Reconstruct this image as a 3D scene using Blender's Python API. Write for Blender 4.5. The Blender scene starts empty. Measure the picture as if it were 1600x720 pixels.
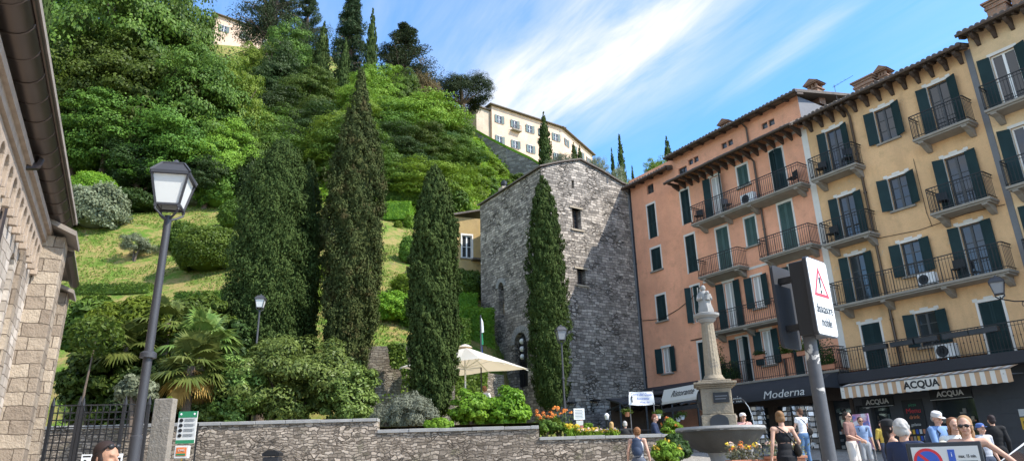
SUNE,EXPO=2.1,1.74
CLR=118
VEILS_AND_FILL=[((.20,1.60,0),(1.0,.62,1),118,.44),((.24,1.62,0),(.8,.2,1),118,.52),((.30,1.5,0),(.8,.3,1),118,.25),((.73,1.55,0),(.45,.08,1),112,.38),((0.0,1.75,0),(.6,.3,1),118,.4),
 ((-2.5,-1.5,0),(6,3.2,1),30,1.0),((-1.5,-.3,0),(2.0,1.3,1),10,.6)]  # unseen cloud banks added overhead and behind the eye to fill the facades
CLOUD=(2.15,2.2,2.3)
import bpy, bmesh, math, random
import numpy as np
from mathutils import Vector, Matrix, Euler
R = math.radians
rnd = random.Random(7)
S = bpy.context.scene
COL = S.collection
# ---------------------------------------------------------------- camera (eye at the origin; ground is 1.55 m lower)
FPX, PITCH, ROLL = 1070.0, R(18.9), R(1.57)
cF = Vector((0, math.cos(PITCH), math.sin(PITCH)))
cR0 = Vector((1, 0, 0)); cU0 = Vector((0, -math.sin(PITCH), math.cos(PITCH)))
cR = cR0*math.cos(ROLL) - cU0*math.sin(ROLL)
cU = cR0*math.sin(ROLL) + cU0*math.cos(ROLL)
def at(px, py, Y):
    v = cF + cR*((px-800)/FPX) + cU*((360-py)/FPX)
    return v*(Y/v.y)
cam = bpy.data.cameras.new('camera'); camo = bpy.data.objects.new('camera', cam); COL.objects.link(camo)
M = Matrix((cR, cU, -cF)).transposed().to_4x4()
camo.matrix_world = M
cam.sensor_width = 36; cam.lens = FPX*36/1600; cam.clip_end = 3000; cam.clip_start = 0.05
S.camera = camo
# ---------------------------------------------------------------- object helpers
def tag(o, label=None, cat=None, group=None, kind=None):
    if label: o['label'] = label
    if cat: o['category'] = cat
    if group: o['group'] = group
    if kind: o['kind'] = kind
    return o
def empty(name, loc=(0,0,0), rz=0, label=None, cat=None, group=None):
    o = bpy.data.objects.new(name, None); COL.objects.link(o)
    o.location = loc; o.rotation_euler = (0,0,rz); o.empty_display_size = .2
    return tag(o, label, cat, group)
def link_mesh(name, me, mat, parent=None):
    if mat is not None:
        for m in (mat if isinstance(mat, (list,tuple)) else [mat]): me.materials.append(m)
    o = bpy.data.objects.new(name, me); COL.objects.link(o)
    if parent is not None: o.parent = parent
    return o
def copy_tree(o, parent=None):
    c = o.copy(); COL.objects.link(c)
    if parent is not None: c.parent = parent
    for ch in list(o.children): copy_tree(ch, c)
    return c
class MB:
    def __init__(s, M=None): s.v=[]; s.f=[]; s.mi=[]; s.M=M; s.cur=0
    def add(s, vs, fs):
        n=len(s.v)
        if s.M is not None: vs=[tuple(s.M @ Vector(p)) for p in vs]
        s.v += [tuple(p) for p in vs]; s.f += [tuple(i+n for i in f) for f in fs]; s.mi += [s.cur]*len(fs)
        return s
    def box(s, x0,x1,y0,y1,z0,z1):
        return s.add([(x0,y0,z0),(x1,y0,z0),(x1,y1,z0),(x0,y1,z0),(x0,y0,z1),(x1,y0,z1),(x1,y1,z1),(x0,y1,z1)],
                     [(0,3,2,1),(4,5,6,7),(0,1,5,4),(1,2,6,5),(2,3,7,6),(3,0,4,7)])
    def obox(s, c, sz, rot=(0,0,0)):
        E=Euler(rot).to_matrix(); c=Vector(c); h=Vector(sz)/2
        vs=[c+E@Vector((a*h.x,b*h.y,d*h.z)) for d in (-1,1) for a,b in ((-1,-1),(1,-1),(1,1),(-1,1))]
        return s.add(vs,[(0,3,2,1),(4,5,6,7),(0,1,5,4),(1,2,6,5),(2,3,7,6),(3,0,4,7)])
    def bar(s, a, b, w, h=None):
        a=Vector(a); b=Vector(b); d=(b-a)
        if d.length<1e-6: return s
        d.normalize(); up=Vector((0,0,1)) if abs(d.z)<.95 else Vector((0,1,0))
        x=d.cross(up).normalized(); y=x.cross(d); h=h or w
        vs=[p+x*i*w/2+y*j*h/2 for p in (a,b) for i,j in ((-1,-1),(1,-1),(1,1),(-1,1))]
        return s.add(vs,[(0,1,2,3),(7,6,5,4),(0,4,5,1),(1,5,6,2),(2,6,7,3),(3,7,4,0)])
    def tube(s, pts, rad, seg=8, cap=True):
        pts=[Vector(p) for p in pts]; n=len(pts)
        if not isinstance(rad,(list,tuple)): rad=[rad]*n
        vs=[]; fs=[]; px=None
        for i,p in enumerate(pts):
            d=(pts[min(i+1,n-1)]-pts[max(i-1,0)])
            d=d.normalized() if d.length>1e-9 else Vector((0,0,1))
            if px is None:
                up=Vector((0,0,1)) if abs(d.z)<.9 else Vector((1,0,0)); x=d.cross(up).normalized()
            else:
                x=(px-d*px.dot(d)); x=x.normalized() if x.length>1e-6 else d.cross(Vector((1,0,0))).normalized()
            px=x; y=d.cross(x)
            for k in range(seg):
                a=2*math.pi*k/seg; vs.append(p+(x*math.cos(a)+y*math.sin(a))*rad[i])
        for i in range(n-1):
            for k in range(seg):
                k2=(k+1)%seg; fs.append((i*seg+k,i*seg+k2,(i+1)*seg+k2,(i+1)*seg+k))
        if cap: fs.append(tuple(range(seg-1,-1,-1))); fs.append(tuple((n-1)*seg+k for k in range(seg)))
        return s.add(vs,fs)
    def lathe(s, prof, c=(0,0,0), seg=24, f=None, cap=True):
        vs=[]; fs=[]; n=len(prof)
        for i,(r,z) in enumerate(prof):
            for k in range(seg):
                a=2*math.pi*k/seg; rr=r*(f(a,i) if f else 1)
                vs.append((c[0]+rr*math.cos(a),c[1]+rr*math.sin(a),c[2]+z))
        for i in range(n-1):
            for k in range(seg):
                k2=(k+1)%seg; fs.append((i*seg+k,i*seg+k2,(i+1)*seg+k2,(i+1)*seg+k))
        if cap: fs.append(tuple(range(seg-1,-1,-1))); fs.append(tuple((n-1)*seg+k for k in range(seg)))
        return s.add(vs,fs)
    def ell(s, c, r, seg=14, rings=9):
        vs=[]; fs=[]
        for i in range(rings+1):
            t=math.pi*i/rings
            for k in range(seg):
                a=2*math.pi*k/seg
                vs.append((c[0]+r[0]*math.sin(t)*math.cos(a),c[1]+r[1]*math.sin(t)*math.sin(a),c[2]-r[2]*math.cos(t)))
        for i in range(rings):
            for k in range(seg):
                k2=(k+1)%seg; fs.append((i*seg+k,i*seg+k2,(i+1)*seg+k2,(i+1)*seg+k))
        return s.add(vs,fs)
    def prism(s, poly, fn, d0, d1):
        """poly: 2-D outline; fn(a,b,d) -> xyz; from depth d0 to d1"""
        n=len(poly); vs=[fn(a,b,d0) for a,b in poly]+[fn(a,b,d1) for a,b in poly]
        fs=[tuple(range(n)),tuple(range(2*n-1,n-1,-1))]+[(i,(i+1)%n,n+(i+1)%n,n+i) for i in range(n)]
        return s.add(vs,fs)
    def quad(s,*p): return s.add(p,[tuple(range(len(p)))])
    def build(s, name, mat, parent=None, smooth=False, bevel=0, autosmooth=True, fix=True):
        me=bpy.data.meshes.new(name); me.from_pydata(s.v,[],s.f)
        if len(set(s.mi))>1: me.polygons.foreach_set('material_index', s.mi)
        if fix:
            bm=bmesh.new(); bm.from_mesh(me); 
            bmesh.ops.recalc_face_normals(bm,faces=bm.faces); bm.to_mesh(me); bm.free()
        if smooth:
            me.polygons.foreach_set('use_smooth',[True]*len(me.polygons))
            if autosmooth: me.set_sharp_from_angle(angle=R(42))
        me.update()
        o=link_mesh(name,me,mat,parent)
        if bevel:
            b=o.modifiers.new('bevel','BEVEL'); b.width=bevel; b.segments=2; b.limit_method='ANGLE'
        return o
def xz(a,b,d): return (a,d,b)
def yz(a,b,d): return (d,a,b)
def xy(a,b,d): return (a,b,d)
def text_mesh(body, size, mat, parent, M4, name='lettering', extrude=.004, shear=0, align='CENTER', bold=0, width=1.0):
    cu=bpy.data.curves.new('t','FONT'); cu.body=body; cu.size=size; cu.extrude=extrude; cu.shear=shear
    cu.align_x=align; cu.align_y='CENTER'; cu.offset=bold; cu.resolution_u=3
    to=bpy.data.objects.new('t',cu); COL.objects.link(to)
    dg=bpy.context.evaluated_depsgraph_get(); dg.update()
    me=bpy.data.meshes.new_from_object(to.evaluated_get(dg)); bpy.data.objects.remove(to)
    me.transform(Matrix.Diagonal((width,1,1,1))); me.transform(M4); me.materials.clear()
    return link_mesh(name,me,mat,parent)
def Mpl(loc, xdir, up=(0,0,1)):
    """matrix putting text: x along xdir, y along up"""
    x=Vector(xdir).normalized(); y=Vector(up); y=(y-x*y.dot(x)).normalized(); z=x.cross(y)
    m=Matrix((x,y,z)).transposed().to_4x4(); m.translation=Vector(loc); return m
# ---------------------------------------------------------------- materials
class NT:
    def __init__(s,name):
        s.m=bpy.data.materials.new(name); s.m.use_nodes=True; s.t=s.m.node_tree; s.t.nodes.clear()
        s.out=s.n('ShaderNodeOutputMaterial')
    def n(s,typ,inp=None,**kw):
        nd=s.t.nodes.new(typ)
        for k,v in kw.items(): setattr(nd,k,v)
        for k,v in (inp or {}).items(): s.set(nd,k,v)
        return nd
    def set(s,nd,k,v):
        sock=nd.inputs[k]
        if isinstance(v,bpy.types.NodeSocket): s.t.links.new(v,sock)
        elif isinstance(v,bpy.types.Node): s.t.links.new(v.outputs[0],sock)
        else:
            if isinstance(v,(tuple,list)) and sock.type=='RGBA' and len(v)==3: v=(*v,1)
            sock.default_value=v
    def ramp(s,fac,stops):
        r=s.n('ShaderNodeValToRGB',{0:fac}); e=r.color_ramp.elements
        while len(e)<len(stops): e.new(.5)
        for el,(p,c) in zip(e,stops):
            el.position=p; el.color=(c,c,c,1) if not isinstance(c,(tuple,list)) else (*c,1)
        return r
    def mix(s,fac,a,b,mode='MIX'):
        m=s.n('ShaderNodeMix',data_type='RGBA',blend_type=mode)
        s.set(m,0,fac); s.set(m,6,a); s.set(m,7,b); return m.outputs[2]
    def noise(s,co,scale,detail=4,rough=.55,dist=0):
        nd=s.n('ShaderNodeTexNoise',{'Scale':scale,'Detail':detail,'Roughness':rough,'Distortion':dist})
        if co is not None: s.set(nd,'Vector',co)
        return nd
    def math(s,op,a,b=0.5,c=None):
        nd=s.n('ShaderNodeMath',operation=op); s.set(nd,0,a); s.set(nd,1,b)
        if c is not None: s.set(nd,2,c)
        return nd.outputs[0]
    def bsdf(s,col,rough=.8,bump=None,bstr=.3,bdist=.02,metal=0,spec=.5,**kw):
        b=s.n('ShaderNodeBsdfPrincipled'); s.set(b,'Base Color',col); s.set(b,'Roughness',rough); s.set(b,'Metallic',metal)
        s.set(b,'Specular IOR Level',spec)
        for k,v in kw.items(): s.set(b,k,v)
        if bump is not None:
            bp=s.n('ShaderNodeBump',{'Strength':bstr,'Distance':bdist,'Height':bump}); s.set(b,'Normal',bp)
        return b
    def end(s,sh): s.t.links.new(sh.outputs[0],s.out.inputs[0]); return s.m
    def obj(s): return s.n('ShaderNodeTexCoord').outputs['Object']
    def wall(s):
        sp=s.n('ShaderNodeSeparateXYZ',{0:s.obj()})
        a=s.math('ADD',sp.outputs[0],sp.outputs[1])
        return s.n('ShaderNodeCombineXYZ',{0:a,1:sp.outputs[2],2:0.0}).outputs[0]
def simple(name,col,rough=.6,metal=0,var=.15,scale=6,bump=.1,spec=.5):
    t=NT(name); co=t.obj(); n=t.noise(co,scale,5)
    c=t.mix(n.outputs[0],tuple(x*(1-var) for x in col),tuple(min(1,x*(1+var)) for x in col))
    n2=t.noise(co,scale*9,3)
    return t.end(t.bsdf(c,rough,n2.outputs[0],bump,.01,metal,spec))
def plain(name,col,rough=.5,metal=0,spec=.5,**kw):
    t=NT(name); return t.end(t.bsdf(col,rough,metal=metal,spec=spec,**kw))
def plaster(name,col,stain,patch,pw=.62):
    t=NT(name); co=t.obj(); w=t.wall()
    n1=t.noise(co,.45,6,.6); n2=t.noise(co,2.2,6,.65); n3=t.noise(co,14,4,.6)
    sp=t.n('ShaderNodeVectorMath',{0:w,1:(1.6,.22,1)},operation='MULTIPLY'); n4=t.noise(sp.outputs[0],1.3,5,.6)
    c=t.mix(t.ramp(n1.outputs[0],[(.38,0),(.62,1)]),tuple(x*.86 for x in col),tuple(min(1,x*1.08) for x in col))
    c=t.mix(t.math('MULTIPLY',t.ramp(n4.outputs[0],[(.46,0),(.70,1)]),.75),c,stain)
    n6=t.noise(co,5.5,6,.75); c=t.mix(t.math('MULTIPLY',t.ramp(n6.outputs[0],[(.57,0),(.66,1)]),.30),c,tuple(x*.55 for x in col))
    c=t.mix(t.math('MULTIPLY',t.ramp(n2.outputs[0],[(.52,0),(.68,1)]),.5),c,tuple(x*.66 for x in col))
    n5=t.noise(co,1.1,7,.7,.6)
    c=t.mix(t.ramp(n5.outputs[0],[(pw,0),(pw+.02,1)]),c,patch)
    n7=t.noise(co,22,5,.75); c=t.mix(t.ramp(n7.outputs[0],[(.35,.35),(.6,0)]),c,tuple(x*.62 for x in col))
    h=t.math('ADD',n3.outputs[0],t.math('MULTIPLY',n2.outputs[0],1.2))
    return t.end(t.bsdf(c,.92,h,.8,.03,spec=.2))
def rubble(name,dark,light,mortar,cell=(.46,.2),warp=.09,moss=None,bdist=.05,rnd_=.85,gap=(.012,.05),patchy=.5):
    """irregular coursed stone: stretched cells with mortar gaps"""
    t=NT(name); co=t.wall(); ob=t.obj()
    wn=t.noise(co,1.9,3); wv=t.n('ShaderNodeVectorMath',{0:wn.outputs['Color'],1:(.5,.5,.5)},operation='SUBTRACT')
    wv=t.n('ShaderNodeVectorMath',{0:wv.outputs[0],'Scale':warp*2},operation='SCALE')
    c2=t.n('ShaderNodeVectorMath',{0:co,1:wv.outputs[0]},operation='ADD').outputs[0]
    br=t.n('ShaderNodeTexBrick',{'Vector':c2,'Scale':1.0,'Color1':(0,0,0),'Color2':(1,1,1),'Mortar':(.5,.5,.5),
        'Mortar Size':gap[0],'Mortar Smooth':.35,'Bias':0.0,'Brick Width':cell[0],'Row Height':cell[1]})
    br.offset=.5; br.offset_frequency=2; br.squash=.62; br.squash_frequency=3
    vs=t.n('ShaderNodeVectorMath',{0:c2,1:(1/cell[0]*1.25,1/cell[1]*1.25,1)},operation='MULTIPLY').outputs[0]
    vo=t.n('ShaderNodeTexVoronoi',{'Vector':vs,'Scale':1.0,'Randomness':rnd_},feature='F1')
    ve=t.n('ShaderNodeTexVoronoi',{'Vector':vs,'Scale':1.0,'Randomness':rnd_},feature='DISTANCE_TO_EDGE')
    sel=t.ramp(t.noise(co,.9,3).outputs[0],[(patchy-.04,0),(patchy+.04,1)])
    vr=t.n('ShaderNodeSeparateColor',{0:vo.outputs['Color']}).outputs[0]
    br1=t.n('ShaderNodeSeparateColor',{0:br.outputs['Color']}).outputs[0]
    rv=t.mix(sel,vr,br1)
    edge=t.ramp(ve.outputs[0],[(gap[1]*.4,1),(gap[1]*2.2,0)])
    mask=t.mix(sel,edge.outputs[0],br.outputs['Fac'])
    n1=t.noise(ob,7,6,.65); n2=t.noise(ob,.55,5,.6); n3=t.noise(ob,30,3,.6)
    rv2=t.math('ADD',t.math('MULTIPLY',rv,.62),t.math('MULTIPLY',n1.outputs[0],.42))
    mid=tuple((a*.55+b*.45) for a,b in zip(dark,light))
    c=t.ramp(rv2,[(.18,dark),(.5,mid),(.85,light)]).outputs[0]
    c=t.mix(t.math('MULTIPLY',t.ramp(n2.outputs[0],[(.42,0),(.66,1)]),.4),c,tuple(x*.6 for x in dark))
    if moss:
        nm=t.noise(ob,1.4,7,.72); c=t.mix(t.math('MULTIPLY',t.ramp(nm.outputs[0],[(.56,0),(.68,1)]),.75),c,moss)
    c=t.mix(mask,c,mortar)
    h=t.math('SUBTRACT',t.math('ADD',t.math('MULTIPLY',rv,.35),t.math('MULTIPLY',t.math('ADD',n1.outputs[0],t.math('MULTIPLY',n3.outputs[0],.5)),.45)),t.math('MULTIPLY',mask,.9))
    return t.end(t.bsdf(c,.95,h,.9,bdist,spec=.15))
def leafmat(name,dark,light,trans=.3,rough=.55,scale=.6,patch=None):
    vr=.25 if ('cyp' in name or 'lavender' in name) else 1.0
    t=NT(name); co=t.obj()
    g=t.n('ShaderNodeNewGeometry'); oi=t.n('ShaderNodeObjectInfo')
    n=t.noise(co,scale,3); n2=t.ramp(n.outputs[0],[(.35,0),(.65,1)])
    f=t.math('ADD',t.math('MULTIPLY',g.outputs['Random Per Island'],.55),t.math('MULTIPLY',n2.outputs[0],.45))
    c=t.mix(f,dark,light)
    if patch:
        n3=t.noise(co,scale*1.7,3); c=t.mix(t.math('MULTIPLY',t.ramp(n3.outputs[0],[(.55,0),(.7,1)]),.7),c,patch)
    hs=t.n('ShaderNodeHueSaturation',{'Hue':t.math('MULTIPLY_ADD',oi.outputs['Random'],.045*vr,.495-.0225*vr),'Value':t.math('MULTIPLY_ADD',oi.outputs['Random'],.75*vr,1-.38*vr),'Color':c})
    b=t.bsdf(hs.outputs[0],rough,spec=.2)
    tr=t.n('ShaderNodeBsdfTranslucent',{'Color':t.mix(.5,hs.outputs[0],light)})
    return t.end(t.n('ShaderNodeMixShader',{0:trans,1:b,2:tr}))
MT={}
def m(k): return MT[k]
MT['tower']=rubble('tower_stone',(.165,.145,.125),(.56,.49,.41),(.085,.075,.062),(.40,.165),.12,bdist=.07,patchy=.46)
MT['gardenwall']=rubble('garden_wall_stone',(.15,.12,.09),(.56,.46,.36),(.12,.10,.08),(.25,.088),.2,moss=(.12,.115,.06),bdist=.06,patchy=.46)
MT['retaining']=rubble('retaining_stone',(.16,.13,.10),(.46,.4,.32),(.14,.12,.10),(.30,.11),.12,moss=(.09,.12,.04),bdist=.05,patchy=.38)
MT['cliffwall']=rubble('old_wall_stone',(.17,.155,.14),(.40,.37,.33),(.14,.13,.12),(.6,.3),.1,bdist=.06,patchy=.4)
MT['ashlar']=rubble('church_stone',(.30,.25,.20),(.66,.58,.49),(.20,.165,.13),(.40,.165),.06,bdist=.05,patchy=.34,gap=(.008,.03))
MT['corbel']=simple('corbel_stone',(.36,.28,.21),.9,var=.4,scale=6,bump=.8)
MT['buttress']=rubble('buttress_stone',(.23,.18,.135),(.47,.385,.29),(.13,.10,.075),(.46,.24),.05,bdist=.09,patchy=.3,gap=(.008,.04))
MT['pillar']=plaster('pillar_plaster',(.27,.24,.20),(.26,.24,.2),(.30,.27,.23),.55)
MT['slate']=simple('slate',(.26,.22,.18),.9,var=.35,scale=3,bump=.5)
MT['pale_stone']=simple('pale_stone',(.36,.30,.22),.85,var=.3,scale=5,bump=.5)
MT['old_stone']=plaster('old_limestone',(.34,.28,.20),(.13,.12,.10),(.22,.19,.15),.55)
MT['grey_stone']=simple('grey_stone',(.30,.29,.27),.9,var=.35,scale=4,bump=.6)
MT['darkmetal']=simple('dark_metal',(.035,.036,.04),.45,.3,var=.2)
MT['lamppost']=simple('lamp_post_paint',(.040,.040,.045),.55,.0,var=.2)
MT['iron']=simple('iron',(.022,.023,.025),.5,.4,var=.2)
MT['copper']=simple('brown_gutter_metal',(.10,.075,.06),.38,.75,var=.25,scale=2,bump=.05)
MT['pink']=plaster('pink_plaster',(.89,.43,.265),(.74,.37,.235),(.62,.40,.28),.69)
MT['yellow']=plaster('yellow_plaster',(.78,.495,.26),(.62,.39,.21),(.60,.45,.30),.66)
MT['cream']=plaster('cream_plaster',(.84,.60,.35),(.74,.53,.32),(.7,.52,.34),.72)
MT['villa']=plaster('villa_plaster',(.72,.52,.38),(.62,.48,.37),(.6,.5,.4),.75)
MT['ochre']=plaster('ochre_plaster',(.50,.35,.15),(.38,.27,.14),(.35,.27,.18),.66)
MT['villa_shade']=plaster('villa_shaded_plaster',(.55,.45,.34),(.45,.37,.28),(.4,.35,.28),.72)  # darker copy of the villa plaster, shade painted into its colour
MT['trim']=simple('white_trim',(.70,.66,.60),.85,var=.12,scale=3,bump=.2)
MT['whiteframe']=plain('white_frame_paint',(.78,.77,.74),.4)
MT['darkframe']=plain('dark_frame_paint',(.05,.05,.05),.45)
MT['shutter']=simple('dark_green_shutter',(.014,.034,.036),.65,var=.45,scale=2,spec=.2)
MT['shutter_mid']=simple('weathered_green_shutter',(.05,.10,.09),.6,var=.3,scale=2)
MT['shutter_grey']=simple('grey_green_shutter',(.10,.14,.13),.6,var=.3,scale=2)
MT['glass']=plain('window_glass',(.03,.035,.04),.04,spec=.9)
MT['curtain']=plain('curtain_behind_glass',(.50,.48,.45),.12,spec=.8)
MT['concrete']=simple('balcony_stone',(.27,.24,.20),.9,var=.3,scale=3,bump=.4)
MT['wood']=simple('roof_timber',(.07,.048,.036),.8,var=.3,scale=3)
MT['tile']=simple('roof_tile',(.24,.14,.09),.9,var=.45,scale=4,bump=.5)
MT['darktile']=simple('old_roof_tile',(.13,.105,.085),.9,var=.45,scale=4,bump=.5)
MT['brick']=rubble('chimney_brick',(.30,.15,.09),(.48,.27,.18),(.3,.25,.2),(.25,.08),.01,bdist=.01,patchy=.1)
MT['lead']=simple('lead_sheet',(.16,.16,.165),.6,.3,var=.2)
MT['charcoal']=simple('charcoal_shopfront',(.055,.055,.058),.6,var=.2)
MT['awning_dark']=simple('charcoal_awning_fabric',(.030,.031,.036),.85,var=.25,scale=1.5)
MT['black']=plain('black',(.012,.012,.013),.5)
MT['white']=plain('white_paint',(.80,.80,.79),.45)
MT['offwhite']=plain('off_white_print',(.62,.61,.57),.6)
MT['red']=plain('sign_red',(.62,.02,.03),.4)
MT['blue']=plain('sign_blue',(.03,.09,.42),.4)
MT['green']=plain('sign_green',(.03,.22,.10),.4)
MT['orange']=plain('aed_orange',(.75,.20,.06),.4)
MT['yellowp']=plain('yellow_plastic',(.68,.40,.03),.4)
MT['terracotta']=simple('terracotta',(.48,.20,.11),.8,var=.2)
MT['wetstone']=simple('wet_dark_stone',(.065,.06,.05),.75,var=.5,scale=3,bump=.6)
MT['darkglass']=plain('dusty_lamp_glass',(.22,.23,.24),.15,spec=.7)
MT['water']=plain('water',(.6,.65,.68),.05,spec=.8,Alpha=.6)
MT['lampglass']=plain('frosted_lamp_glass',(.66,.66,.62),.35,spec=.6)
MT['bark']=simple('bark',(.13,.095,.07),.9,var=.4,scale=8,bump=.8)
MT['palebark']=simple('pale_bark',(.24,.18,.13),.9,var=.4,scale=8,bump=.8)
MT['L_forest']=leafmat('forest_leaf',(.038,.082,.012),(.125,.205,.026),.24)
MT['L_lime']=leafmat('lime_leaf',(.085,.155,.012),(.22,.31,.032),.28)
MT['L_deep']=leafmat('deep_leaf',(.022,.052,.014),(.06,.11,.024),.25)
MT['L_cyp']=leafmat('cypress_leaf',(.026,.050,.011),(.078,.116,.028),.16,.9,1.0)
MT['L_cypb']=leafmat('brown_cypress_leaf',(.028,.046,.012),(.088,.108,.030),.12,.85,1.0,patch=(.095,.070,.026))
MT['L_pine']=leafmat('pine_needle',(.020,.042,.016),(.06,.085,.034),.15,.8)
MT['L_olive']=leafmat('olive_leaf',(.12,.145,.075),(.28,.31,.19),.25,.5)
MT['L_hedge']=leafmat('clipped_leaf',(.045,.10,.014),(.16,.25,.03),.25,.5,1.5)
MT['L_bright']=leafmat('bright_leaf',(.08,.19,.015),(.24,.38,.035),.35,.45,1.2)
MT['L_laurel']=leafmat('laurel_leaf',(.06,.105,.018),(.22,.30,.07),.22,.45,1.0)
MT['L_grey']=leafmat('lavender_leaf',(.11,.12,.08),(.26,.27,.20),.2,.9,2)
MT['L_palm']=leafmat('palm_leaf',(.06,.12,.02),(.22,.27,.07),.25,.4,1.2)
MT['L_dead']=leafmat('dead_palm_leaf',(.22,.11,.03),(.46,.27,.09),.2,.7,2)
MT['L_brown']=leafmat('reddish_brown_leaf',(.10,.09,.03),(.24,.19,.07),.3,.6,1)
MT['F_orange']=leafmat('orange_petal',(.65,.14,.04),(.85,.32,.09),.3,.5,3)
MT['F_yellow']=leafmat('yellow_petal',(.75,.48,.02),(.85,.68,.10),.3,.5,3)
MT['F_pink']=leafmat('pale_petal',(.55,.25,.25),(.75,.66,.55),.3,.5,3)
# ---------------------------------------------------------------- terrain
def lerp(x,xs,ys): return float(np.interp(x,xs,ys))
def zg(x,y):
    """piazza level: rises away from the eye and falls towards the right"""
    return lerp(y,[-20,0,6,12,22,40,60],[-2.6,-1.6,-1.33,-.64,.12,1.42,1.5]) - .035*min(max(x,0),30)
def vnoise(x,y,s=1.0,seed=0):
    x*=s; y*=s; xi=math.floor(x); yi=math.floor(y); fx=x-xi; fy=y-yi; fx=fx*fx*(3-2*fx); fy=fy*fy*(3-2*fy)
    def h(a,b):
        n=(a*374761393+b*668265263+seed*1274126177)&0xffffffff; n=((n^(n>>13))*1274126177)&0xffffffff
        return ((n^(n>>16))&0xffff)/65535
    return (h(xi,yi)*(1-fx)+h(xi+1,yi)*fx)*(1-fy)+(h(xi,yi+1)*(1-fx)+h(xi+1,yi+1)*fx)*fy
XST=at(842,670,21.4).x+.02
def hill(x,y):
    if x<=XST: terr=1.22
    else: terr=lerp(y,[22,36.6],[.72,1.45])
    if x<-8: terr=1.25
    s0=lerp(x,[-9,-5,-1,1.5],[29.5,31.5,36,42]); s1=s0+3.6
    z0=lerp(x,[-9,0,8],[5.2,6.2,9.0])
    k=lerp(x,[-95,-60,-25,-2,17,30,60],[.92,.87,.73,.63,.56,.50,.30])
    if y<=s0: z=terr+max(0,(y-26))*.03
    elif y<s1:
        f=(y-s0)/(s1-s0); f=f*f*(3-2*f); z=terr+(z0-terr)*f
    else: z=z0+(min(y,150)-s1)*k+ (max(0,y-150))*.03
    if y>s1+2: z+=(vnoise(x,y,.12)-.5)*1.6*min(1,(y-s1)/14)
    return z
# ground sheet to the horizon
def grid_mesh(name,xs,ys,fz,mat,smooth=True,uvskip=None):
    vs=[(x,y,fz(x,y)) for y in ys for x in xs]; n=len(xs)
    fs=[(j*n+i,j*n+i+1,(j+1)*n+i+1,(j+1)*n+i) for j in range(len(ys)-1) for i in range(n-1) if not(uvskip and uvskip((xs[i]+xs[i+1])/2,(ys[j]+ys[j+1])/2))]
    me=bpy.data.meshes.new(name); me.from_pydata(vs,[],fs)
    me.polygons.foreach_set('use_smooth',[smooth]*len(fs)); me.update()
    return link_mesh(name,me,mat)
t=NT('cobbles'); co=t.obj()
vo=t.n('ShaderNodeTexVoronoi',{'Vector':co,'Scale':9.0},feature='DISTANCE_TO_EDGE'); vc=t.n('ShaderNodeTexVoronoi',{'Vector':co,'Scale':9.0})
n=t.noise(co,.6,5); rc=t.n('ShaderNodeSeparateColor',{0:vc.outputs['Color']}).outputs[0]
c=t.mix(t.math('ADD',t.math('MULTIPLY',rc,.5),t.math('MULTIPLY',n.outputs[0],.5)),(.20,.18,.155),(.46,.43,.38))
ed=t.ramp(vo.outputs[0],[(.0,1),(.07,0)]); c=t.mix(ed,c,(.14,.125,.11))
MT['cobbles']=t.end(t.bsdf(c,.85,t.math('SUBTRACT',1.0,ed.outputs[0]),.6,.02,spec=.25))
xs=[-900,-400,-150,-60,-30,-20]+[i*1.0 for i in range(-15,41)]+[50,80,150,400,900]
ys=[-900,-300,-80,-20,-10,-5]+[i*1.0 for i in range(-2,42)]+[50,60,100,200,400,900]
tag(grid_mesh('ground',xs,ys,zg,MT['cobbles']),kind='structure')
t=NT('hillside'); co=t.obj()
n1=t.noise(co,.16,6,.6); n2=t.noise(co,.55,6,.7); n3=t.noise(co,9,5,.7); n4=t.noise(co,.9,5,.65)
c=t.mix(n3.outputs[0],(.055,.12,.016),(.15,.24,.035))
n5=t.noise(co,2.6,6,.75)
c=t.mix(t.ramp(t.math('ADD',t.math('MULTIPLY',n2.outputs[0],.5),t.math('MULTIPLY',n5.outputs[0],.5)),[(.45,0),(.56,1)]),c,t.mix(n3.outputs[0],(.19,.155,.05),(.40,.30,.12)))
c=t.mix(t.math('MULTIPLY',t.ramp(n4.outputs[0],[(.60,0),(.68,1)]),.6),c,(.23,.16,.10))
MT['lawn']=t.end(t.bsdf(c,.95,n3.outputs[0],.8,.12,spec=.1))
xs=[-260,-210,-170]+[-140+i*2 for i in range(0,40)]+[-60+i*1.2 for i in range(0,51)]+[XST,XST+.001,1.6,2.5,4.0]
ys=[21.75,23,25]+[26+i*1.0 for i in range(0,44)]+[70+i*2.5 for i in range(0,33)]+[160,180,220,300]
def hz(x,y):
    return hill(x,y)
tag(grid_mesh('hillside',xs,ys,hz,MT['lawn']),kind='structure')
xs=[4.0,8,14,20,26,32,40,50,70,100,150]; ys=[56+i*4 for i in range(0,26)]+[170,220,300]
tag(grid_mesh('hillside_slope',xs,ys,hill,MT['lawn']),kind='structure')
xs=[4.0,5,6.5,8,10]; ys=[44,46,49,52,56]
tag(grid_mesh('hillside_bank',xs,ys,hill,MT['lawn']),kind='structure')
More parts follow.
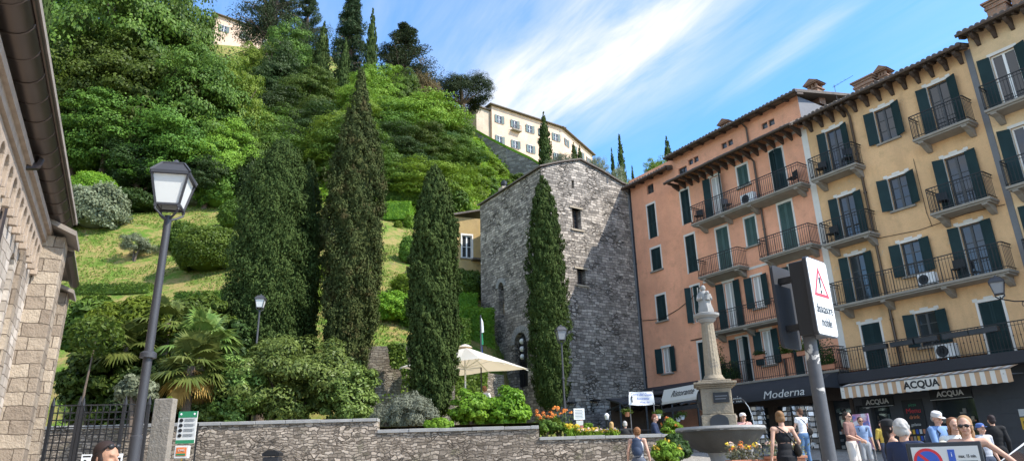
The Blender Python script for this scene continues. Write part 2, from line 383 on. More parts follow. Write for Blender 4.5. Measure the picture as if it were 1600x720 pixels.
# ---------------------------------------------------------------- foliage
G=np.random.default_rng(11)
def nrm(a): return a/np.maximum(np.linalg.norm(a,axis=1,keepdims=True),1e-9)
def leaves(c,n,size,aspect=.6,up=None):
    """leaf quads at centres c facing n; returns (N,4,3)"""
    N=len(c); n=nrm(n)
    t1=np.cross(n,nrm(G.normal(size=(N,3)))) if up is None else nrm(np.cross(n,up+G.normal(size=(N,3))*.15))
    t1=nrm(t1); t2=nrm(np.cross(n,t1))
    s=(np.asarray(size)*G.uniform(.65,1.25,N))[:,None]
    cup=n*s*.12
    return np.stack([c-t2*s*.5, c+t1*s*.5*aspect+cup, c+t2*s*.5, c-t1*s*.5*aspect+cup],1)
def quads_obj(name,q,mat,parent=None):
    q=np.concatenate(q,0) if isinstance(q,list) else q
    N=len(q); me=bpy.data.meshes.new(name)
    me.vertices.add(4*N); me.vertices.foreach_set('co',q.astype(np.float32).ravel())
    me.loops.add(4*N); me.loops.foreach_set('vertex_index',np.arange(4*N,dtype=np.int32))
    me.polygons.add(N); me.polygons.foreach_set('loop_start',np.arange(0,4*N,4,dtype=np.int32))
    me.update(calc_edges=True)
    return link_mesh(name,me,mat,parent)
def sph(N,zmin=-1):
    z=G.uniform(zmin,1,N); a=G.uniform(0,2*math.pi,N); r=np.sqrt(1-z*z)
    return np.stack([r*np.cos(a),r*np.sin(a),z],1)
def crown(R3,c0,nc,per,cr,leaf,aspect=.6,zmin=-.65,flat=.75,shell=(.62,1.0),lump=.18,upb=.45,rand=.5):
    """crown of leaf clumps"""
    R3=np.array(R3); c0=np.array(c0); d=sph(nc,zmin)
    k=G.uniform(shell[0]**3,shell[1]**3,nc)**(1/3)
    ph=G.uniform(0,6,3); lm=1+lump*np.sin(d[:,0]*3+ph[0])*np.cos(d[:,1]*3.3+ph[1])+lump*.6*np.sin(d[:,2]*5+d[:,0]*4+ph[2])
    cc=c0+d*R3*(k*lm)[:,None]; rr=cr*G.uniform(.65,1.3,nc)
    dd=sph(nc*per,-.55).reshape(nc,per,3)
    p=cc[:,None]+dd*(rr[:,None,None])*np.array([1,1,flat])*G.uniform(.55,1.05,(nc,per,1))
    n=dd*1.05+d[:,None]*.3+np.array([0,0,upb*.85])+G.normal(size=(nc,per,3))*rand*.7
    return leaves(p.reshape(-1,3),n.reshape(-1,3),leaf,aspect)
def trunk_mb(h,r,spread,nl=6,z0=.45,lean=0,seed=1,sub=True):
    rr=random.Random(seed); b=MB(); pts=[]; 
    for i in range(6):
        f=i/5; pts.append((lean*f*f*h*.3+rr.uniform(-.02,.02)*h*f,rr.uniform(-.02,.02)*h*f,h*f))
    b.tube([(0,0,-.4)]+pts,[r*1.5]+[r*(1.15-.75*i/5) for i in range(6)],9)
    for k in range(nl):
        f=z0+(.95-z0)*k/nl; a=k*2.4+rr.uniform(-.4,.4); i=min(4,int(f*5)); p=Vector(pts[i]).lerp(Vector(pts[i+1]),f*5-i)
        L=spread*rr.uniform(.6,.95); q=p+Vector((math.cos(a)*L*.55,math.sin(a)*L*.55,L*.35)); e=p+Vector((math.cos(a)*L,math.sin(a)*L,L*.75))
        b.tube([p,q,e],[r*.45,r*.3,r*.12],6)
        if sub:
            q2=q+Vector((math.cos(a+.9)*L*.4,math.sin(a+.9)*L*.4,L*.35)); b.tube([q,q2],[r*.25,r*.08],5)
    return b
def broad_tree(name,H,W,leafm='L_forest',barkm='bark',nc=170,per=75,leaf=.42,crf=.17,seed=1,low=.25,flat=.48):
    root=empty(name); rz=H*(1-low)/2; 
    q=[crown((W/2*.88,W/2*.88,rz*.9),(0,0,H-rz),nc,per,W*crf,leaf,.65,lump=.32,shell=(.5,1.1),flat=flat,upb=.3)]
    q.append(crown((W/2*.6,W/2*.6,rz*.7),(0,0,H-rz),36,60,W*crf*1.1,leaf*1.5,.7))
    trunk_mb(H*.72,W*.035+.08,W*.38,7,.35,seed=seed).build('trunk',MT[barkm],root,smooth=True)
    quads_obj('crown',q,MT[leafm],root)
    return root
def cypress(name,H,W,n=34000,leafm='L_cyp',leaf=.16,seed=1,prof=None,base=.06,ragged=.14,trunkz=.12):
    """columnar cypress: upright tufts over a ragged column"""
    root=empty(name)
    prof=prof or [(0,.35),(.08,.72),(.25,1),(.5,.95),(.7,.72),(.85,.42),(.95,.16),(1,.02)]
    fz=np.array([p[0] for p in prof]); fr=np.array([p[1] for p in prof])
    nt=int(n/26)                                   # tufts
    f=G.uniform(0,1,nt*3); rr=np.interp(f,fz,fr); keep=G.uniform(0,1,nt*3)<rr+.06; f=f[keep][:nt]; nt=len(f)
    a=G.uniform(0,2*math.pi,nt); rr=np.interp(f,fz,fr)*W/2
    ph=G.uniform(0,6,4)
    lump=1+ragged*np.sin(a*3+f*11+ph[0])*np.sin(f*23+ph[1])+ragged*.8*np.sin(a*7+f*37+ph[2])+G.normal(size=nt)*ragged*.35
    k=G.uniform(.72,1.0,nt)*lump; zb=base*H
    z=zb+f*(H-zb); cx=np.cos(a)*rr*k; cy=np.sin(a)*rr*k
    tl=G.uniform(.5,1.3,nt)*max(.28,W*.17)*(0.6+.4*(1-f)); tw=tl*.34
    dirs=np.stack([np.cos(a)*.32,np.sin(a)*.32,np.ones(nt)],1)+G.normal(size=(nt,3))*.12; dirs=nrm(dirs)
    m_=26; s=G.uniform(0,1,(nt,m_,1)); rad=np.sin(np.clip(s,.02,1)*math.pi*.86+.25)*tw[:,None,None]
    dd=sph(nt*m_).reshape(nt,m_,3)
    p=np.stack([cx,cy,z],1)[:,None]+dirs[:,None]*(s-.35)*tl[:,None,None]+dd*rad
    out=np.stack([np.cos(a),np.sin(a),np.zeros(nt)],1)
    nn=dd*.8+out[:,None]*.6+G.normal(size=(nt,m_,3))*.25+np.array([0,0,.15])
    q=leaves(p.reshape(-1,3),nn.reshape(-1,3),leaf,.55,up=np.array([0,0,1.0]))
    core=MB(); pr=[]
    for i in range(15):
        t_=i/14; pr.append((max(.01,float(np.interp(t_,fz,fr))*W/2*.66),zb+t_*(H-zb)*.96))
    core.lathe(pr,seg=14,f=lambda an,i:1+.12*math.sin(an*3+i*2))
    trunk_mb(H*.8,W*.05+.05,W*.2,3,.3,seed=seed,sub=False).build('trunk',MT['bark'],root,smooth=True)
    cr=quads_obj('crown',q,MT[leafm],root)
    join_into(cr,core)
    return root
def join_into(o,mb):
    bm=bmesh.new(); bm.from_mesh(o.data); vs=[bm.verts.new(v) for v in mb.v]
    for f in mb.f:
        try: bm.faces.new([vs[i] for i in f])
        except ValueError: pass
    bm.to_mesh(o.data); bm.free(); o.data.update()
def topiary(name,r3,leafm='L_hedge',n=9000,leaf=.13,stem=False,seed=0,lump=.05,core=True,zc=None,fuzz=.06,bark='bark',stemname='stem'):
    """clipped or rounded bush"""
    root=empty(name); r3=np.array(r3,float); zc=r3[2]*.9 if zc is None else zc
    d=sph(n,-.75); ph=G.uniform(0,6,3)
    lm=1+lump*np.sin(d[:,0]*4+ph[0])*np.cos(d[:,1]*4.5+ph[1])+lump*np.sin(d[:,2]*9+d[:,0]*7+ph[2])*.6+G.normal(size=n)*fuzz
    p=np.array([0,0,zc])+d*r3*lm[:,None]
    q=leaves(p,d/r3*r3.mean()*.9+G.normal(size=(n,3))*.55+np.array([0,0,.2]),leaf,.6)
    cr=quads_obj('foliage',q,MT[leafm],root)
    if core:
        c=MB(); c.ell((0,0,zc),tuple(r3*.86),18,12); join_into(cr,c)
    b=MB()
    for k in range(4 if not stem else 1): b.tube([(.0,0,-.3),(.05*k-.08,.05,zc*.5),(.2*math.cos(k*2)*r3[0],.2*math.sin(k*2)*r3[1],zc)],[.09+.02*r3[0],.06+.02*r3[0],.03],7)
    b.build(stemname,MT[bark],root,smooth=True)
    return root
def fluffy(name,r3,leafm,nc=60,per=120,leaf=.12,zc=None,cr=.3,aspect=.4,stems=4,seed=0,bark='bark',stemr=.05,flat=.8,zmin=-.7,upb=.3,lean=0):
    root=empty(name); zc=r3[2]*.95 if zc is None else zc
    q=[crown(tuple(x*.84 for x in r3),(lean,0,zc),nc,per,cr*min(r3),leaf,aspect,zmin=zmin,flat=flat,upb=upb),
       crown(tuple(x*.5 for x in r3),(lean,0,zc),nc//3,per//2,cr*1.3*min(r3),leaf*1.1,aspect,zmin=zmin,flat=flat)]
    quads_obj('foliage',q,MT[leafm],root)
    b=MB(); rr=random.Random(seed)
    for k in range(stems):
        a=k*2.1; b.tube([(rr.uniform(-.1,.1)*r3[0],0,-.3),(math.cos(a)*.15*r3[0]+lean*.4,math.sin(a)*.15*r3[1],zc*.5),(math.cos(a)*.45*r3[0]+lean,math.sin(a)*.45*r3[1],zc+.2*r3[2])],[stemr*1.6,stemr,stemr*.4],6)
    b.build('stem',MT[bark],root,smooth=True)
    return root
def hedge(name,L,D,H,leafm='L_hedge',dens=260,leaf=.12,wob=.06,zb=0,dark=False):
    """rectangular clipped hedge, along local x, base at z=0"""
    root=empty(name); q=[]
    def face(o,u,v,n,a,b):
        N=int(a*b*dens); s=G.uniform(0,1,(N,2)); w=np.sin(s[:,0]*a*1.3)*np.cos(s[:,1]*b*2.1+s[:,0]*a)*wob+G.normal(size=N)*.035
        p=np.array(o)+s[:,:1]*np.array(u)*a+s[:,1:]*np.array(v)*b+np.array(n)*w[:,None]
        q.append(leaves(p,np.array(n)+G.normal(size=(N,3))*.6,leaf,.6))
    face((-L/2,-D/2,zb),(1,0,0),(0,0,1),(0,-1,0),L,H-zb); face((-L/2,-D/2,H),(1,0,0),(0,1,0),(0,0,1),L,D)
    face((-L/2,-D/2,zb),(0,1,0),(0,0,1),(-1,0,0),D,H-zb); face((L/2,-D/2,zb),(0,1,0),(0,0,1),(1,0,0),D,H-zb)
    cr=quads_obj('foliage',q,MT[leafm],root); c=MB().box(-L/2+.07,L/2-.07,-D/2+.07,D/2-.07,zb-.05,H-.07); join_into(cr,c)
    b=MB()
    for i in range(max(2,int(L/1.2))): b.tube([(-L/2+.3+i*1.2,0,-.5),(-L/2+.3+i*1.2,0,H*.6)],.05,6)
    b.build('stem',MT['bark'],root)
    return root
def conifer(name,H,W,leafm='L_pine',n_tier=22,leaf=.4,seed=3,bare=.25,droop=.1,wide=1.0,irregular=.35,flat=.4):
    """open conifer: layered boughs with gaps"""
    root=empty(name); rr=random.Random(seed); q=[]; b=MB(); b.tube([(0,0,-.5),(0,0,H*.5),(0,0,H*.97)],[W*.04+.15,W*.025+.1,.04],8)
    for i in range(n_tier):
        f=i/(n_tier-1); z=H*(bare+(1-bare)*f*.97); L0=W/2*((1-f)**.75*wide+.08)
        for k in range(rr.randint(3,6)):
            a=rr.uniform(0,6.28); L=L0*rr.uniform(1-irregular,1.12)
            e=(math.cos(a)*L,math.sin(a)*L,z+L*(.25-droop)); b.tube([(0,0,z),(e[0]*.6,e[1]*.6,z+L*.1),e],[.06,.04,.02],5)
            for s_ in (.45,.75,1.0):
                cr_=max(.35,L*.26); N=80; d=sph(N); c=np.array([e[0]*s_,e[1]*s_,z+(e[2]-z)*s_])
                p=c+d*cr_*np.array([1,1,flat])*G.uniform(.5,1,(N,1)); q.append(leaves(p,d*.6+np.array([0,0,.7])+G.normal(size=(N,3))*.4,leaf,.35))
    b.build('trunk',MT['bark'],root,smooth=True); quads_obj('crown',q,MT[leafm],root)
    return root
def plant(root,px,Y,label,cat,group=None,zoff=0,rz=None,z=None,s=(1,1,1),x=None):
    X=at(px,400,Y).x if x is None else x
    root.location=(X,Y,(hill(X,Y) if z is None else z)+zoff); root.rotation_euler.z=rnd.uniform(0,6.28) if rz is None else rz; root.scale=s
    return tag(root,label,cat,group)
def ztop(px,py,Y): return at(px,py,Y).z
# --- forest prototypes, each placed first itself and then copied
protos={}
def proto(k):
    """a fresh top-level tree of kind k (height 10, width 8 nominal), copies share the mesh data"""
    if k not in protos:
        i=int(k[-1]); kk=k[:-1]
        if kk=='forest': o=broad_tree('broadleaf_tree',10,8,'L_forest',nc=150,per=230,leaf=.22,crf=.145,seed=i,low=.05)
        elif kk=='lime': o=broad_tree('broadleaf_tree',10,8,'L_lime',nc=145,per=220,leaf=.21,crf=.145,seed=i+5,low=.05)
        elif kk=='deep': o=broad_tree('broadleaf_tree',10,8,'L_deep',nc=150,per=200,leaf=.22,crf=.145,seed=i+9,low=.05)
        elif kk=='brown': o=broad_tree('broadleaf_tree',10,8,'L_brown',nc=120,per=60,leaf=.30,seed=i+12,low=.05)
        elif kk=='cyp': o=cypress('cypress_tree',10,2.2,14000,leaf=.19,seed=i,ragged=.1)
        elif kk=='thincyp': o=cypress('cypress_tree',10,1.6,9000,leaf=.17,seed=i,prof=[(0,.5),(.1,.9),(.35,1),(.6,.8),(.85,.4),(1,.02)],ragged=.08)
        elif kk=='fir': o=conifer('conifer_tree',10,5,n_tier=44,leaf=.20,seed=i,bare=.05,flat=.75,irregular=.45,droop=.35)
        elif kk=='pine': o=conifer('pine_tree',10,6,n_tier=36,leaf=.2,seed=i+3,bare=.12,flat=.65,irregular=.4,wide=1.25,droop=.0)
        elif kk=='cedar': o=conifer('cedar_tree',10,9,n_tier=26,leaf=.24,seed=i,bare=.2,wide=1.2,droop=.2,flat=.45,irregular=.5)
        elif kk=='shrub': o=fluffy('shrub',(2.2,2.2,1.9),'L_bright',45,110,leaf=.24,seed=i,aspect=.6)
        elif kk=='bush': o=fluffy('shrub',(2.2,2.2,1.9),'L_forest',45,110,leaf=.24,seed=i,aspect=.6)
        elif kk=='olive': o=fluffy('olive_tree',(2.2,2.2,2.0),'L_olive',60,130,leaf=.17,seed=i,aspect=.3,stems=2,stemr=.12,zc=3.0)
        protos[k]=o; return o
    return copy_tree(protos[k])
NOM={'pine':(10,6.4),'cyp':(10,2.3),'thincyp':(10,1.7),'fir':(10,5.4),'cedar':(10,9.5),'shrub':(3.6,4.6),'bush':(3.6,4.6),'olive':(5,4.6)}
def T(k,px,pytop,Y,wpx,label=None,group=None,cat='tree',sink=.4,extra=0):
    """tree whose top shows at (px,pytop) at distance Y, wpx wide in the photograph; it stands on the slope there"""
    o=proto(k); p=at(px,pytop,Y); zb=hill(p.x,Y)-sink-extra; H=max(2,p.z-zb); W=wpx/FPX*(Y*1.02/math.cos(0))
    h0,w0=NOM.get(k[:-1],(10,8.3))
    d=math.hypot(p.x,Y)/Y
    o.location=(p.x,Y,zb); o.rotation_euler.z=rnd.uniform(0,6.28); o.scale=(W*d/w0,W*d/w0,H/h0)
    return tag(o,label,cat,group)
# ---------------------------------------------------------------- wall sheets with real openings
def wall(mb,a0,a1,z0,z1,holes,fn,rev=.16,d=0.0):
    """sheet in the (a,z) plane with reveals going to depth d+rev; holes (a0,a1,z0,z1[,arch_rise])"""
    A=sorted({a0,a1,*[h[0] for h in holes],*[h[1] for h in holes]}); Z=sorted({z0,z1,*[h[2] for h in holes],*[h[3] for h in holes]})
    A=[a for a in A if a0<=a<=a1]; Z=[z for z in Z if z0<=z<=z1]
    for i in range(len(A)-1):
        for j in range(len(Z)-1):
            ca=(A[i]+A[i+1])/2; cz=(Z[j]+Z[j+1])/2
            if any(h[0]<ca<h[1] and h[2]<cz<h[3] for h in holes): continue
            mb.quad(fn(A[i],Z[j],d),fn(A[i+1],Z[j],d),fn(A[i+1],Z[j+1],d),fn(A[i],Z[j+1],d))
    for h in holes:
        x0,x1,b,t=h[:4]; e=d+rev
        mb.quad(fn(x0,b,d),fn(x0,t,d),fn(x0,t,e),fn(x0,b,e)); mb.quad(fn(x1,b,d),fn(x1,t,d),fn(x1,t,e),fn(x1,b,e))
        mb.quad(fn(x0,b,d),fn(x1,b,d),fn(x1,b,e),fn(x0,b,e))
        if len(h)>4:
            r=h[4]; cx=(x0+x1)/2; n=8; arc=[(cx-(x1-x0)/2*math.cos(math.pi*k/n),t-r+r*math.sin(math.pi*k/n)) for k in range(n+1)]
            for half in (arc[:n//2+1]+[(x0,t)], arc[n//2:]+[(x1,t)]):
                mb.prism(half,fn,d+.002 if d==0 else d,e)
        else: mb.quad(fn(x0,t,d),fn(x1,t,d),fn(x1,t,e),fn(x0,t,e))
    return mb
# ---------------------------------------------------------------- windows and shutters (facades run along local x, street side is -y)
def shutter_leaf(mb,x0,x1,z0,z1,y=0.0,ang=0.0,hinge='l',panel=False):
    """louvred leaf; ang opens it round its hinge, in radians"""
    w=x1-x0; hx=x0 if hinge=='l' else x1; sg=1 if hinge=='l' else -1
    Mx=Matrix.Translation((hx,y,0))@Matrix.Rotation(-ang*sg,4,'Z')
    o=mb.M; mb.M=Mx
    def bx(a,b,c,d,e,f):
        a,b=(a*sg,b*sg); mb.box(min(a,b),max(a,b),c,d,e,f)
    st=.07; bx(0,st,-.02,.02,z0,z1); bx(w-st,w,-.02,.02,z0,z1)
    mid=z0+(z1-z0)*.42 if z1-z0>1.7 else None
    rails=[z0,z1-st]+([mid] if mid else [])
    for r in rails: bx(st,w-st,-.02,.02,r,r+st)
    segs=[(z0+st,mid),(mid+st,z1-st)] if mid else [(z0+st,z1-st)]
    for (s0,s1) in segs:
        n=max(3,int((s1-s0)/.075)); p=(s1-s0)/n
        for k in range(n):
            z=s0+(k+.5)*p
            a,b=(st*sg,(w-st)*sg); xa,xb=min(a,b),max(a,b)
            mb.add([(xa,-.016,z-p*.42),(xb,-.016,z-p*.42),(xb,.012,z+p*.55),(xa,.012,z+p*.55)],[(0,1,2,3)])
        bx(st,w-st,.012,.016,s0,s1)
    mb.M=o
def window(root,u0,u1,z0,z1,style='open',frame='darkframe',sh='shutter',sw=None,glass='glass',rows=3,trim=True,sill=None,ear=True,ang=2.95,ang2=None,depth=.16,leafs=2):
    """opening u0..u1, z0..z1; style open/closed/bare/ajar"""
    w=MB()
    if trim:
        tw=.085; y=-.02
        w.box(u0-tw,u0,y,.03,z0-.02,z1); w.box(u1,u1+tw,y,.03,z0-.02,z1); w.box(u0-tw,u1+tw,y,.03,z1,z1+.12)
        if ear:
            w.box(u0-tw-.07,u0-tw+.1,y-.012,.02,z1+.05,z1+.17); w.box(u1+tw-.1,u1+tw+.07,y-.012,.02,z1+.05,z1+.17); w.box((u0+u1)/2-.16,(u0+u1)/2+.16,y-.012,.02,z1+.11,z1+.19)
    win=w.build('window',MT['trim'],root)
    fr=MB(); ft=.055; yf=depth-.06
    fr.box(u0,u0+ft,yf,yf+.05,z0,z1); fr.box(u1-ft,u1,yf,yf+.05,z0,z1); fr.box(u0+ft,u1-ft,yf,yf+.05,z1-ft,z1); fr.box(u0+ft,u1-ft,yf,yf+.05,z0,z0+ft*1.3)
    c=(u0+u1)/2
    if leafs==2: fr.box(c-.045,c+.045,yf-.012,yf+.045,z0+ft*1.3,z1-ft)
    for k in range(1,rows): 
        z=z0+(z1-z0)*k/rows; fr.box(u0+ft,c-.045,yf+.01,yf+.04,z-.015,z+.015); fr.box(c+.045,u1-ft,yf+.01,yf+.04,z-.015,z+.015)
    if style!='closed':
        fr.build('frame',MT[frame],win)
        p=MB(); p.box(u0+ft*.5,u1-ft*.5,depth-.035,depth-.02,z0+ft*.5,z1-ft*.5); p.build('pane',MT['glass'],win)
        if glass=='curtain':
            cu_=MB()
            for a,b in ((u0+ft,c-.06),(c+.06,u1-ft)):
                n=8
                for k in range(n):
                    xa=a+(b-a)*k/n; xb=a+(b-a)*(k+1)/n; yy=depth-.042+(.004 if k%2 else 0)
                    cu_.quad((xa,yy,z0+.1),(xb,depth-.042+(0 if k%2 else .004),z0+.1),(xb,depth-.042+(0 if k%2 else .004),z1-.06),(xa,yy,z1-.06))
            cu_.build('curtain',MT['curtain'],win)
    bk=MB().box(u0-.02,u1+.02,depth+.01,depth+.03,z0-.02,z1+.02); bk.build('backing',MT['black'],win)
    sw=sw or (u1-u0)/2; g=.012
    if style=='closed':
        for hx,a,b in (('l',u0+.005,c-.004),('r',c+.004,u1-.005)):
            s_=MB(); shutter_leaf(s_,a,b,z0+.01,z1-.01,y=.045,ang=0,hinge=hx); s_.build('shutter',MT[sh],win)
    elif style in('open','ajar'):
        jit=lambda q: q+(rnd.choice((0,0,-.06,-.22,.05)) if q>2.8 else 0)
        a1=jit(ang); a2=jit(ang if ang2 is None else ang2)
        s_=MB(); shutter_leaf(s_,u0-.01,u0-.01+sw,z0+.01,z1-.01,y=-.055,ang=a1,hinge='l'); s_.build('shutter',MT[sh],win)
        s_=MB(); shutter_leaf(s_,u1+.01-sw,u1+.01,z0+.01,z1-.01,y=-.055,ang=a2,hinge='r'); s_.build('shutter',MT[sh],win)
    if sill or (sill is None and z1-z0<1.8):
        s_=MB().box(u0-.14,u1+.14,-.11,.04,z0-.10,z0-.02); s_.build('sill',MT['concrete'],win)
    return (u0,u1,z0,z1)
def balcony(root,u0,u1,z,out=.75,rail=1.0,style='plain',mat='concrete',brackets=None,belly=False,rust=False):
    b=MB(); b.box(u0,u1,-out,-.001,z-.10,z); b.box(u0+.05,u1-.05,-out+.06,-.001,z-.17,z-.102)
    bal=b.build('balcony',MT[mat],root,bevel=.012)
    r=MB(); i=.04; x0,x1,y0=u0+i,u1-i,-out+i
    for zz,t in ((z+rail,.035),(z+.09,.022),(z+rail-.13,.018)):
        r.box(x0,x1,y0-t/2,y0+t/2,zz-t/2,zz+t/2)
        for x in (x0,x1): r.box(x-t/2,x+t/2,y0+t/2,-.02,zz-t/2,zz+t/2)
    n=int((x1-x0)/.115)
    for k in range(n+1):
        x=x0+(x1-x0)*k/n
        big=(k%8==0); w=.026 if big else .014
        r.box(x-w/2,x+w/2,y0-w/2,y0+w/2,z,z+rail-.01)
        if style=='knob' and k%2: r.box(x-.02,x+.02,y0-.02,y0+.02,z+rail*.5,z+rail*.5+.03)
    n=max(3,int(out/.12))
    for x in (x0,x1):
        for k in range(1,n):
            y=y0+(-.02-y0)*k/n; r.box(x-.007,x+.007,y-.007,y+.007,z,z+rail-.01)
    r.build('railing',MT['iron'],bal)
    for bx in (brackets or []):
        q=MB(); poly=[(-.001,z-.171),(-out*.92,z-.171),(-out*.92,z-.24),(-out*.6,z-.30),(-out*.42,z-.40),(-.12,z-.50),(-.001,z-.52)]
        q.prism(poly,yz,bx-.10,bx+.10); q.build('bracket',MT[mat],bal,bevel=.015)
    return bal
def tiles_row(mb,u0,u1,y0,z0,y1,z1,pitch=.22):
    """rows of half-round tiles from eave (y0,z0) up to ridge (y1,z1)"""
    n=int(abs(u1-u0)/pitch)
    for k in range(n):
        u=u0+(k+.5)*(u1-u0)/n; r=pitch*.42; vs=[]; jz=rnd.uniform(-.012,.012); jy=rnd.uniform(-.03,.02)
        for (y,z) in ((y0+jy,z0+jz),(y1,z1)):
            for a in range(5):
                t=math.pi*a/4; vs.append((u-r*math.cos(t),y,z+r*math.sin(t)*.85))
        mb.add(vs,[(a,a+1,a+6,a+5) for a in range(4)]+[(0,1,2,3,4)])
DIR=Vector((0.54792,-0.83653,0)); FAN=math.atan2(-0.83653,0.54792)
def facade_root(name,label,cat): return empty(name,(14.277,30.0,0),FAN,label,cat)
def pipe(name,pts,r,mat,root,clips=True):
    b=MB(); b.tube(pts,r,8)
    if clips:
        for p,q in zip(pts,pts[1:]):
            p=Vector(p); q=Vector(q)
            if (q-p).length>2:
                n=int((q-p).length/1.9)
                for k in range(1,n+1):
                    c=p.lerp(q,k/(n+1)); b.tube([c-(q-p).normalized()*.03,c+(q-p).normalized()*.03],r*1.35,8)
    return b.build(name,MT[mat],root,smooth=True)
def chimney(root,u,y,z0,z1,w=.6,d=.5,style='hut',mat='brick'):
    b=MB(); b.box(u-w/2,u+w/2,y-d/2,y+d/2,z0,z1); c=b.build('chimney',MT[mat],root)
    k=MB()
    if style=='hut':
        k.box(u-w/2-.06,u+w/2+.06,y-d/2-.06,y+d/2+.06,z1,z1+.07)
        for a in (-1,0,1):
            for e in (-1,1): k.box(u+a*(w/2-.06)-.05,u+a*(w/2-.06)+.05,y+e*(d/2-.06)-.05,y+e*(d/2-.06)+.05,z1+.072,z1+.30)
        k.box(u-w/2-.10,u+w/2+.10,y-d/2-.1,y+d/2+.1,z1+.302,z1+.36)
        poly=[(u-w/2-.16,z1+.362),(u+w/2+.16,z1+.362),(u,z1+.62)]; k.prism(poly,xz,y-d/2-.14,y+d/2+.14)
    else:
        for i in range(4): k.box(u-w/2-.05*(i%2),u+w/2+.05*(i%2),y-d/2-.05*(i%2),y+d/2+.05*(i%2),z1+i*.1+.002,z1+.095+i*.1)
        k.box(u-w/2-.12,u+w/2+.12,y-d/2-.12,y+d/2+.12,z1+.402,z1+.47)
    k.build('chimney_cap',MT['tile' if style=='hut' else mat],c)
# ================================================================ PINK BUILDING
pk=facade_root('pink_apartment_building','salmon pink four storey house with dark green shutters, left of the yellow house','apartment building')
UL,UM=-12.35,-8.35
hs=[]; 
def W_(u0,u1,z0,z1,**k): hs.append((u0,u1,z0,z1)); window(pk,u0,u1,z0,z1,**k)
kw=dict(frame='whiteframe',ear=False,rows=1)
W_(-10.83,-10.25,15.42,16.02,style='bare',trim=False,sill=False,frame='darkframe',rows=1)
W_(-10.95,-10.30,12.62,14.72,style='closed',**kw); W_(-10.98,-10.2,10.62,11.95,style='closed',**kw); W_(-10.93,-10.2,7.62,9.08,style='closed',**kw)
W_(-10.85,-10.22,4.66,6.06,style='open',glass='curtain',sw=.42,**kw)
W_(-8.15,-7.50,15.70,16.10,style='bare',trim=False,sill=False,rows=1)
W_(-8.2,-7.58,12.66,14.68,style='closed',**kw); W_(-8.22,-7.54,9.82,11.95,style='closed',**kw)
W_(-8.22,-7.62,7.05,9.02,style='ajar',ang=2.9,ang2=.25,sw=.32,**kw); W_(-8.17,-7.70,3.95,5.95,style='closed',**kw)
W_(-5.98,-5.32,12.27,14.70,style='open',sw=.42,glass='curtain',ang2=2.3,**kw)
W_(-4.13,-3.47,13.46,14.60,style='closed',sh='shutter_mid',**kw); W_(-2.03,-1.33,12.27,14.62,style='ajar',ang=.35,ang2=.55,sw=.36,**kw)
W_(-6.02,-5.24,9.25,11.70,style='closed',sh='shutter_mid',**kw); W_(-4.12,-3.46,10.22,11.70,style='closed',sh='shutter_mid',**kw); W_(-2.06,-1.30,9.25,11.78,style='closed',sh='shutter_mid',**kw)
W_(-5.98,-5.33,6.27,8.72,style='open',sw=.42,glass='curtain',**kw); W_(-4.18,-3.60,7.05,8.62,style='open',sw=.40,glass='curtain',**kw)
W_(-2.0,-1.35,6.27,8.65,style='open',sw=.4,**kw)
W_(-5.60,-4.92,3.56,5.75,style='open',sw=.42,glass='curtain',ang2=1.7,**kw); W_(-4.1,-3.5,4.25,5.88,style='open',sw=.4,glass='curtain',**kw)
W_(-2.0,-1.35,3.56,5.75,style='open',sw=.4,glass='curtain',**kw)
for u in (-7.35,-4.9,-2.25):
    W_(u,u+.36,16.0,16.34,style='bare',trim=False,sill=False,rows=1,leafs=1); W_(u+.42,u+.78,16.0,16.34,style='bare',trim=False,sill=False,rows=1,leafs=1)
b=MB(); wall(b,UL,0,3.45,16.9,[h for h in hs],xz)
b.quad((UL,0,3.2),(UL,9,3.2),(UL,9,16.2),(UL,0,16.2)); b.quad((UL,9,0),(-.02,9,0),(-.02,9,16.6),(UL,9,16.2))
b.box(UL,-.02,0.45,.55,0.2,3.4); b.box(UL,UL+.3,0.001,.44,.2,3.448)
b.build('wall',MT['pink'],pk)
b=MB(); b.box(-7.35,-.02,.0,9,15.45,16.88) if False else b.quad((-.012,0,15.3),(-.012,9,15.3),(-.012,9,16.88),(-.012,0,16.88)); b.build('side_panel',MT['lead'],pk)
# thin wall bands and corner strip
b=MB(); b.box(-7.3,0,-.022,-.001,9.02,9.14); b.box(-7.3,0,-.022,-.001,15.02,15.16); b.box(-.16,.0,-.024,-.001,3.6,15.0); b.box(-6.9,-5,-.02,-.001,5.98,6.05)
b.build('plaster_band',MT['trim'],pk)
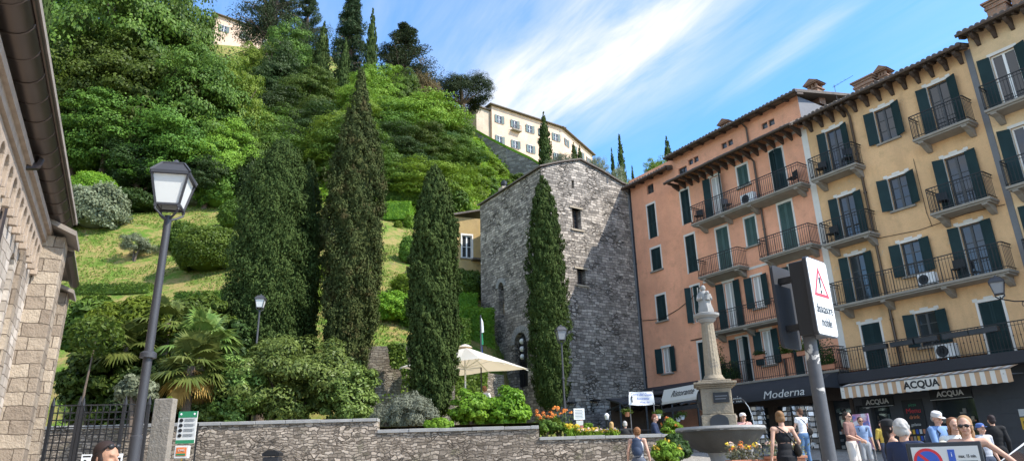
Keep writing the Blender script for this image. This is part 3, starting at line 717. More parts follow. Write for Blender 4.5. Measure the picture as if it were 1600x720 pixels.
# roofs
def roof(root,u0,u1,ze,out,ridge_y,ridge_z,back_y,th=.1,mat='darktile',rafters=.62,name='roof'):
    r=MB(); sl=(ridge_z-ze)/(ridge_y); z0=ze-out*sl
    for (y0,za,y1,zb) in ((-out,z0,ridge_y,ridge_z),(ridge_y,ridge_z,back_y,ze)):
        r.add([(u0,y0,za),(u1,y0,za),(u1,y1,zb),(u0,y1,zb),(u0,y0,za+th),(u1,y0,za+th),(u1,y1,zb+th),(u0,y1,zb+th)],
              [(0,3,2,1),(4,5,6,7),(0,1,5,4),(1,2,6,5),(2,3,7,6),(3,0,4,7)])
    tiles_row(r,u0,u1,-out-.06,z0+th,ridge_y,ridge_z+th+.02)
    rf=r.build(name,MT[mat],root)
    n=int((u1-u0)/rafters)
    for k in range(n+1):
        w=MB(); u=u0+.06+(u1-u0-.12)*k/n
        w.add([(u-.045,-out+.04,z0-.12),(u+.045,-out+.04,z0-.12),(u+.045,-.002,ze-.13),(u-.045,-.002,ze-.13),(u-.045,-out+.04,z0-.003),(u+.045,-out+.04,z0-.003),(u+.045,-.002,ze-.003),(u-.045,-.002,ze-.003)],[(0,3,2,1),(4,5,6,7),(0,1,5,4),(1,2,6,5),(2,3,7,6),(3,0,4,7)])
        w.build('rafter',MT['wood'],rf)
    g=MB(); g.tube([(u0-.03,-out-.1,z0+.0),(u1+.03,-out-.1,z0+.0)],.075,8); g.build('gutter',MT['copper'],rf,smooth=True)
    return rf
roof(pk,-8.55,.35,16.93,.55,4.5,18.0,9.2,rafters=.75)
roof(pk,UL-.35,-8.55,16.38,.5,4.5,17.6,9.2,rafters=.75)
# lower eave, a projecting skirt roof
r=MB(); r.add([(-8.35,-.95,15.02),(.02,-.95,15.02),(.02,-.002,15.5),(-8.35,-.002,15.5),(-8.35,-.95,15.10),(.02,-.95,15.10),(.02,-.002,15.62),(-8.35,-.002,15.62)],[(0,3,2,1),(4,5,6,7),(0,1,5,4),(1,2,6,5),(2,3,7,6),(3,0,4,7)])
tiles_row(r,-8.35,.02,-1.0,15.10,-.01,15.62); rf=r.build('lower_roof',MT['darktile'],pk)
for k in range(17):
    w=MB(); u=-8.25+k*.505; w.box(u-.05,u+.05,-.88,-.002,14.98,15.12); w.prism([(-.002,14.975),(-.55,14.975),(-.5,14.9),(-.002,14.72)],yz,u-.05,u+.05); w.build('eave_bracket',MT['wood'],rf)
g=MB(); g.tube([(-8.4,-1.04,15.05),(0,-1.04,15.05)],.08,8); g.build('gutter',MT['copper'],rf,smooth=True)
bb=balcony(pk,-7.0,-.12,12.2,.78,1.0,brackets=[-6.6,-4.9,-3.2,-.5]); balcony(pk,-6.95,-4.2,9.2,.78,.95,brackets=[-6.6,-4.5]); balcony(pk,-3.0,-.12,9.2,.78,.95,brackets=[-2.7,-.4])
balcony(pk,-6.6,-.12,6.2,.78,.95,brackets=[-6.3,-4.45,-2.4,-.5]); balcony(pk,-6.6,.1,3.5,.78,1.0,brackets=[])
b=MB().prism([(-.002,12.02),(-.70,12.02),(-.55,11.98),(-.002,11.9)],yz,-6.8,-.3); b.build('balcony_soffit',MT['concrete'],pk)
for a0,a1 in ((-6.75,-4.4),(-2.8,-.3)): MB().prism([(-.002,9.02),(-.70,9.02),(-.45,8.98),(-.002,8.85)],yz,a0,a1).build('balcony_soffit',MT['concrete'],pk)
pipe('downpipe',[(-3.05,-.95,15.0),(-3.0,-.5,14.8),(-2.95,-.1,14.5),(-2.95,-.1,3.4)],.055,'copper',pk)
pipe('downpipe',[(-3.15,-.5,16.8),(-3.1,-.1,16.5),(-3.1,-.1,15.62)],.05,'copper',pk)
pipe('downpipe',[(UL-.05,-.42,16.2),(UL-.02,-.1,15.9),(UL-.02,-.1,3.2)],.055,'lead',pk)
pipe('cable',[(-12.2,-.03,7.9),(-10.6,-.03,7.7),(-9.3,-.03,8.0),(-8.3,-.03,8.35),(-7.3,-.03,9.0)],.018,'black',pk,False)
pipe('cable',[(-8.6,-.03,6.15),(-7.2,-.03,6.15)],.03,'copper',pk,False)
for u,y,z,w_ in ((-12.0,2.2,16.9,.5),(-7.7,2.0,17.35,.55),(-5.1,1.0,17.2,.55)): chimney(pk,u,y,z-.6,z+.35,w_,.5)
chimney(pk,-.35,2.3,17.1,18.0,.55,.55)
b=MB(); b.box(-3.6,-1.2,1.0,2.0,17.0,17.55); b.build('roof_box',MT['lead'],pk)
# antennas
b=MB(); b.tube([(.3,3,17.2),(.3,3,18.25)],.013,5); b.tube([(.2,3.0,18.15),(1.3,3.1,18.3)],.01,5)
for k in range(4): b.bar((.3+k*.2,2.9,18.17+k*.027),(.3+k*.2,3.1,18.17+k*.027),.008)
b.build('antenna',MT['iron'],pk)
# little things on balconies (own objects)
def fpos(u,y,z): 
    return Vector((14.277,30,0))+DIR*u+Vector((.83653,.54792,0))*y+Vector((0,0,z))
def folding_chair(u,y,z,rz,label,mat='iron'):
    t_=empty('balcony_chair',fpos(u,y,z),FAN+rz,label,'chair')
    MB().box(-.2,.2,-.2,.2,.43,.46).build('seat',MT[mat],t_); MB().box(-.2,.2,.17,.2,.55,.85).build('backrest',MT[mat],t_)
    for a in (-1,1):
        for c_ in (-1,1): MB().bar((a*.18,c_*.18,0),(a*.18,c_*.18,.43 if c_<0 else .85),.03).build('leg',MT[mat],t_)
    return t_
folding_chair(-6.7,-.42,12.2,.3,'dark slatted chair at the left end of the top pink balcony')
folding_chair(-.75,-.42,12.2,-.4,'dark chair at the right end of the top pink balcony')
folding_chair(-4.75,-.42,12.2,1.2,'grey folding chair beside the open doors of the top pink balcony','lead')
def aircon(u,y,z,label,s=1.0):
    t_=empty('air_conditioner',fpos(u,y,z),FAN,label,'air conditioner')
    MB().box(-.4*s,.4*s,-.14,.14,.06,.6*s).build('casing',MT['white'],t_,bevel=.015)
    f=MB(); f.lathe([(.20*s,0),(.23*s,.012),(.23*s,.0)],(0,0,0),20); 
    for k in range(5): f.lathe([(.04*s*k+.01,0),(.04*s*k+.02,0),(.04*s*k+.02,.01),(.04*s*k+.01,.01)],(0,0,0),16)
    fo=f.build('fan_grille',MT['darkmetal'],None); fo.data.transform(Matrix.Translation((-.1*s,-.145,.32*s))@Matrix.Rotation(R(90),4,'X')); fo.parent=t_
    MB().box(-.36*s,-.30*s,-.12,.12,0,.058).build('foot',MT['iron'],t_); MB().box(.30*s,.36*s,-.12,.12,0,.058).build('foot',MT['iron'],t_)
    return t_
aircon(-3.4,-.35,12.2,'white air conditioner on the top balcony of the pink house')
# ================================================================ YELLOW BUILDING
ye=facade_root('yellow_apartment_building','yellow ochre house with balconies above the striped shop awning','apartment building')
hs=[]
def Y_(u0,u1,z0,z1,**k): hs.append((u0,u1,z0,z1)); window(ye,u0,u1,z0,z1,**k)
k1=dict(frame='darkframe',rows=3)
Y_(1.05,1.83,12.15,14.4,style='open',sw=.38,**k1); Y_(3.42,4.2,12.82,14.36,style='open',sw=.42,**k1); Y_(5.72,6.52,12.15,14.4,style='open',sw=.40,**k1)
Y_(1.02,1.8,9.0,11.1,style='open',sw=.38,**k1); Y_(3.38,4.16,9.72,11.14,style='open',sw=.42,**k1); Y_(5.7,6.48,8.95,11.15,style='open',sw=.40,**k1)
Y_(.98,1.72,6.2,8.32,style='open',sw=.38,**k1); Y_(3.3,4.08,6.88,8.26,style='open',sw=.42,**k1); Y_(5.62,6.38,6.2,8.3,style='open',sw=.38,**k1)
Y_(.97,1.80,3.3,5.28,style='closed',**k1); Y_(3.28,4.08,4.0,5.32,style='open',sw=.42,**k1); Y_(5.62,6.42,3.3,5.28,style='closed',**k1)
b=MB(); wall(b,0.003,7.6,3.45,15.3,hs,xz); b.quad((0.003,.0,15),(0.003,9,15),(0.003,9,15.3),(0.003,0,15.3)); b.quad((.003,9,0),(7.6,9,0),(7.6,9,15.3),(.003,9,15.3))
b.build('wall',MT['yellow'],ye)
b=MB(); b.box(0.003,.14,-.022,-.001,3.6,15.0)
b.build('corner_strip',MT['trim'],ye)
b=MB(); b.box(7.38,7.60,-.022,-.001,3.6,15.2); b.build('downpipe_strip',MT['lead'],ye)
roof(ye,0.05,7.55,15.36,.62,4.5,16.7,9.2,rafters=.62)
def big_brackets(root,u0,u1,z,n,out=.6):
    for k in range(n):
        u=u0+(u1-u0)*(k+.5)/n; w=MB()
        w.prism([(-.002,z),(-out,z-.10),(-out,z-.22),(-out*.75,z-.30),(-out*.45,z-.32),(-.1,z-.5),(-.002,z-.52)],yz,u-.065,u+.065)
        w.build('eave_bracket',MT['wood'],root)
big_brackets(ye,0.15,7.5,15.22,13)
balcony(ye,.35,2.6,12.1,.78,1.0,brackets=[.6,2.35]); balcony(ye,5.05,7.2,12.1,.78,1.0,brackets=[5.3,6.95]); balcony(ye,.35,2.6,8.95,.78,1.0,brackets=[.6,2.35]); balcony(ye,5.05,7.2,8.9,.78,1.0,brackets=[5.3,6.95])
balcony(ye,.3,7.2,6.15,.8,1.0,brackets=[.7,2.5,4.9,6.9]); 
balcony(ye,.12,7.3,3.3,.82,1.0,'knob',brackets=[])
pipe('downpipe',[(2.42,-.7,15.0),(2.4,-.3,14.85),(2.38,-.1,14.6),(2.38,-.1,3.4)],.06,'copper',ye)
pipe('cable',[(2.5,-.03,8.75),(4.2,-.03,8.6),(6.0,-.03,8.72),(7.35,-.03,8.65)],.012,'black',ye,False); pipe('cable',[(4.6,-.03,11.6),(4.62,-.03,9.2),(4.7,-.03,8.6)],.010,'black',ye,False)
chimney(ye,1.9,3.0,16.0,17.2,.95,.6,'flat'); chimney(ye,2.75,3.2,16.2,17.4,.4,.5,'hut')
aircon(4.25,-.4,6.2,'white air conditioner on the second floor balcony of the yellow house',.85); aircon(4.35,-.4,3.35,'cream air conditioner behind the lowest yellow balcony railing',.95)
folding_chair(.8,-.45,12.1,.2,'black chair on the top left yellow balcony'); folding_chair(2.1,-.45,12.1,-2.4,'second black chair on the top left yellow balcony, at its right end')
folding_chair(.75,-.45,8.95,.1,'black chair on the left yellow balcony, third floor'); folding_chair(5.5,-.45,8.9,.5,'black chair on the right yellow balcony, third floor')
folding_chair(5.45,-.45,6.15,.1,'black chair on the long second floor yellow balcony')
def planter(u,z,L,label,y=-.86,leaf='L_deep',empty_=True,n=140):
    t_=empty('balcony_planter',fpos(u,y,z),FAN,label,'planter')
    MB().box(-L/2,L/2,-.09,.09,0,.16).box(-L/2-.01,L/2+.01,-.1,.1,.161,.18).build('trough',MT['darkmetal'],t_)
    MB().box(-L/2+.01,L/2-.01,-.085,.085,.181,.19).build('soil',MT['bark'],t_)
    if not empty_:
        p=np.stack([G.uniform(-L/2,L/2,n),G.normal(size=n)*.07,.2+abs(G.normal(size=n))*.11],1); quads_obj('foliage',leaves(p,G.normal(size=(n,3))+[0,0,.5],.08,.6),MT[leaf],t_)
    return t_
for i,(u,L) in enumerate(((1.9,1.0),(3.0,.9),(3.95,.85),(5.0,.9),(5.95,.95))):
    planter(u,4.04,L,['long black trough over the railing beside the left closed shutters','empty black trough hooked on the lowest yellow railing, second from left','middle black trough hung under the first floor yellow window','black trough hung just right of the lower air conditioner','black trough hung before the right closed shutters, nearest the lantern'][i])
# ================================================================ CREAM BUILDING
cr=facade_root('cream_apartment_building','pale cream house at the right edge with white framed balcony doors','apartment building')
hs=[]
def C_(u0,u1,z0,z1,**k): hs.append((u0,u1,z0,z1)); window(cr,u0,u1,z0,z1,**k)
for z in (12.2,9.1,6.1,3.3):
    C_(8.15,9.0,z,z+2.3,style='open',sw=.42,frame='whiteframe',rows=1,ear=False); C_(10.6,11.4,z+.6,z+2.2,style='open',sw=.42,frame='whiteframe',rows=1,ear=False)
    C_(13.0,13.85,z,z+2.3,style='open',sw=.42,frame='whiteframe',rows=1,ear=False)
    balcony(cr,7.75,9.9,z-.05,.78,1.0,brackets=[8.0,9.6] if z>3.4 else []); balcony(cr,12.4,14.5,z-.05,.78,1.0,brackets=[12.7,14.2] if z>3.4 else [])
b=MB(); wall(b,7.603,16.0,3.45,15.75,hs,xz); b.quad((16,0,-1),(16,9,-1),(16,9,15.6),(16,0,15.6)); b.quad((7.603,0,15),(7.603,9,15),(7.603,9,15.75),(7.603,0,15.75)); b.quad((7.603,9,0),(16,9,0),(16,9,15.6),(7.603,9,15.6))
b.build('wall',MT['cream'],cr)
roof(cr,7.5,16.3,15.8,.62,4.5,17.3,9.2,rafters=.62); big_brackets(cr,7.65,16,15.66,14)
chimney(cr,8.3,2.0,16.0,17.3,.7,.6,'flat'); chimney(cr,9.15,2.2,16.2,17.5,.7,.6,'flat')
b=MB(); b.lathe([(.02,0),(.2,.03),(.33,.11)],(0,0,0),18); d_=b.build('satellite_dish',MT['terracotta'],cr); d_.data.transform(Matrix.Translation((9.9,1.5,17.3))@Matrix.Rotation(R(75),4,'X'))
b=MB(); b.tube([(9.9,1.6,16.4),(9.9,1.6,17.3)],.025,6); b.tube([(9.5,2.6,16.8),(9.5,2.6,19.2)],.018,6); b.build('mast',MT['iron'],cr)
# ================================================================ SHOPFRONTS (ground floor of the row)
def shopfloor(root,u0,u1,zb,holes,mat='charcoal',name='shopfront'):
    b=MB(); wall(b,u0,u1,zb,3.12,holes,xz,rev=.35,d=.02); return b.build(name,MT[mat],root)
# yellow house: ACQUA shop
H=[(.06,.5,-1.2,2.0),(.7,1.5,-1.2,1.88),(3.2,4.7,.05,1.94),(6.55,7.6,-1.6,2.6)]
shopfloor(ye,0.01,7.6,-1.6,H)
b=MB(); b.box(.01,7.45,-.9,.015,2.88,3.12); b.box(.01,7.45,-.9,-.82,3.121,3.29); b.build('fascia',MT['awning_dark'],ye)
for h in H:
    b=MB(); b.box(h[0]+.002,h[1]-.002,.30,.32,h[2],h[3]); b.build('shop_window',MT['glass' if h[0]<6 else 'charcoal'],ye)
# goods in the display
def display(root,u0,u1,z0,z1,n,seed,y=.27):
    rr=random.Random(seed); cols=['offwhite','terracotta','lead','grey_stone','pale_stone','wetstone','concrete','shutter_grey']; bs={}
    for k in range(n):
        c=rr.choice(cols); b=bs.setdefault(c,MB()); w=rr.uniform(.05,.16); h=rr.uniform(.05,.2); u=rr.uniform(u0,u1-w); z=z0+int(rr.uniform(0,(z1-z0)/.3))*.3
        b.box(u,u+w,y-.03,y+.01+rr.uniform(0,.01),z,z+h)
    for c,b in bs.items(): tag(b.build('display_goods',MT[c],root),kind='stuff')
display(ye,3.25,4.65,.2,1.5,44,3); display(ye,.75,1.45,.2,1.6,10,4)
t=NT('graffiti_art'); co=t.obj(); v=t.n('ShaderNodeTexWave',{'Vector':co,'Scale':3.0,'Distortion':14.0,'Detail':3.0,'Detail Scale':1.5})
MT['doodle']=t.end(t.bsdf(t.ramp(v.outputs[0],[(.45,(.03,.035,.035)),(.5,(.4,.42,.4)),(.56,(.05,.06,.06))]),.6))
b=MB().box(.07,.49,.24,.26,.6,1.98); b.build('window_drawing',MT['doodle'],ye)
for (u,z,w_) in ((1.08,2.10,1.3),(3.95,2.16,1.5)):
    b=MB().box(u-w_/2,u+w_/2,-.06,.018,z-.2,z+.16); sg=b.build('shop_sign',MT['black'],ye)
    text_mesh('ACQUA',.27,MT['offwhite'],sg,Mpl((u,-.068,z-.02),(1,0,0)),bold=.008)
    MB().box(u-w_/2,u+w_/2,-.075,-.062,z-.215,z-.2).build('light_strip',MT['offwhite'],sg)
# menu board with coloured writing
b=MB().box(2.05,2.85,-.03,.018,.15,2.05); mb_=b.build('menu_board',MT['black'],ye)
for i,(s_,c_,z_,z2) in enumerate((('pizza','green',.12,1.85),('Menu','red',.20,1.62),('drink','orange',.15,1.38),('gelato','offwhite',.12,1.1))):
    text_mesh(s_,z_*1.3,MT[c_],mb_,Mpl((2.45,-.034,z2),(1,0,0)))
for j in range(3):
    for k in range(5): MB().box(2.13+k*.135,2.22+k*.135,-.04,-.031,.25+j*.25,.42+j*.25).build('menu_photo',MT[['offwhite','terracotta','pale_stone','yellowp','blue'][(j+k)%5]],mb_)
# intercom and notice
b=MB().box(6.05,6.3,-.02,.018,.72,1.12).build('notice',MT['yellowp'],ye); MB().box(6.12,6.22,-.026,-.021,.84,1.0).build('notice_print',MT['black'],b); MB().box(6.1,6.24,-.026,-.021,.76,.80).build('notice_print',MT['black'],b)
MB().box(6.05,6.3,-.02,.018,1.16,1.4).build('notice',MT['offwhite'],ye)
MB().box(.54,.66,-.01,.018,1.85,2.0).build('notice',MT['offwhite'],ye)
for i in range(7): MB().box(5.5,6.5,.0,.018,-1.2+i*.5,-.74+i*.5).build('wall_panel',MT['charcoal'],ye)
pipe('downpipe',[(6.75,-.06,3.1),(6.75,-.06,-1.3)],.035,'lead',ye)
# striped awning
b=MB(); n=38; u0,u1=.5,6.75; oy=1.55
MTs=[MT['offwhite'],MT['pale_stone']]
MT['awn_tan']=simple('tan_awning_stripe',(.52,.33,.19),.85,var=.1); MT['awn_white']=simple('cream_awning_stripe',(.70,.66,.58),.85,var=.1)
for k in range(n):
    b.cur=k%2; a=u0+(u1-u0)*k/n; c=u0+(u1-u0)*(k+1)/n
    b.add([(a,-.85,2.84),(c,-.85,2.84),(c,-oy,2.68),(a,-oy,2.68),(a,-oy,2.23-.02*(k%2)),(c,-oy,2.23-.02*((k+1)%2))],[(0,1,2,3),(3,2,5,4)])
aw=b.build('awning',[MT['awn_white'],MT['awn_tan']],ye,fix=False)
MB().box(3.13,4.33,-oy-.006,-oy-.003,2.23,2.67).build('awning_patch',MT['awn_white'],aw)
text_mesh('ACQUA',.36,MT['black'],aw,Mpl((3.73,-oy-.012,2.45),(1,0,0)),bold=.012,width=1.0)
MB().box(u0,u1,-oy-.02,-oy+.02,2.66,2.70).bar((.6,-.05,2.6),(.6,-oy,2.5),.04).bar((6.5,-.05,2.6),(6.5,-oy,2.5),.04).build('awning_bar',MT['lead'],aw)
# pink house shops
H=[(-6.2,-4.3,.2,2.3),(-4.0,-2.6,-.2,2.3),(-2.2,-1.35,-.3,2.3),(-1.1,-.15,.2,2.3)]
b=MB(); wall(b,-7.0,0,-.6,3.2,H,xz,rev=.35,d=-.02); b.build('shopfront',MT['wood'],pk)
for h in H: MB().box(h[0]+.002,h[1]-.002,.30,.32,h[2],h[3]).build('shop_window',MT['glass'],pk)
display(pk,-6.1,-4.35,.3,2.1,40,8); display(pk,-3.95,-2.7,.3,2.1,40,9); display(pk,-1.05,-.2,.3,2.1,26,10)
b=MB(); n=6
prof=[(-.5,3.42),(-1.3,3.30),(-1.95,3.0),(-2.15,2.72),(-2.15,2.42)]
vs=[]; 
for u in (-6.75,.05): vs+=[(u,y,z) for y,z in prof]
b.add(vs,[(i,i+1,i+6,i+5) for i in range(4)]); b.add([(-6.75,y,z) for y,z in prof]+[(-6.75,-.5,2.72)],[(0,1,2,3,5)]); b.add([(.05,y,z) for y,z in prof]+[(.05,-.5,2.72)],[(0,1,2,3,5)])
aw=b.build('shop_awning',MT['awning_dark'],pk,smooth=True)
a_=Vector((0,-1.95,3.0)); 
text_mesh('poleria',.42,MT['offwhite'],aw,Mpl((-4.75,-2.165,2.60),(1,0,0)),shear=.25,extrude=.006,width=1.25); text_mesh('Moderna',.46,MT['offwhite'],aw,Mpl((-1.8,-2.165,2.62),(1,0,0)),shear=.25,extrude=.006,width=1.25)
# restaurant under the wing: dark recess with canopy
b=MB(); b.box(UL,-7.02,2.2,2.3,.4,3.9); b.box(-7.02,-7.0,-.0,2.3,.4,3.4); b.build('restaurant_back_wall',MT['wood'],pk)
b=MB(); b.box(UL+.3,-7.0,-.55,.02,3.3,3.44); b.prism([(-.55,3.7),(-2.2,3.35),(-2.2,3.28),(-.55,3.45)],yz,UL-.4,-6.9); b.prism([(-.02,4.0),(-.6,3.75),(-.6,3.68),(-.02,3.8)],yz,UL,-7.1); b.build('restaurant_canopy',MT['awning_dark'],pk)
# ================================================================ STONE TOWER
TA=R(33.2)
tw=empty('stone_tower',(1.778,36.652,0),TA,'grey medieval stone tower with small windows and a low gabled roof','tower')
zt=16.37
b=MB()
fh=[(2.13,2.78,12.95,14.25),(2.25,2.85,9.62,10.55),(2.22,2.42,15.55,16.05)]
wall(b,0,8.4,.6,zt,fh,xz,rev=.42)
b.prism([(0,zt),(8.4,zt-.6),(8.4,zt-.05),(6.6,16.62),(5.2,16.95),(3.1,17.52),(1.6,17.2)],xz,.0,.35) if False else None
def gable(b,fn,d0,d1):
    poly=[(0,zt+.001),(8.4,zt+.001),(6.9,16.5),(6.2,16.62),(4.6,17.12),(2.95,17.5),(1.4,16.98)]
    slot=(5.0,5.14,16.45,16.85)
    b.prism(poly,fn,d0,d1)
gable(b,xz,.0,.4)
sh_=[(4.35,4.95,8.35,10.55,.3),(2.05,3.3,4.1,7.15,.62)]
wall(b,0,7.05,.6,zt+.02,sh_,yz,rev=.4)
b.quad((0,7.05,0),(8.4,7.05,0),(8.4,7.05,zt),(0,7.05,zt)); b.quad((8.4,0,0),(8.4,7.05,0),(8.4,7.05,zt),(8.4,0,zt))
b.build('wall',MT['tower'],tw)
b=MB()
def rslab(p0,p1,w,th=.09):
    (xa,za),(xb,zb)=p0,p1
    b.add([(xa,-.14,za),(xb,-.14,zb),(xb,7.2,zb+w),(xa,7.2,za+w),(xa,-.14,za+th),(xb,-.14,zb+th),(xb,7.2,zb+th+w),(xa,7.2,za+th+w)],[(0,3,2,1),(4,5,6,7),(0,1,5,4),(1,2,6,5),(2,3,7,6),(3,0,4,7)])
for p0,p1 in (((-.16,16.36),(1.4,17.0)),((1.4,17.0),(2.95,17.52)),((2.95,17.52),(4.6,17.14)),((4.6,17.14),(6.2,16.64)),((6.2,16.64),(8.5,16.4))): rslab(p0,p1,0)
b.build('roof',MT['darktile'],tw)
b=MB().box(.5,1.05,5.0,5.5,16.4,17.15); c_=b.build('chimney',MT['pale_stone'],tw); MB().lathe([(.17,0),(.15,.15),(.2,.2),(.2,.42),(.08,.5)],(.78,5.25,17.15),10).build('chimney_cowl',MT['iron'],c_)
for (x0,x1,z0,z1) in fh[:2]:
    wn=MB().box(x0-.2,x1+.15,-.07,.3,z1+.0,z1+.1).box(x0-.16,x1+.16,-.09,.4,z0-.1,z0-.002).build('window',MT['pale_stone'],tw)
    MB().box(x0,x1,.38,.40,z0,z1).build('pane',MT['glass'],wn)
    f=MB().box(x0,x0+.08,.30,.36,z0,z1).box(x1-.08,x1,.30,.36,z0,z1).box((x0+x1)/2-.02,(x0+x1)/2+.02,.30,.36,z0,z1)
    for k in range(1,6): f.box(x0,x1,.33,.345,z0+(z1-z0)*k/6-.012,z0+(z1-z0)*k/6+.012)
    f.build('grille',MT['wood'],wn)
MB().box(2.2,2.44,.41,.43,15.5,16.1).build('slot',MT['black'],tw); MB().box(5.0,5.13,-.01,.02,16.42,16.8).build('slot',MT['black'],tw)
# arched window and door on the shaded side
wn=MB().box(.38,.42,4.3,5.0,8.3,10.6).build('window',MT['glass'],tw)
f=MB().box(.30,.36,4.62,4.67,8.35,10.5)
for k in range(1,7): f.box(.32,.35,4.35,4.95,8.35+k*.3,8.37+k*.3)
f.build('grille',MT['iron'],wn); MB().box(.33,.37,4.4,4.62,8.4,9.0).box(.33,.37,4.68,4.9,8.6,9.3).build('stained_glass',MT['yellowp'],wn)
dr=MB().box(.3,.38,2.0,3.35,3.8,7.2).build('door',MT['black'],tw); f=MB()
for y in (2.25,2.5,2.85,3.1): f.box(.25,.3,y-.03,y+.03,4.1,6.9)
for z in (4.9,5.7,6.3): f.box(.25,.295,2.05,3.3,z-.03,z+.03)
f.build('door_bars',MT['darkmetal'],dr)
# voussoirs of the door arch
for cy,cz,r0,r1,n,x0 in ((2.675,6.53,.63,1.02,13,0),(4.65,10.25,.31,.56,9,0)):
    b=MB()
    for k in range(n):
        a0=math.pi*k/n+.02; a1=math.pi*(k+1)/n-.02
        b.prism([(cy+r0*math.cos(a0),cz+r0*math.sin(a0)),(cy+r1*math.cos(a0),cz+r1*math.sin(a0)),(cy+r1*math.cos(a1),cz+r1*math.sin(a1)),(cy+r0*math.cos(a1),cz+r0*math.sin(a1))],yz,-.045,.06)
    b.build('arch_stones',MT['grey_stone'],tw,bevel=.01)
pipe('downpipe',[(6.78,-.1,16.5),(6.78,-.1,1.2)],.06,'iron',tw)
# lantern with three round lights hanging in the arch
def TP(x,y,z):
    return Vector((1.778,36.652,0))+Vector((math.cos(TA),math.sin(TA),0))*x+Vector((-math.sin(TA),math.cos(TA),0))*y+Vector((0,0,z))
t_=empty('hanging_glass_lamp',TP(-.25,2.15,5.45),TA,'tall hanging lamp of three round glass globes beside the tower door arch','lamp')
f=MB().box(-.03,.03,-.2,-.17,0,1.35).box(-.03,.03,.17,.2,0,1.35).box(-.03,.03,-.17,.17,1.32,1.35).box(-.03,.03,-.17,.17,0,.03).tube([(0,0,1.35),(0,0,1.7),(.26,0,1.75)],.015,6)
f.build('cage',MT['darkmetal'],t_)
for k in range(3): MB().ell((0,0,.24+.43*k),(.15,.15,.16),14,10).build('glass_globe',MT['lampglass'],t_,smooth=True)
# ================================================================ OCHRE HOUSE behind the tower
oc=empty('ochre_house',(-3.95,44.3,0),R(20),'small yellow ochre house peeping out behind the left side of the tower','house')
b=MB(); wall(b,0,2.3,8,16.3,[(.55,1.25,13.4,15.0)],xz,rev=.15); b.quad((0,0,8),(0,6,8),(0,6,16.6),(0,0,15.6)); b.quad((0,6,8),(4,6,8),(4,6,16.6),(0,6,16.6)); b.quad((2.3,0,8),(2.3,6,8),(2.3,6,16.3),(2.3,0,16.3))
b.build('wall',MT['ochre'],oc)
MB().add([(-.3,-.35,16.25),(2.6,-.35,17.0),(2.6,6,17.2),(-.3,6,16.5),(-.3,-.35,16.37),(2.6,-.35,17.12),(2.6,6,17.32),(-.3,6,16.62)],[(0,3,2,1),(4,5,6,7),(0,1,5,4),(1,2,6,5),(2,3,7,6),(3,0,4,7)]).build('roof',MT['darktile'],oc)
window(oc,.55,1.25,13.4,15.0,style='bare',frame='whiteframe',rows=2,ear=False)
MB().box(1.2,2.4,-.5,0,13.2,13.32).build('side_roof',MT['darktile'],oc)
# ================================================================ VILLAS ON THE HILL
def villa_at(name,P,ang,L,zb,zt,label,wins,rows,z_b,style='villa',D=9,cat='villa',shp=None):
    v_=empty(name,(P[0],P[1],0),ang,label,cat); hs=[]
    for u in wins:
        for r_,(z0,z1) in enumerate(rows): hs.append((u-.55,u+.55,z0,z1))
    b=MB(); wall(b,0,L,zb,zt,hs,xz,rev=.2); b.quad((0,0,zb),(0,D,zb),(0,D,zt),(0,0,zt)); b.quad((L,0,zb),(L,D,zb),(L,D,zt),(L,0,zt)); b.quad((0,D,zb),(L,D,zb),(L,D,zt),(0,D,zt))
    b.build('wall',MT['villa'],v_)
    for h in hs: window(v_,*h,style='open',frame='whiteframe',sh='shutter_grey',rows=2,ear=False,trim=True,sw=.55)
    r=MB(); o=.7; zc=(L/2,D/2)
    r.add([(-o,-o,zt),(L+o,-o,zt),(L+o,D+o,zt),(-o,D+o,zt),(D/2,D/2,zt+1.9),(L-D/2,D/2,zt+1.9),(-o,-o,zt+.18),(L+o,-o,zt+.18),(L+o,D+o,zt+.18),(-o,D+o,zt+.18)],
          [(0,3,2,1),(0,1,7,6),(1,2,8,7),(2,3,9,8),(3,0,6,9),(6,7,5,4),(7,8,5),(8,9,4,5),(9,6,4)])
    r.build('roof',MT['darktile'],v_)
    return v_
A=at(768,163,120); B_=at(882,205,128)
a=math.atan2(B_.y-A.y,B_.x-A.x)
# eave line is level: slide the far end so that both ends share one height
def level_far(pA,px,py,Yg):
    lo,hi=40,400
    for _ in range(60):
        mid=(lo+hi)/2
        if at(px,py,mid).z<pA.z: lo=mid
        else: hi=mid
    return at(px,py,lo)
B_=level_far(A,878,199,125); a=math.atan2(B_.y-A.y,B_.x-A.x); L=math.hypot(B_.x-A.x,B_.y-A.y)
zt_=A.z-.3
va=villa_at('hill_villa',(A.x,A.y),a,L,zt_-12,zt_,'long cream villa with grey shutters on the hilltop above the tower',[L*x for x in (.10,.31,.52,.70,.90)],[(zt_-3.4,zt_-1.7),(zt_-7.9,zt_-6.2)],0)
C_2=level_far(B_,925,240,150); a2=math.atan2(C_2.y-B_.y,C_2.x-B_.x); L2=math.hypot(C_2.x-B_.x,C_2.y-B_.y)
def on_villa(u,y,z): return None
for u in (.31,.70):
    MB().box(L*u-1.1,L*u+1.1,-.9,0,zt_-4.25,zt_-4.05).build('balcony',MT['concrete'],va); b=MB()
    for k in range(14): b.box(L*u-1.05+k*.16,L*u-1.02+k*.16,-.88,-.85,zt_-4.05,zt_-3.1)
    b.box(L*u-1.08,L*u+1.08,-.89,-.84,zt_-3.1,zt_-3.04); b.build('railing',MT['iron'],va)
vb=villa_at('hill_villa',(B_.x,B_.y),a2,L2,zt_-14,zt_-.05,'right wing of the cream hilltop villa, receding behind olive trees',[L2*x for x in (.12,.36,.60,.84)],[(zt_-3.4,zt_-1.7),(zt_-7.9,zt_-6.2)],0,D=8)
A2=level_far(A,738,165,118)
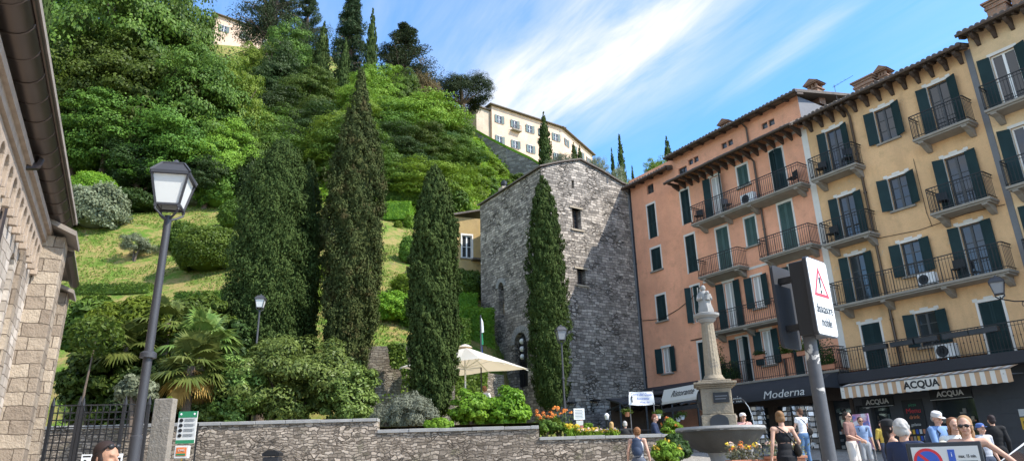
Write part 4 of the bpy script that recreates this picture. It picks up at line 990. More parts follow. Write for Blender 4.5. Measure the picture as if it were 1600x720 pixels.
sd=MB().box(-3.2,-.02,.6,8,zt_-12,zt_-1.0).build('side_wing',MT['villa_shade'],va)
MB().box(-3.6,.0,.2,8.2,zt_-.98,zt_-.7).build('side_wing_roof',MT['darktile'],va)
# retaining wall under the villa
def curtain_wall(name,pts,h,th,mat,label,cat='wall',cope=.12,steps=3,copem='pale_stone',top=None):
    """wall following plan points with per-point top heights (x,y,ztop)"""
    root=empty(name,(pts[0][0],pts[0][1],0),0,label,cat); o=Vector((pts[0][0],pts[0][1],0)); b=MB(); c=MB()
    for p,q in zip(pts,pts[1:]):
        P=Vector((p[0],p[1],0))-o; Q=Vector((q[0],q[1],0))-o; d=(Q-P).normalized(); n=Vector((-d.y,d.x,0))
        vs=[]
        for (X,zt2) in ((P,p[2]),(Q,q[2])):
            for s_ in (0,th):
                for z in (zt2-h,zt2): vs.append(X+n*s_+Vector((0,0,z)))
        b.add(vs,[(0,1,5,4),(2,6,7,3),(1,3,7,5),(0,4,6,2),(0,2,3,1),(4,5,7,6)])
        if cope:
            vs=[]
            for (X,zt2) in ((P-d*.0,p[2]),(Q+d*.0,q[2])):
                for s_ in (-.05,th+.05):
                    for z in (zt2+.003,zt2+cope): vs.append(X+n*s_+Vector((0,0,z)))
            c.add(vs,[(0,1,5,4),(2,6,7,3),(1,3,7,5),(0,4,6,2),(0,2,3,1),(4,5,7,6)])
    b.build('masonry',MT[mat],root)
    if cope: c.build('coping',MT[copem],root)
    return root
pts=[]
for px,py,Y in ((742,205,112),(765,218,110),(790,231,108),(830,250,106),(870,275,104)): p=at(px,py,Y); pts.append((p.x,p.y,p.z))
curtain_wall('hill_retaining_wall',pts,9,.8,'cliffwall','long sloping stone retaining wall below the hilltop villa',cope=.5,copem='L_bright')
# second villa top left and roofs
A=at(338,22,128); B_=level_far(A,452,62,140); a=math.atan2(B_.y-A.y,B_.x-A.x); L=math.hypot(B_.x-A.x,B_.y-A.y); zt_=A.z-.3
villa_at('hill_villa',(A.x,A.y),a,L,zt_-9,zt_,'pinkish villa half hidden by trees at the top left of the hill',[L*x for x in (.12,.4,.7,.92)],[(zt_-3.6,zt_-2.0)],0)
# ================================================================ GARDEN WALLS
def flat_wall(name,P,Q,zb,zt,th,mat,label,cope=True,cm='pale_stone'):
    P=Vector(P);Q=Vector(Q); d=Q-P; L=d.length; a=math.atan2(d.y,d.x); root=empty(name,(P.x,P.y,0),a,label,'wall')
    b=MB(); n=max(1,int(L/.5)); 
    b.box(0,L,0,th,zb,zt); b.build('masonry',MT[mat],root)
    if cope:
        c=MB(); u=0; k=0
        while u<L-.01:
            l=min(rnd.uniform(.7,1.1),L-u); c.box(u+.004,u+l-.004,-.05+rnd.uniform(-.012,.012),th+.04,zt+.002,zt+.10+rnd.uniform(-.012,.012)); u+=l
        c.build('coping',MT[cm],root,bevel=.012)
    return root
zA=at(400,657,21.2).z-.1; zB=at(700,668,21.4).z-.1; zC=at(930,680,21.6).z-.1
xAB=at(590,660,21.4).x; xBC=at(842,670,21.4).x; xE=at(1047,680,21.6).x
flat_wall('garden_wall',(-18,21.0,0),(xAB,21.4,0),-1,zA,.42,'gardenwall','long left stretch of the stone garden wall, below the big laurel shrub',cm='grey_stone')
flat_wall('garden_wall',(xAB+.004,21.405,0),(xBC,21.45,0),-1,zB,.42,'gardenwall','middle stretch of the garden wall, under the bright hedge and umbrella',cm='grey_stone')
flat_wall('garden_wall',(xBC+.004,21.455,0),(xE,21.6,0),-1,zC,.42,'gardenwall','lower right stretch of the garden wall with flowers along its top',cm='grey_stone')
flat_wall('garden_wall',(xE,22.03,0),(xE+.02,31,0),-1,zC-.30,.4,'gardenwall','end return of the garden wall beside the restaurant tables',cm='grey_stone')
# rear retaining wall between the cypresses
flat_wall('rear_wall',(-8.5,31.3,0),(-2.8,31.9,0),0,5.35,.5,'retaining','mossy sunlit retaining wall behind the cypresses',cope=False)
flat_wall('rear_wall',(-2.8,32.3,0),(-.6,34.9,0),0,4.3,.5,'retaining','shaded rear wall behind the parasol, next to the tower',cope=False)
# pillar beside the gate
PPX=at(236,660,16.6).x
pl=empty('gate_pillar',(PPX,16.6,0),R(-2),'pale plastered stone pier between the iron gate and the green notice','pillar')
MB().box(0,.46,0,.22,-1.2,at(255,622,16.6).z).build('shaft',MT['pillar'],pl,bevel=.02)
# ---------------------------------------------------------------- iron gate
GPX=at(112,660,15.3).x
gt=empty('iron_gate',(GPX,15.3,0),R(6),'black wrought iron lattice gate with spear tops between church and pier','gate')
gz0,gz1=-.95,at(150,640,15.3).z; gx0,gx1=-.45,1.55
f=MB()
for x in (gx0,gx0+.55,gx0+.62,gx0+1.5,gx1): f.box(x-.03,x+.03,-.03,.03,gz0,gz1+.1).lathe([(.05,0),(.03,.1),(.0,.22)],(x,0,gz1+.1),6)
f.build('gate_frame',MT['darkmetal'],gt)
f=MB()
for k in range(16): f.box(gx0,gx1,-.012,.012,gz0+.1+k*.155,gz0+.125+k*.155)
f.build('cross_bars',MT['darkmetal'],gt)
f=MB(); n=15
for k in range(n+1):
    x=gx0+(gx1-gx0)*k/n; f.box(x-.01,x+.01,-.022,-.0,gz0,gz1).lathe([(.018,0),(.0,.14)],(x,-.01,gz1),5)
f.build('upright_bars',MT['iron'],gt)
f=MB()
for k in range(8):
    a=k*math.pi/4; c=Vector((gx0+.27,-.03,1.0)); f.tube([c,c+Vector((math.cos(a)*.1,0,math.sin(a)*.1)),c+Vector((math.cos(a+.5)*.17,0,math.sin(a+.5)*.17))],.009,5)
f.build('scroll_ornament',MT['iron'],gt)
for x,lab,kind in ((.45,'white paper notice tied to the left half of the iron gate',0),(1.07,'second white notice on the iron gate, near the grey lamp post',1)):
    p=gt.matrix_basis@Vector((0,0,0)); 
    loc=Vector((GPX,15.3,0))+Matrix.Rotation(R(6),3,'Z')@Vector((x,-.04,.12)); t_=empty('paper_notice',loc,R(6),lab,'notice')
    MB().box(-.11,.11,-.006,.0,0,.34).build('sheet',MT['white'],t_)
    f=MB()
    if kind: f.box(-.075,.075,-.009,-.0065,.09,.26); f.build('print',MT['black'],t_); MB().ell((0,-.0095,.18),(.05,.002,.06),12,8).build('print_symbol',MT['white'],t_)
    else: f.box(-.02,.05,-.009,-.0065,.13,.19).box(-.05,.0,-.009,-.0065,.17,.23).box(-.08,.08,-.009,-.0065,.28,.31); f.build('print',MT['black'],t_)
    MB().box(-.09,.09,-.009,-.0065,.03,.06).build('print_line',MT['blue'],t_)
# ---------------------------------------------------------------- green defibrillator notice board
nb=empty('notice_board',(at(292,660,18.9).x,18.9,0),R(2),'green and white notice board with an orange defibrillator box below it','notice board')
nb.scale=(.8,1,.72); nb.location.z=.17
MB().box(-.5,-.45,.02,.06,-1.2,1.55).box(.34,.38,.02,.06,-1.2,1.55).build('post',MT['iron'],nb)
b_=MB().box(-.28,.33,-.03,.01,.84,1.98).build('panel',MT['offwhite'],nb)
MB().box(-.28,.33,-.036,-.031,1.76,1.98).build('green_band',MT['green'],b_); MB().box(-.28,.33,-.036,-.031,.84,.96).build('green_band',MT['green'],b_)
for k in range(4):
    MB().lathe([(.05,0),(.065,0),(.065,.004),(.05,.004)],(0,0,0),14).build('pictogram',MT['black'],b_).data.transform(Matrix.Translation((-.17,-.036,1.66-.18*k))@Matrix.Rotation(R(90),4,'X'))
    f=MB()
    for j in range(4): f.box(-.07,.28-.05*(j%2),-.034,-.031,1.70-.18*k-j*.03,1.712-.18*k-j*.03)
    f.build('text_lines',MT['lead'],b_)
for x in (-.2,.24): MB().ell((x,-.04,1.88),(.035,.006,.04),10,6).build('heart_symbol',MT['white'],b_)
bx=MB().box(-.23,.22,-.12,.01,.32,.76).build('cabinet',MT['offwhite'],nb,bevel=.015); MB().box(-.17,.16,-.128,-.121,.40,.70).build('cabinet_label',MT['orange'],bx); MB().box(-.15,.14,-.133,-.129,.42,.49).build('cabinet_label',MT['green'],bx); text_mesh('DAE',.12,MT['offwhite'],bx,Mpl((0,-.134,.6),(1,0,0)))
MB().tube([(0,-.05,.32),(0,-.05,.16)],.02,6).build('handle',MT['yellowp'],nb)
# litter bin
P=at(426,712,20.2); zb_=zg(P.x,P.y)
t_=empty('litter_bin',(P.x,P.y,P.z-.62),0,'dark metal litter bin standing against the garden wall','bin')
MB().box(-.22,.22,-.16,.16,0,.6).build('body',MT['darkmetal'],t_,bevel=.02); MB().prism([(-.24,.62),(.24,.62),(.24,.7),(.1,.78),(-.1,.78),(-.24,.7)],xz,-.18,.18).build('lid',MT['iron'],t_); MB().box(-.14,.14,-.186,-.181,.64,.70).build('slot',MT['black'],t_)
MB().box(-.04,.04,.05,.12,-1.2,0).build('post',MT['iron'],t_)
# ================================================================ CHURCH (left)
a=math.radians(118.9); g0=at(110,330,12.0)
ch=empty('stone_church',(g0.x,g0.y,0),a,'pale stone church wall with arched corbels and brown metal gutter at the left','church')
GZ=4.72                                     # gutter level; local y>0 is inside, gutter outer line at y=0
WY=.45
b=MB(); wall(b,-16,.75,-2.2,GZ+.55,[(-2.0,-1.55,1.1,3.35,.22),(-5.3,-4.7,.9,3.45,.3),(-9.3,-8.7,.9,3.45,.3)],lambda x,z,d:(x,WY+d,z),rev=.22); b.quad((.75,WY,-2.2),(.75,9,-2.2),(.75,9,GZ+.5),(.75,WY,GZ+.5))
b.build('wall',MT['ashlar'],ch)
for x0,x1 in ((-2.0,-1.55),(-5.3,-4.7),(-9.3,-8.7)): MB().box(x0-.01,x1+.01,WY+.215,WY+.23,.9,3.5).build('blind_window',MT['buttress'],ch)
# lesenes (brown jamb strips)
for x in (-1.35,-4.2,-8.1): MB().box(x,x+.32,WY-.07,WY-.001,-2,3.55).build('pilaster_strip',MT['buttress'],ch)
# corbel table: little arches
n=36
for k in range(n):
    x0=.6-k*.42; x1=x0+.0; b=MB()
    cx=x0-.21; outer=[(cx-.21,3.62),(cx-.16,3.62)]+[(cx-.16*math.cos(math.pi*j/8),3.85+.16*math.sin(math.pi*j/8)) for j in range(9)]+[(cx+.16,3.62),(cx+.21,3.62),(cx+.21,4.15),(cx-.21,4.15)]
    b.prism(outer,lambda p,q,d:(p,WY-d,q),.001,.09); b.box(cx-.05+.21,cx+.05+.21,WY-.11,WY-.001,3.5,3.62)
    b.build('corbel_arch',MT['corbel'],ch,bevel=.012)
b=MB().box(-16,.62,WY-.14,WY-.001,4.16,4.3).box(-16,.62,WY-.20,WY-.001,4.302,4.42); b.build('cornice',MT['corbel'],ch)
b=MB(); ns=30
for k in range(ns):                      # half-round gutter in lapped lengths
    x0=-16+k*.56; x1=x0+.57; vs=[]; r=.2+.004*(k%2)
    for x in (x0,x1):
        for j in range(9): t_=math.pi*j/8; vs.append((x,.20-r*math.cos(t_),GZ-.0-r*math.sin(t_)*.95))
    b.add(vs,[(j,j+1,j+10,j+9) for j in range(8)])
    b.tube([(x1-.0,.2-.2*math.cos(t2),GZ-.2*math.sin(t2)*.97) for t2 in [math.pi*j/8 for j in range(9)]],.012,5)
b.tube([(-16,-.02,GZ+.01),(.8,-.02,GZ+.01)],.02,6)
b.build('gutter',MT['copper'],ch,fix=False,smooth=True)
b=MB().add([(-16,-.06,GZ+.04),(.95,-.06,GZ+.04),(.95,8,GZ+3.6),(-16,8,GZ+3.6),(-16,-.06,GZ+.12),(.95,-.06,GZ+.12),(.95,8,GZ+3.68),(-16,8,GZ+3.68)],[(0,3,2,1),(4,5,6,7),(0,1,5,4),(1,2,6,5),(2,3,7,6),(3,0,4,7)]); b.build('roof',MT['slate'],ch)
pipe('downpipe',[(-3.0,.2,4.5),(-3.05,.22,4.36),(-3.35,.45,4.2),(-3.4,.44,4.0),(-3.4,.44,-1.6)],.062,'copper',ch)
pipe('lightning_cable',[(-3.62,.58,4.1),(-3.62,.58,-1.6)],.012,'iron',ch,False)
# buttresses
b=MB().box(.28,1.0,.02,WY+.3,-2.2,4.30); bu=b.build('buttress',MT['buttress'],ch,bevel=.015)
MB().add([(.02,-.16,4.27),(1.15,-.16,4.27),(1.15,WY+.2,4.62),(.02,WY+.2,4.62),(.02,-.16,4.36),(1.15,-.16,4.36),(1.15,WY+.2,4.72),(.02,WY+.2,4.72)],[(0,3,2,1),(4,5,6,7),(0,1,5,4),(1,2,6,5),(2,3,7,6),(3,0,4,7)]).build('buttress_cap',MT['slate'],bu)
b=MB().box(1.02,3.6,WY+.05,8,-2,4.05).build('aisle_wall',MT['ashlar'],ch)
b=MB().box(3.05,3.6,.06,WY+.3,-2.2,3.86); bu=b.build('buttress',MT['buttress'],ch,bevel=.015)
MB().add([(2.85,-.06,3.80),(3.75,-.06,3.80),(3.75,WY+.2,4.1),(2.85,WY+.2,4.1),(2.85,-.06,3.88),(3.75,-.06,3.88),(3.75,WY+.2,4.18),(2.85,WY+.2,4.18)],[(0,3,2,1),(4,5,6,7),(0,1,5,4),(1,2,6,5),(2,3,7,6),(3,0,4,7)]).build('buttress_cap',MT['slate'],bu)
b=MB().add([(1.0,-.08,4.22),(3.3,-.08,4.14),(3.3,.7,4.2),(1.0,.7,4.4),(1.0,-.08,4.3),(3.3,-.08,4.22),(3.3,6,6.0),(1.0,6,6.1)],[(0,3,2,1),(4,5,6,7),(0,1,5,4),(1,2,6,5),(2,3,7,6),(3,0,4,7)]); b.build('aisle_roof',MT['slate'],ch)
b=MB().tube([(1.0,-.0,4.2),(3.35,-.0,4.12)],.1,8); b.build('aisle_gutter',MT['copper'],ch,smooth=True)
# ================================================================ LAMPS
def lantern(root,z,s=1.0,glass='lampglass',arms=True):
    w0,w1,h=.17*s,.27*s,.5*s
    def ringz(w,z): return [(-w,-w,z),(w,-w,z),(w,w,z),(-w,w,z)]
    f=MB()
    a_=ringz(w0,z); c_=ringz(w1,z+h)
    for i in range(4):
        f.bar(a_[i],c_[i],.03*s); f.bar(a_[i],a_[(i+1)%4],.03*s); f.bar(c_[i],c_[(i+1)%4],.05*s)
    # roof
    t0=ringz(w1+.02*s,z+h+.02*s); t1=ringz(w0*.95,z+h+.2*s)
    f.add(t0+t1,[(0,1,5,4),(1,2,6,5),(2,3,7,6),(3,0,4,7),(4,5,6,7),(3,2,1,0)])
    for i in range(4): f.bar(t0[i],t1[i],.03*s); f.bar(t1[i],t1[(i+1)%4],.03*s)
    f.lathe([(.09*s,0),(.09*s,.05*s),(.05*s,.08*s),(.02*s,.12*s)],(0,0,z+h+.2*s),12)
    for i in range(4):
        f.bar((a_[i][0],a_[i][1],z),(a_[i][0]*1.0,a_[i][1]*1.0,z-.05*s),.04*s)
    ln=f.build('lantern',MT['lamppost'],root)
    g=MB(); e=.93; g.add([(x*e,y*e,zz) for x,y,zz in a_]+[(x*e,y*e,zz) for x,y,zz in c_],[(0,1,5,4),(1,2,6,5),(2,3,7,6),(3,0,4,7)]); g.build('glass',MT[glass],ln)
    k=MB()
    for i in range(4):
        x,y=a_[i][0],a_[i][1]; k.tube([(x,y,z-.02*s),(x*1.0,y*1.0,z-.08*s),(x*.6,y*.6,z-.15*s),(x*.2,y*.2,z-.2*s)],.018*s,6)
    k.build('cradle',MT['lamppost'],ln)
def street_lamp(x,y,z0,ztop,label,s=1.0,r=.055,base=True,rz=0,glass='lampglass'):
    t_=empty('street_lamp',(x,y,z0),rz,label,'street lamp'); H=ztop-z0; zl=H-.86*s
    b=MB().tube([(0,0,-.3),(0,0,H*.35),(0,0,H*.352),(0,0,zl+.66*s-.84*s+.1)],[r*1.25,r*1.2,r,r*.8],14)
    b.build('pole',MT['lamppost'],t_,smooth=True)
    MB().lathe([(r*1.7,0),(r*1.7,.05),(r*1.15,.07)],(0,0,H*.52),14).lathe([(r*2.2,0),(r*2.0,.5),(r*1.3,.56)],(0,0,-.25),14).build('collar',MT['lamppost'],t_,smooth=True)
    lantern(t_,zl+.1*s,s,glass); return t_
P=at(240,500,7.5); Pt=at(268,256,7.5)
street_lamp((at(216,720,7.5).x+Pt.x)/2-.0,7.5,-1.3,Pt.z,'tall grey street lamp with square lantern beside the church',s=.74,r=.050,rz=R(14))
P=at(876,509,24.3); street_lamp(P.x,24.3,.75,P.z,'slender black street lamp in front of the tower cypress',s=.66,glass='darkglass',r=.038,rz=R(10))
P=at(408,461,24.5); street_lamp(P.x,24.5,1.2,P.z,'grey lantern rising above the big laurel shrub',s=.62,r=.04,rz=R(10))
# lantern on an iron bracket from the cream house
P=at(1556,438,21.6); Q=fpos(8.9,-.1,5.2)
t_=empty('wall_lantern',(P.x,P.y,P.z-.55),FAN+R(20),'black square lantern on a scrolled iron bracket at the right edge','lamp')
lantern(t_,.1,.75,'darkglass')
q=t_.matrix_basis; inv=(Matrix.Translation((P.x,P.y,P.z-.55))@Matrix.Rotation(FAN+R(20),4,'Z')).inverted()
e=inv@Q; f=MB().tube([(0,0,.02),(0,0,-.06),(e.x*.15,e.y*.15,-.12),(e.x*.6,e.y*.6,-.05),tuple(e+Vector((0,0,-.1)))],.022,6)
for k in range(3):
    c=Vector((e.x*(.25+.22*k),e.y*(.25+.22*k),-.22)); d=Vector((e.x,e.y,0)).normalized()
    f.tube([c+d*(.13-.009*j)*math.cos(j*.5)+Vector((0,0,(.13-.009*j)*math.sin(j*.5))) for j in range(14)],.012,5)
f.build('bracket',MT['iron'],t_)
# ================================================================ FOUNTAIN
FX=at(1121,640,16.0).x; FY=16.0; g=zg(FX,FY)
fo=empty('stone_fountain',(FX,FY,0),R(-14),'old stone fountain with a wide bowl, square pier and column topped by a weathered saint','fountain')
def scal(an,i): return 1+(.035*abs(math.sin(an*6)) if 1<=i<=6 else 0)
b=MB().lathe([(.30,.14),(.48,.18),(.65,.27),(.78,.38),(.87,.50),(.91,.575),(.955,.59),(.97,.64),(.955,.68),(.87,.68),(.84,.56),(.0,.54)],(0,0,0),72,f=scal)
b.build('bowl',MT['wetstone'],fo,smooth=True)
MB().lathe([(.96,.60),(.985,.64),(.965,.69),(.86,.69),(.85,.62)],(0,0,0),72,cap=False).build('bowl_rim',MT['grey_stone'],fo,smooth=True)
MB().lathe([(.86,.60),(.0,.601)],(0,0,0),32,cap=False).build('water',MT['water'],fo)
MB().lathe([(.46,g-.1),(.46,g+.1),(.36,g+.14),(.27,.0),(.3,.1),(.33,.16)],(0,0,0),24).lathe([(1.5,g-.2),(1.5,g+.1),(1.44,g+.12)],(0,0,0),8).build('base',MT['grey_stone'],fo,smooth=True)
b=MB().box(-.37,.37,-.37,.37,.45,.95); b.box(-.33,.33,-.33,.33,.951,1.52); pr=b.build('pier',MT['old_stone'],fo,bevel=.02)
b=MB()
for (w_,z0,z1) in ((.36,1.521,1.56),(.41,1.561,1.60),(.465,1.601,1.65),(.36,1.651,1.70)): b.box(-w_,w_,-w_,w_,z0,z1)
b.build('cornice',MT['old_stone'],pr,bevel=.012)
for rz_ in (0,1):
    b=MB(); 
    arc=[(-.2,.62),(.2,.62)]+[(.2*math.cos(math.pi*j/8),.80+.15*math.sin(math.pi*j/8)) for j in range(9)]
    b.prism(arc,xz,-.372,-.39) if rz_ else b.prism(arc,yz,-.372,-.39); b.build('niche',MT['darkmetal'],pr)
MB().box(-.07,.27,-.355,-.331,1.2,1.42).build('plaque',MT['black'],pr)
f=MB().box(-.03,.23,-.36,-.356,1.33,1.35).box(-.03,.2,-.36,-.356,1.27,1.29); f.build('plaque_lettering',MT['lead'],pr)
# lion mask and spouts
b=MB().lathe([(.19,0),(.17,.05),(.1,.09),(.04,.1)],(0,0,0),14,f=lambda a_,i:1+.09*math.cos(7*a_)); mk=b.build('lion_mask',MT['iron'],pr,smooth=True); mk.data.transform(Matrix.Translation((-.331,-.02,1.28))@Matrix.Rotation(R(-90),4,'Y')@Matrix.Diagonal((1.15,.9,1,1)))
MB().tube([(-.42,-.02,1.26),(-.7,-.02,1.26),(-.78,-.02,1.22)],.022,8).build('spout',MT['iron'],pr,smooth=True)
MB().tube([(.36,0,1.26),(.56,0,1.27),(.62,0,1.2)],.02,8).build('spout',MT['iron'],pr,smooth=True)
MB().tube([(.62,0,1.2),(.68,0,1.1),(.73,0,.9),(.75,0,.62)],.009,6).build('water_jet',MT['water'],fo)
# column: fluted shaft, capital and figure
b=MB().lathe([(.25,1.70),(.25,1.75),(.22,1.78),(.20,1.83)],(0,0,0),24)
b.lathe([(.18-.045*i/9,1.83+1.22*i/9) for i in range(10)],(0,0,0),48,f=lambda a_,i:1+.03*math.cos(16*a_))
co_=b.build('column',MT['old_stone'],fo,smooth=True)
MB().lathe([(.15,3.05),(.2,3.10),(.22,3.12),(.19,3.14),(.29,3.2),(.30,3.25),(.2,3.28)],(0,0,0),24).build('capital',MT['grey_stone'],co_,smooth=True)
b=MB()
b.lathe([(.16,3.28),(.17,3.33),(.13,3.5),(.125,3.62),(.13,3.72),(.09,3.79),(.04,3.82)],(0,0,0),24,f=lambda a_,i:1+.10*math.cos(5*a_+i*.5)+.05*math.cos(9*a_))
b.ell((0,-.02,3.88),(.06,.065,.075)); b.tube([(-.12,0,3.72),(-.15,-.08,3.6),(-.05,-.15,3.62)],[.04,.04,.03],8); b.tube([(.12,0,3.72),(.15,-.08,3.6),(.06,-.15,3.66)],[.04,.04,.03],8)
b.ell((.08,-.14,3.74),(.045,.045,.05)); b.tube([(.08,-.13,3.7),(.06,-.12,3.58)],[.05,.06],8); b.tube([(-.14,-.05,3.30),(-.13,-.05,3.9)],.012,5)
b.build('saint_figure',MT['grey_stone'],fo,smooth=True)
# ================================================================ SIGN POST with bollard warning
PX,PY=at(1274,640,4.6).x,4.6; A_=R(42)
sp_=empty('sign_post',(PX,PY,0),A_,'thick weathered grey post carrying a white warning sign box in front of the pink house','sign post')
gz=zg(PX,PY); zT=at(1253,405,4.5).z; zB=at(1269,526,4.5).z
t=NT('peeling_post'); co=t.obj(); n=t.noise(co,5.5,4,.55,.4); n2=t.noise(co,25,4)
c=t.mix(t.ramp(n.outputs[0],[(.60,0),(.615,1)]),t.mix(n2.outputs[0],(.055,.055,.06),(.10,.10,.105)),t.mix(n2.outputs[0],(.42,.38,.33),(.6,.56,.5)))
MT['peel']=t.end(t.bsdf(c,.6,n2.outputs[0],.3,.005))
MB().tube([(0,-.04,gz-.1),(0,-.04,zB+.05)],[.045,.042],20).build('pole',MT['peel'],sp_,smooth=True)
cxm=.03; hw=(zT-zB)*.28
def rrect(x0,x1,z0,z1,r,n=5):
    o=[]
    for cx,cz,a0 in ((x1-r,z1-r,0),(x0+r,z1-r,90),(x0+r,z0+r,180),(x1-r,z0+r,270)):
        for k in range(n+1): a_=R(a0+90*k/n); o.append((cx+r*math.cos(a_),cz+r*math.sin(a_)))
    return o
b=MB().prism(rrect(cxm-hw,cxm+hw,zB,zT,.03),xz,-.155,-.13); fc=b.build('sign_plate',MT['darkmetal'],sp_)
b=MB().prism(rrect(cxm-hw+.008,cxm+hw-.008,zB+.008,zT-.008,.025),xz,-.159,-.1551); b.build('sign_face',MT['white'],fc)
MB().box(cxm-hw+.02,cxm+hw-.02,-.129,-.02,zB+.01,zT-.02).build('sign_box',MT['iron'],sp_,bevel=.01)
b=MB().prism(rrect(cxm-hw*1.0,cxm+hw*.7,zB-.05,zT-.01,.03),xz,.085,.105); bk=b.build('rear_sign_plate',MT['awning_dark'],sp_)
MB().box(cxm-hw+.06,cxm-hw+.10,-.019,.084,zT-.14,zT-.10).build('bracket',MT['iron'],sp_); MB().box(cxm-hw+.06,cxm-hw+.10,-.019,.084,zB+.06,zB+.1).build('bracket',MT['iron'],sp_)
H_=zT-zB; tri=[(cxm-hw*.72,zB+H_*.50),(cxm+hw*.72,zB+H_*.50),(cxm,zB+H_*.90)]
def tri_in(s): 
    c_=(cxm,zB+H_*.633); return [(c_[0]+(x-c_[0])*s,c_[1]+(z-c_[1])*s) for x,z in tri]
b=MB(); o=tri; i_=tri_in(.70)
for k in range(3):
    k2=(k+1)%3; b.add([(o[k][0],-.1605,o[k][1]),(o[k2][0],-.1605,o[k2][1]),(i_[k2][0],-.1605,i_[k2][1]),(i_[k][0],-.1605,i_[k][1])],[(0,1,2,3)])
b.build('warning_triangle',MT['red'],fc)
b=MB().prism([(cxm-.006,zB+H_*.615),(cxm+.006,zB+H_*.615),(cxm+.013,zB+H_*.74),(cxm+.009,zB+H_*.757),(cxm-.009,zB+H_*.757),(cxm-.013,zB+H_*.74)],xz,-.1609,-.1601); b.ell((cxm,-.1605,zB+H_*.567),(.013,.001,.013),10,6); b.build('exclamation_mark',MT['black'],fc)
text_mesh('dissuasore',H_*.175,MT['black'],fc,Mpl((cxm,-.1606,zB+H_*.34),(1,0,0)),extrude=.0006,width=.60,bold=.0); text_mesh('mobile',H_*.175,MT['black'],fc,Mpl((cxm,-.1606,zB+H_*.17),(1,0,0)),extrude=.0006,width=.60)
# ================================================================ NO-PARKING PANEL
P=at(1474,700,6.0); zt1=at(1474,690,6.0).z
np_=empty('parking_sign',(P.x,6.0,0),R(-33+8),'grey framed panel with no parking disc and max. 15 min text','sign')
MB().box(-.27,.27,-.02,.02,zt1-.62,zt1).build('frame',MT['darkmetal'],np_,bevel=.008)
pn=MB().box(-.24,.24,-.026,-.0205,zt1-.58,zt1-.035).build('panel',MT['offwhite'],np_)
def disc(r,x,z,y,mat,par,th=.002):
    o=MB().lathe([(r,0),(r,th)],(0,0,0),32).build('disc',mat,par); o.data.transform(Matrix.Translation((x,y,z))@Matrix.Rotation(R(90),4,'X')); return o
dz=zt1-.15; disc(.105,-.13,dz,-.0265,MT['red'],pn); disc(.083,-.13,dz,-.029,MT['blue'],pn)
MB().obox((-.13,-.0325,dz),(.17,.002,.022),(0,R(45),0)).build('diagonal_bar',MT['red'],pn)
MB().box(.02,.07,-.029,-.0265,zt1-.28,zt1-.06).build('blue_strip',MT['blue'],pn); text_mesh('i',.05,MT['white'],pn,Mpl((.045,-.030,zt1-.1),(1,0,0)),extrude=.0005)
text_mesh('max. 15 min.',.034,MT['black'],pn,Mpl((.155,-.028,zt1-.115),(1,0,0)),extrude=.0006,width=.72,bold=.0008)
b=MB()
for k in range(3): b.box(.09,.22-.02*k,-.029,-.0265,zt1-.16-.03*k,zt1-.150-.03*k)
b.build('text_lines',MT['black'],pn)
MB().tube([(-.22,0,-1.5),(-.22,0,zt1-.62)],.025,8).build('leg',MT['darkmetal'],np_); MB().tube([(.22,0,-1.5),(.22,0,zt1-.62)],.025,8).build('leg',MT['darkmetal'],np_)
# ================================================================ PARASOL and terrace
P=at(727,600,26.2); UX,UY=P.x,26.2; zr=at(828,572,26.2).z; zp=at(738,541,26.2).z
um=empty('parasol',(UX,UY,1.2),R(16),'large cream square parasol open above the bright hedge','parasol')
hw=2.48; hp=zp-1.2; hr=zr-1.2
MB().tube([(0,0,0),(0,0,hp)],.035,10).lathe([(.3,0),(.3,.06),(.05,.1)],(0,0,0),16).build('pole',MT['whiteframe'],um,smooth=True)
cor=[(-hw,-hw*.0),(0,-hw),(hw,0),(0,hw)]
cor=[(hw*1.0*math.cos(R(a_)),hw*1.0*math.sin(R(a_))) for a_ in (180,270,0,90)]
b=MB(); vs=[(0,0,hp)]; rim=[]
for k in range(4):
    A1=Vector((*cor[k],hr)); A2=Vector((*cor[(k+1)%4],hr)); rim.append(A1); rim.append((A1+A2)/2+Vector((0,0,.05))-((A1+A2)/2-Vector((0,0,hr)))*.02)
n=8; rows=6
for i in range(1,rows+1):
    f_=i/rows
    for k in range(n):
        p=Vector((0,0,hp)).lerp(rim[k],f_); q=Vector((0,0,hp)).lerp(rim[(k+1)%n],f_)
        vs.append(p); vs.append((p+q)/2-Vector((0,0,.045*math.sin(f_*2.6))))
fs=[(0,1+j,1+(j+1)%(2*n)) for j in range(2*n)]
for i in range(rows-1):
    for j in range(2*n):
        a0=1+i*2*n; b0=a0+2*n; fs.append((a0+j,b0+j,b0+(j+1)%(2*n),a0+(j+1)%(2*n)))
b.add(vs,fs); t=NT('parasol_cloth'); bs=t.bsdf((.80,.77,.70),.85,spec=.1); tr=t.n('ShaderNodeBsdfTranslucent',{'Color':(.75,.62,.45,1)}); MT['cloth']=t.end(t.n('ShaderNodeMixShader',{0:.45,1:bs,2:tr}))
cn=b.build('canopy',MT['cloth'],um,fix=False)
MB().lathe([(.28,hp+.0),(.14,hp+.09),(.02,hp+.13)],(0,0,-.03),12).build('canopy_cap',MT['cloth'],cn)
for k in range(8): MB().tube([(0,0,hp-.06),tuple(rim[k]-Vector((0,0,.06)))],.014,5).tube([(0,0,hr-.0),tuple(Vector((0,0,hp-.06)).lerp(rim[k]-Vector((0,0,.06)),.5))],.012,5).build('rib',MT['whiteframe'],um)
P=at(752,600,27.5); zf=at(752,492,27.5).z
fl=empty('flagpole',(P.x,27.5,1.2),0,'slim pole with a limp green white and blue flag behind the parasol','flagpole')
MB().tube([(0,0,0),(0,0,zf-1.2)],.028,8).build('pole',MT['lamppost'],fl,smooth=True)
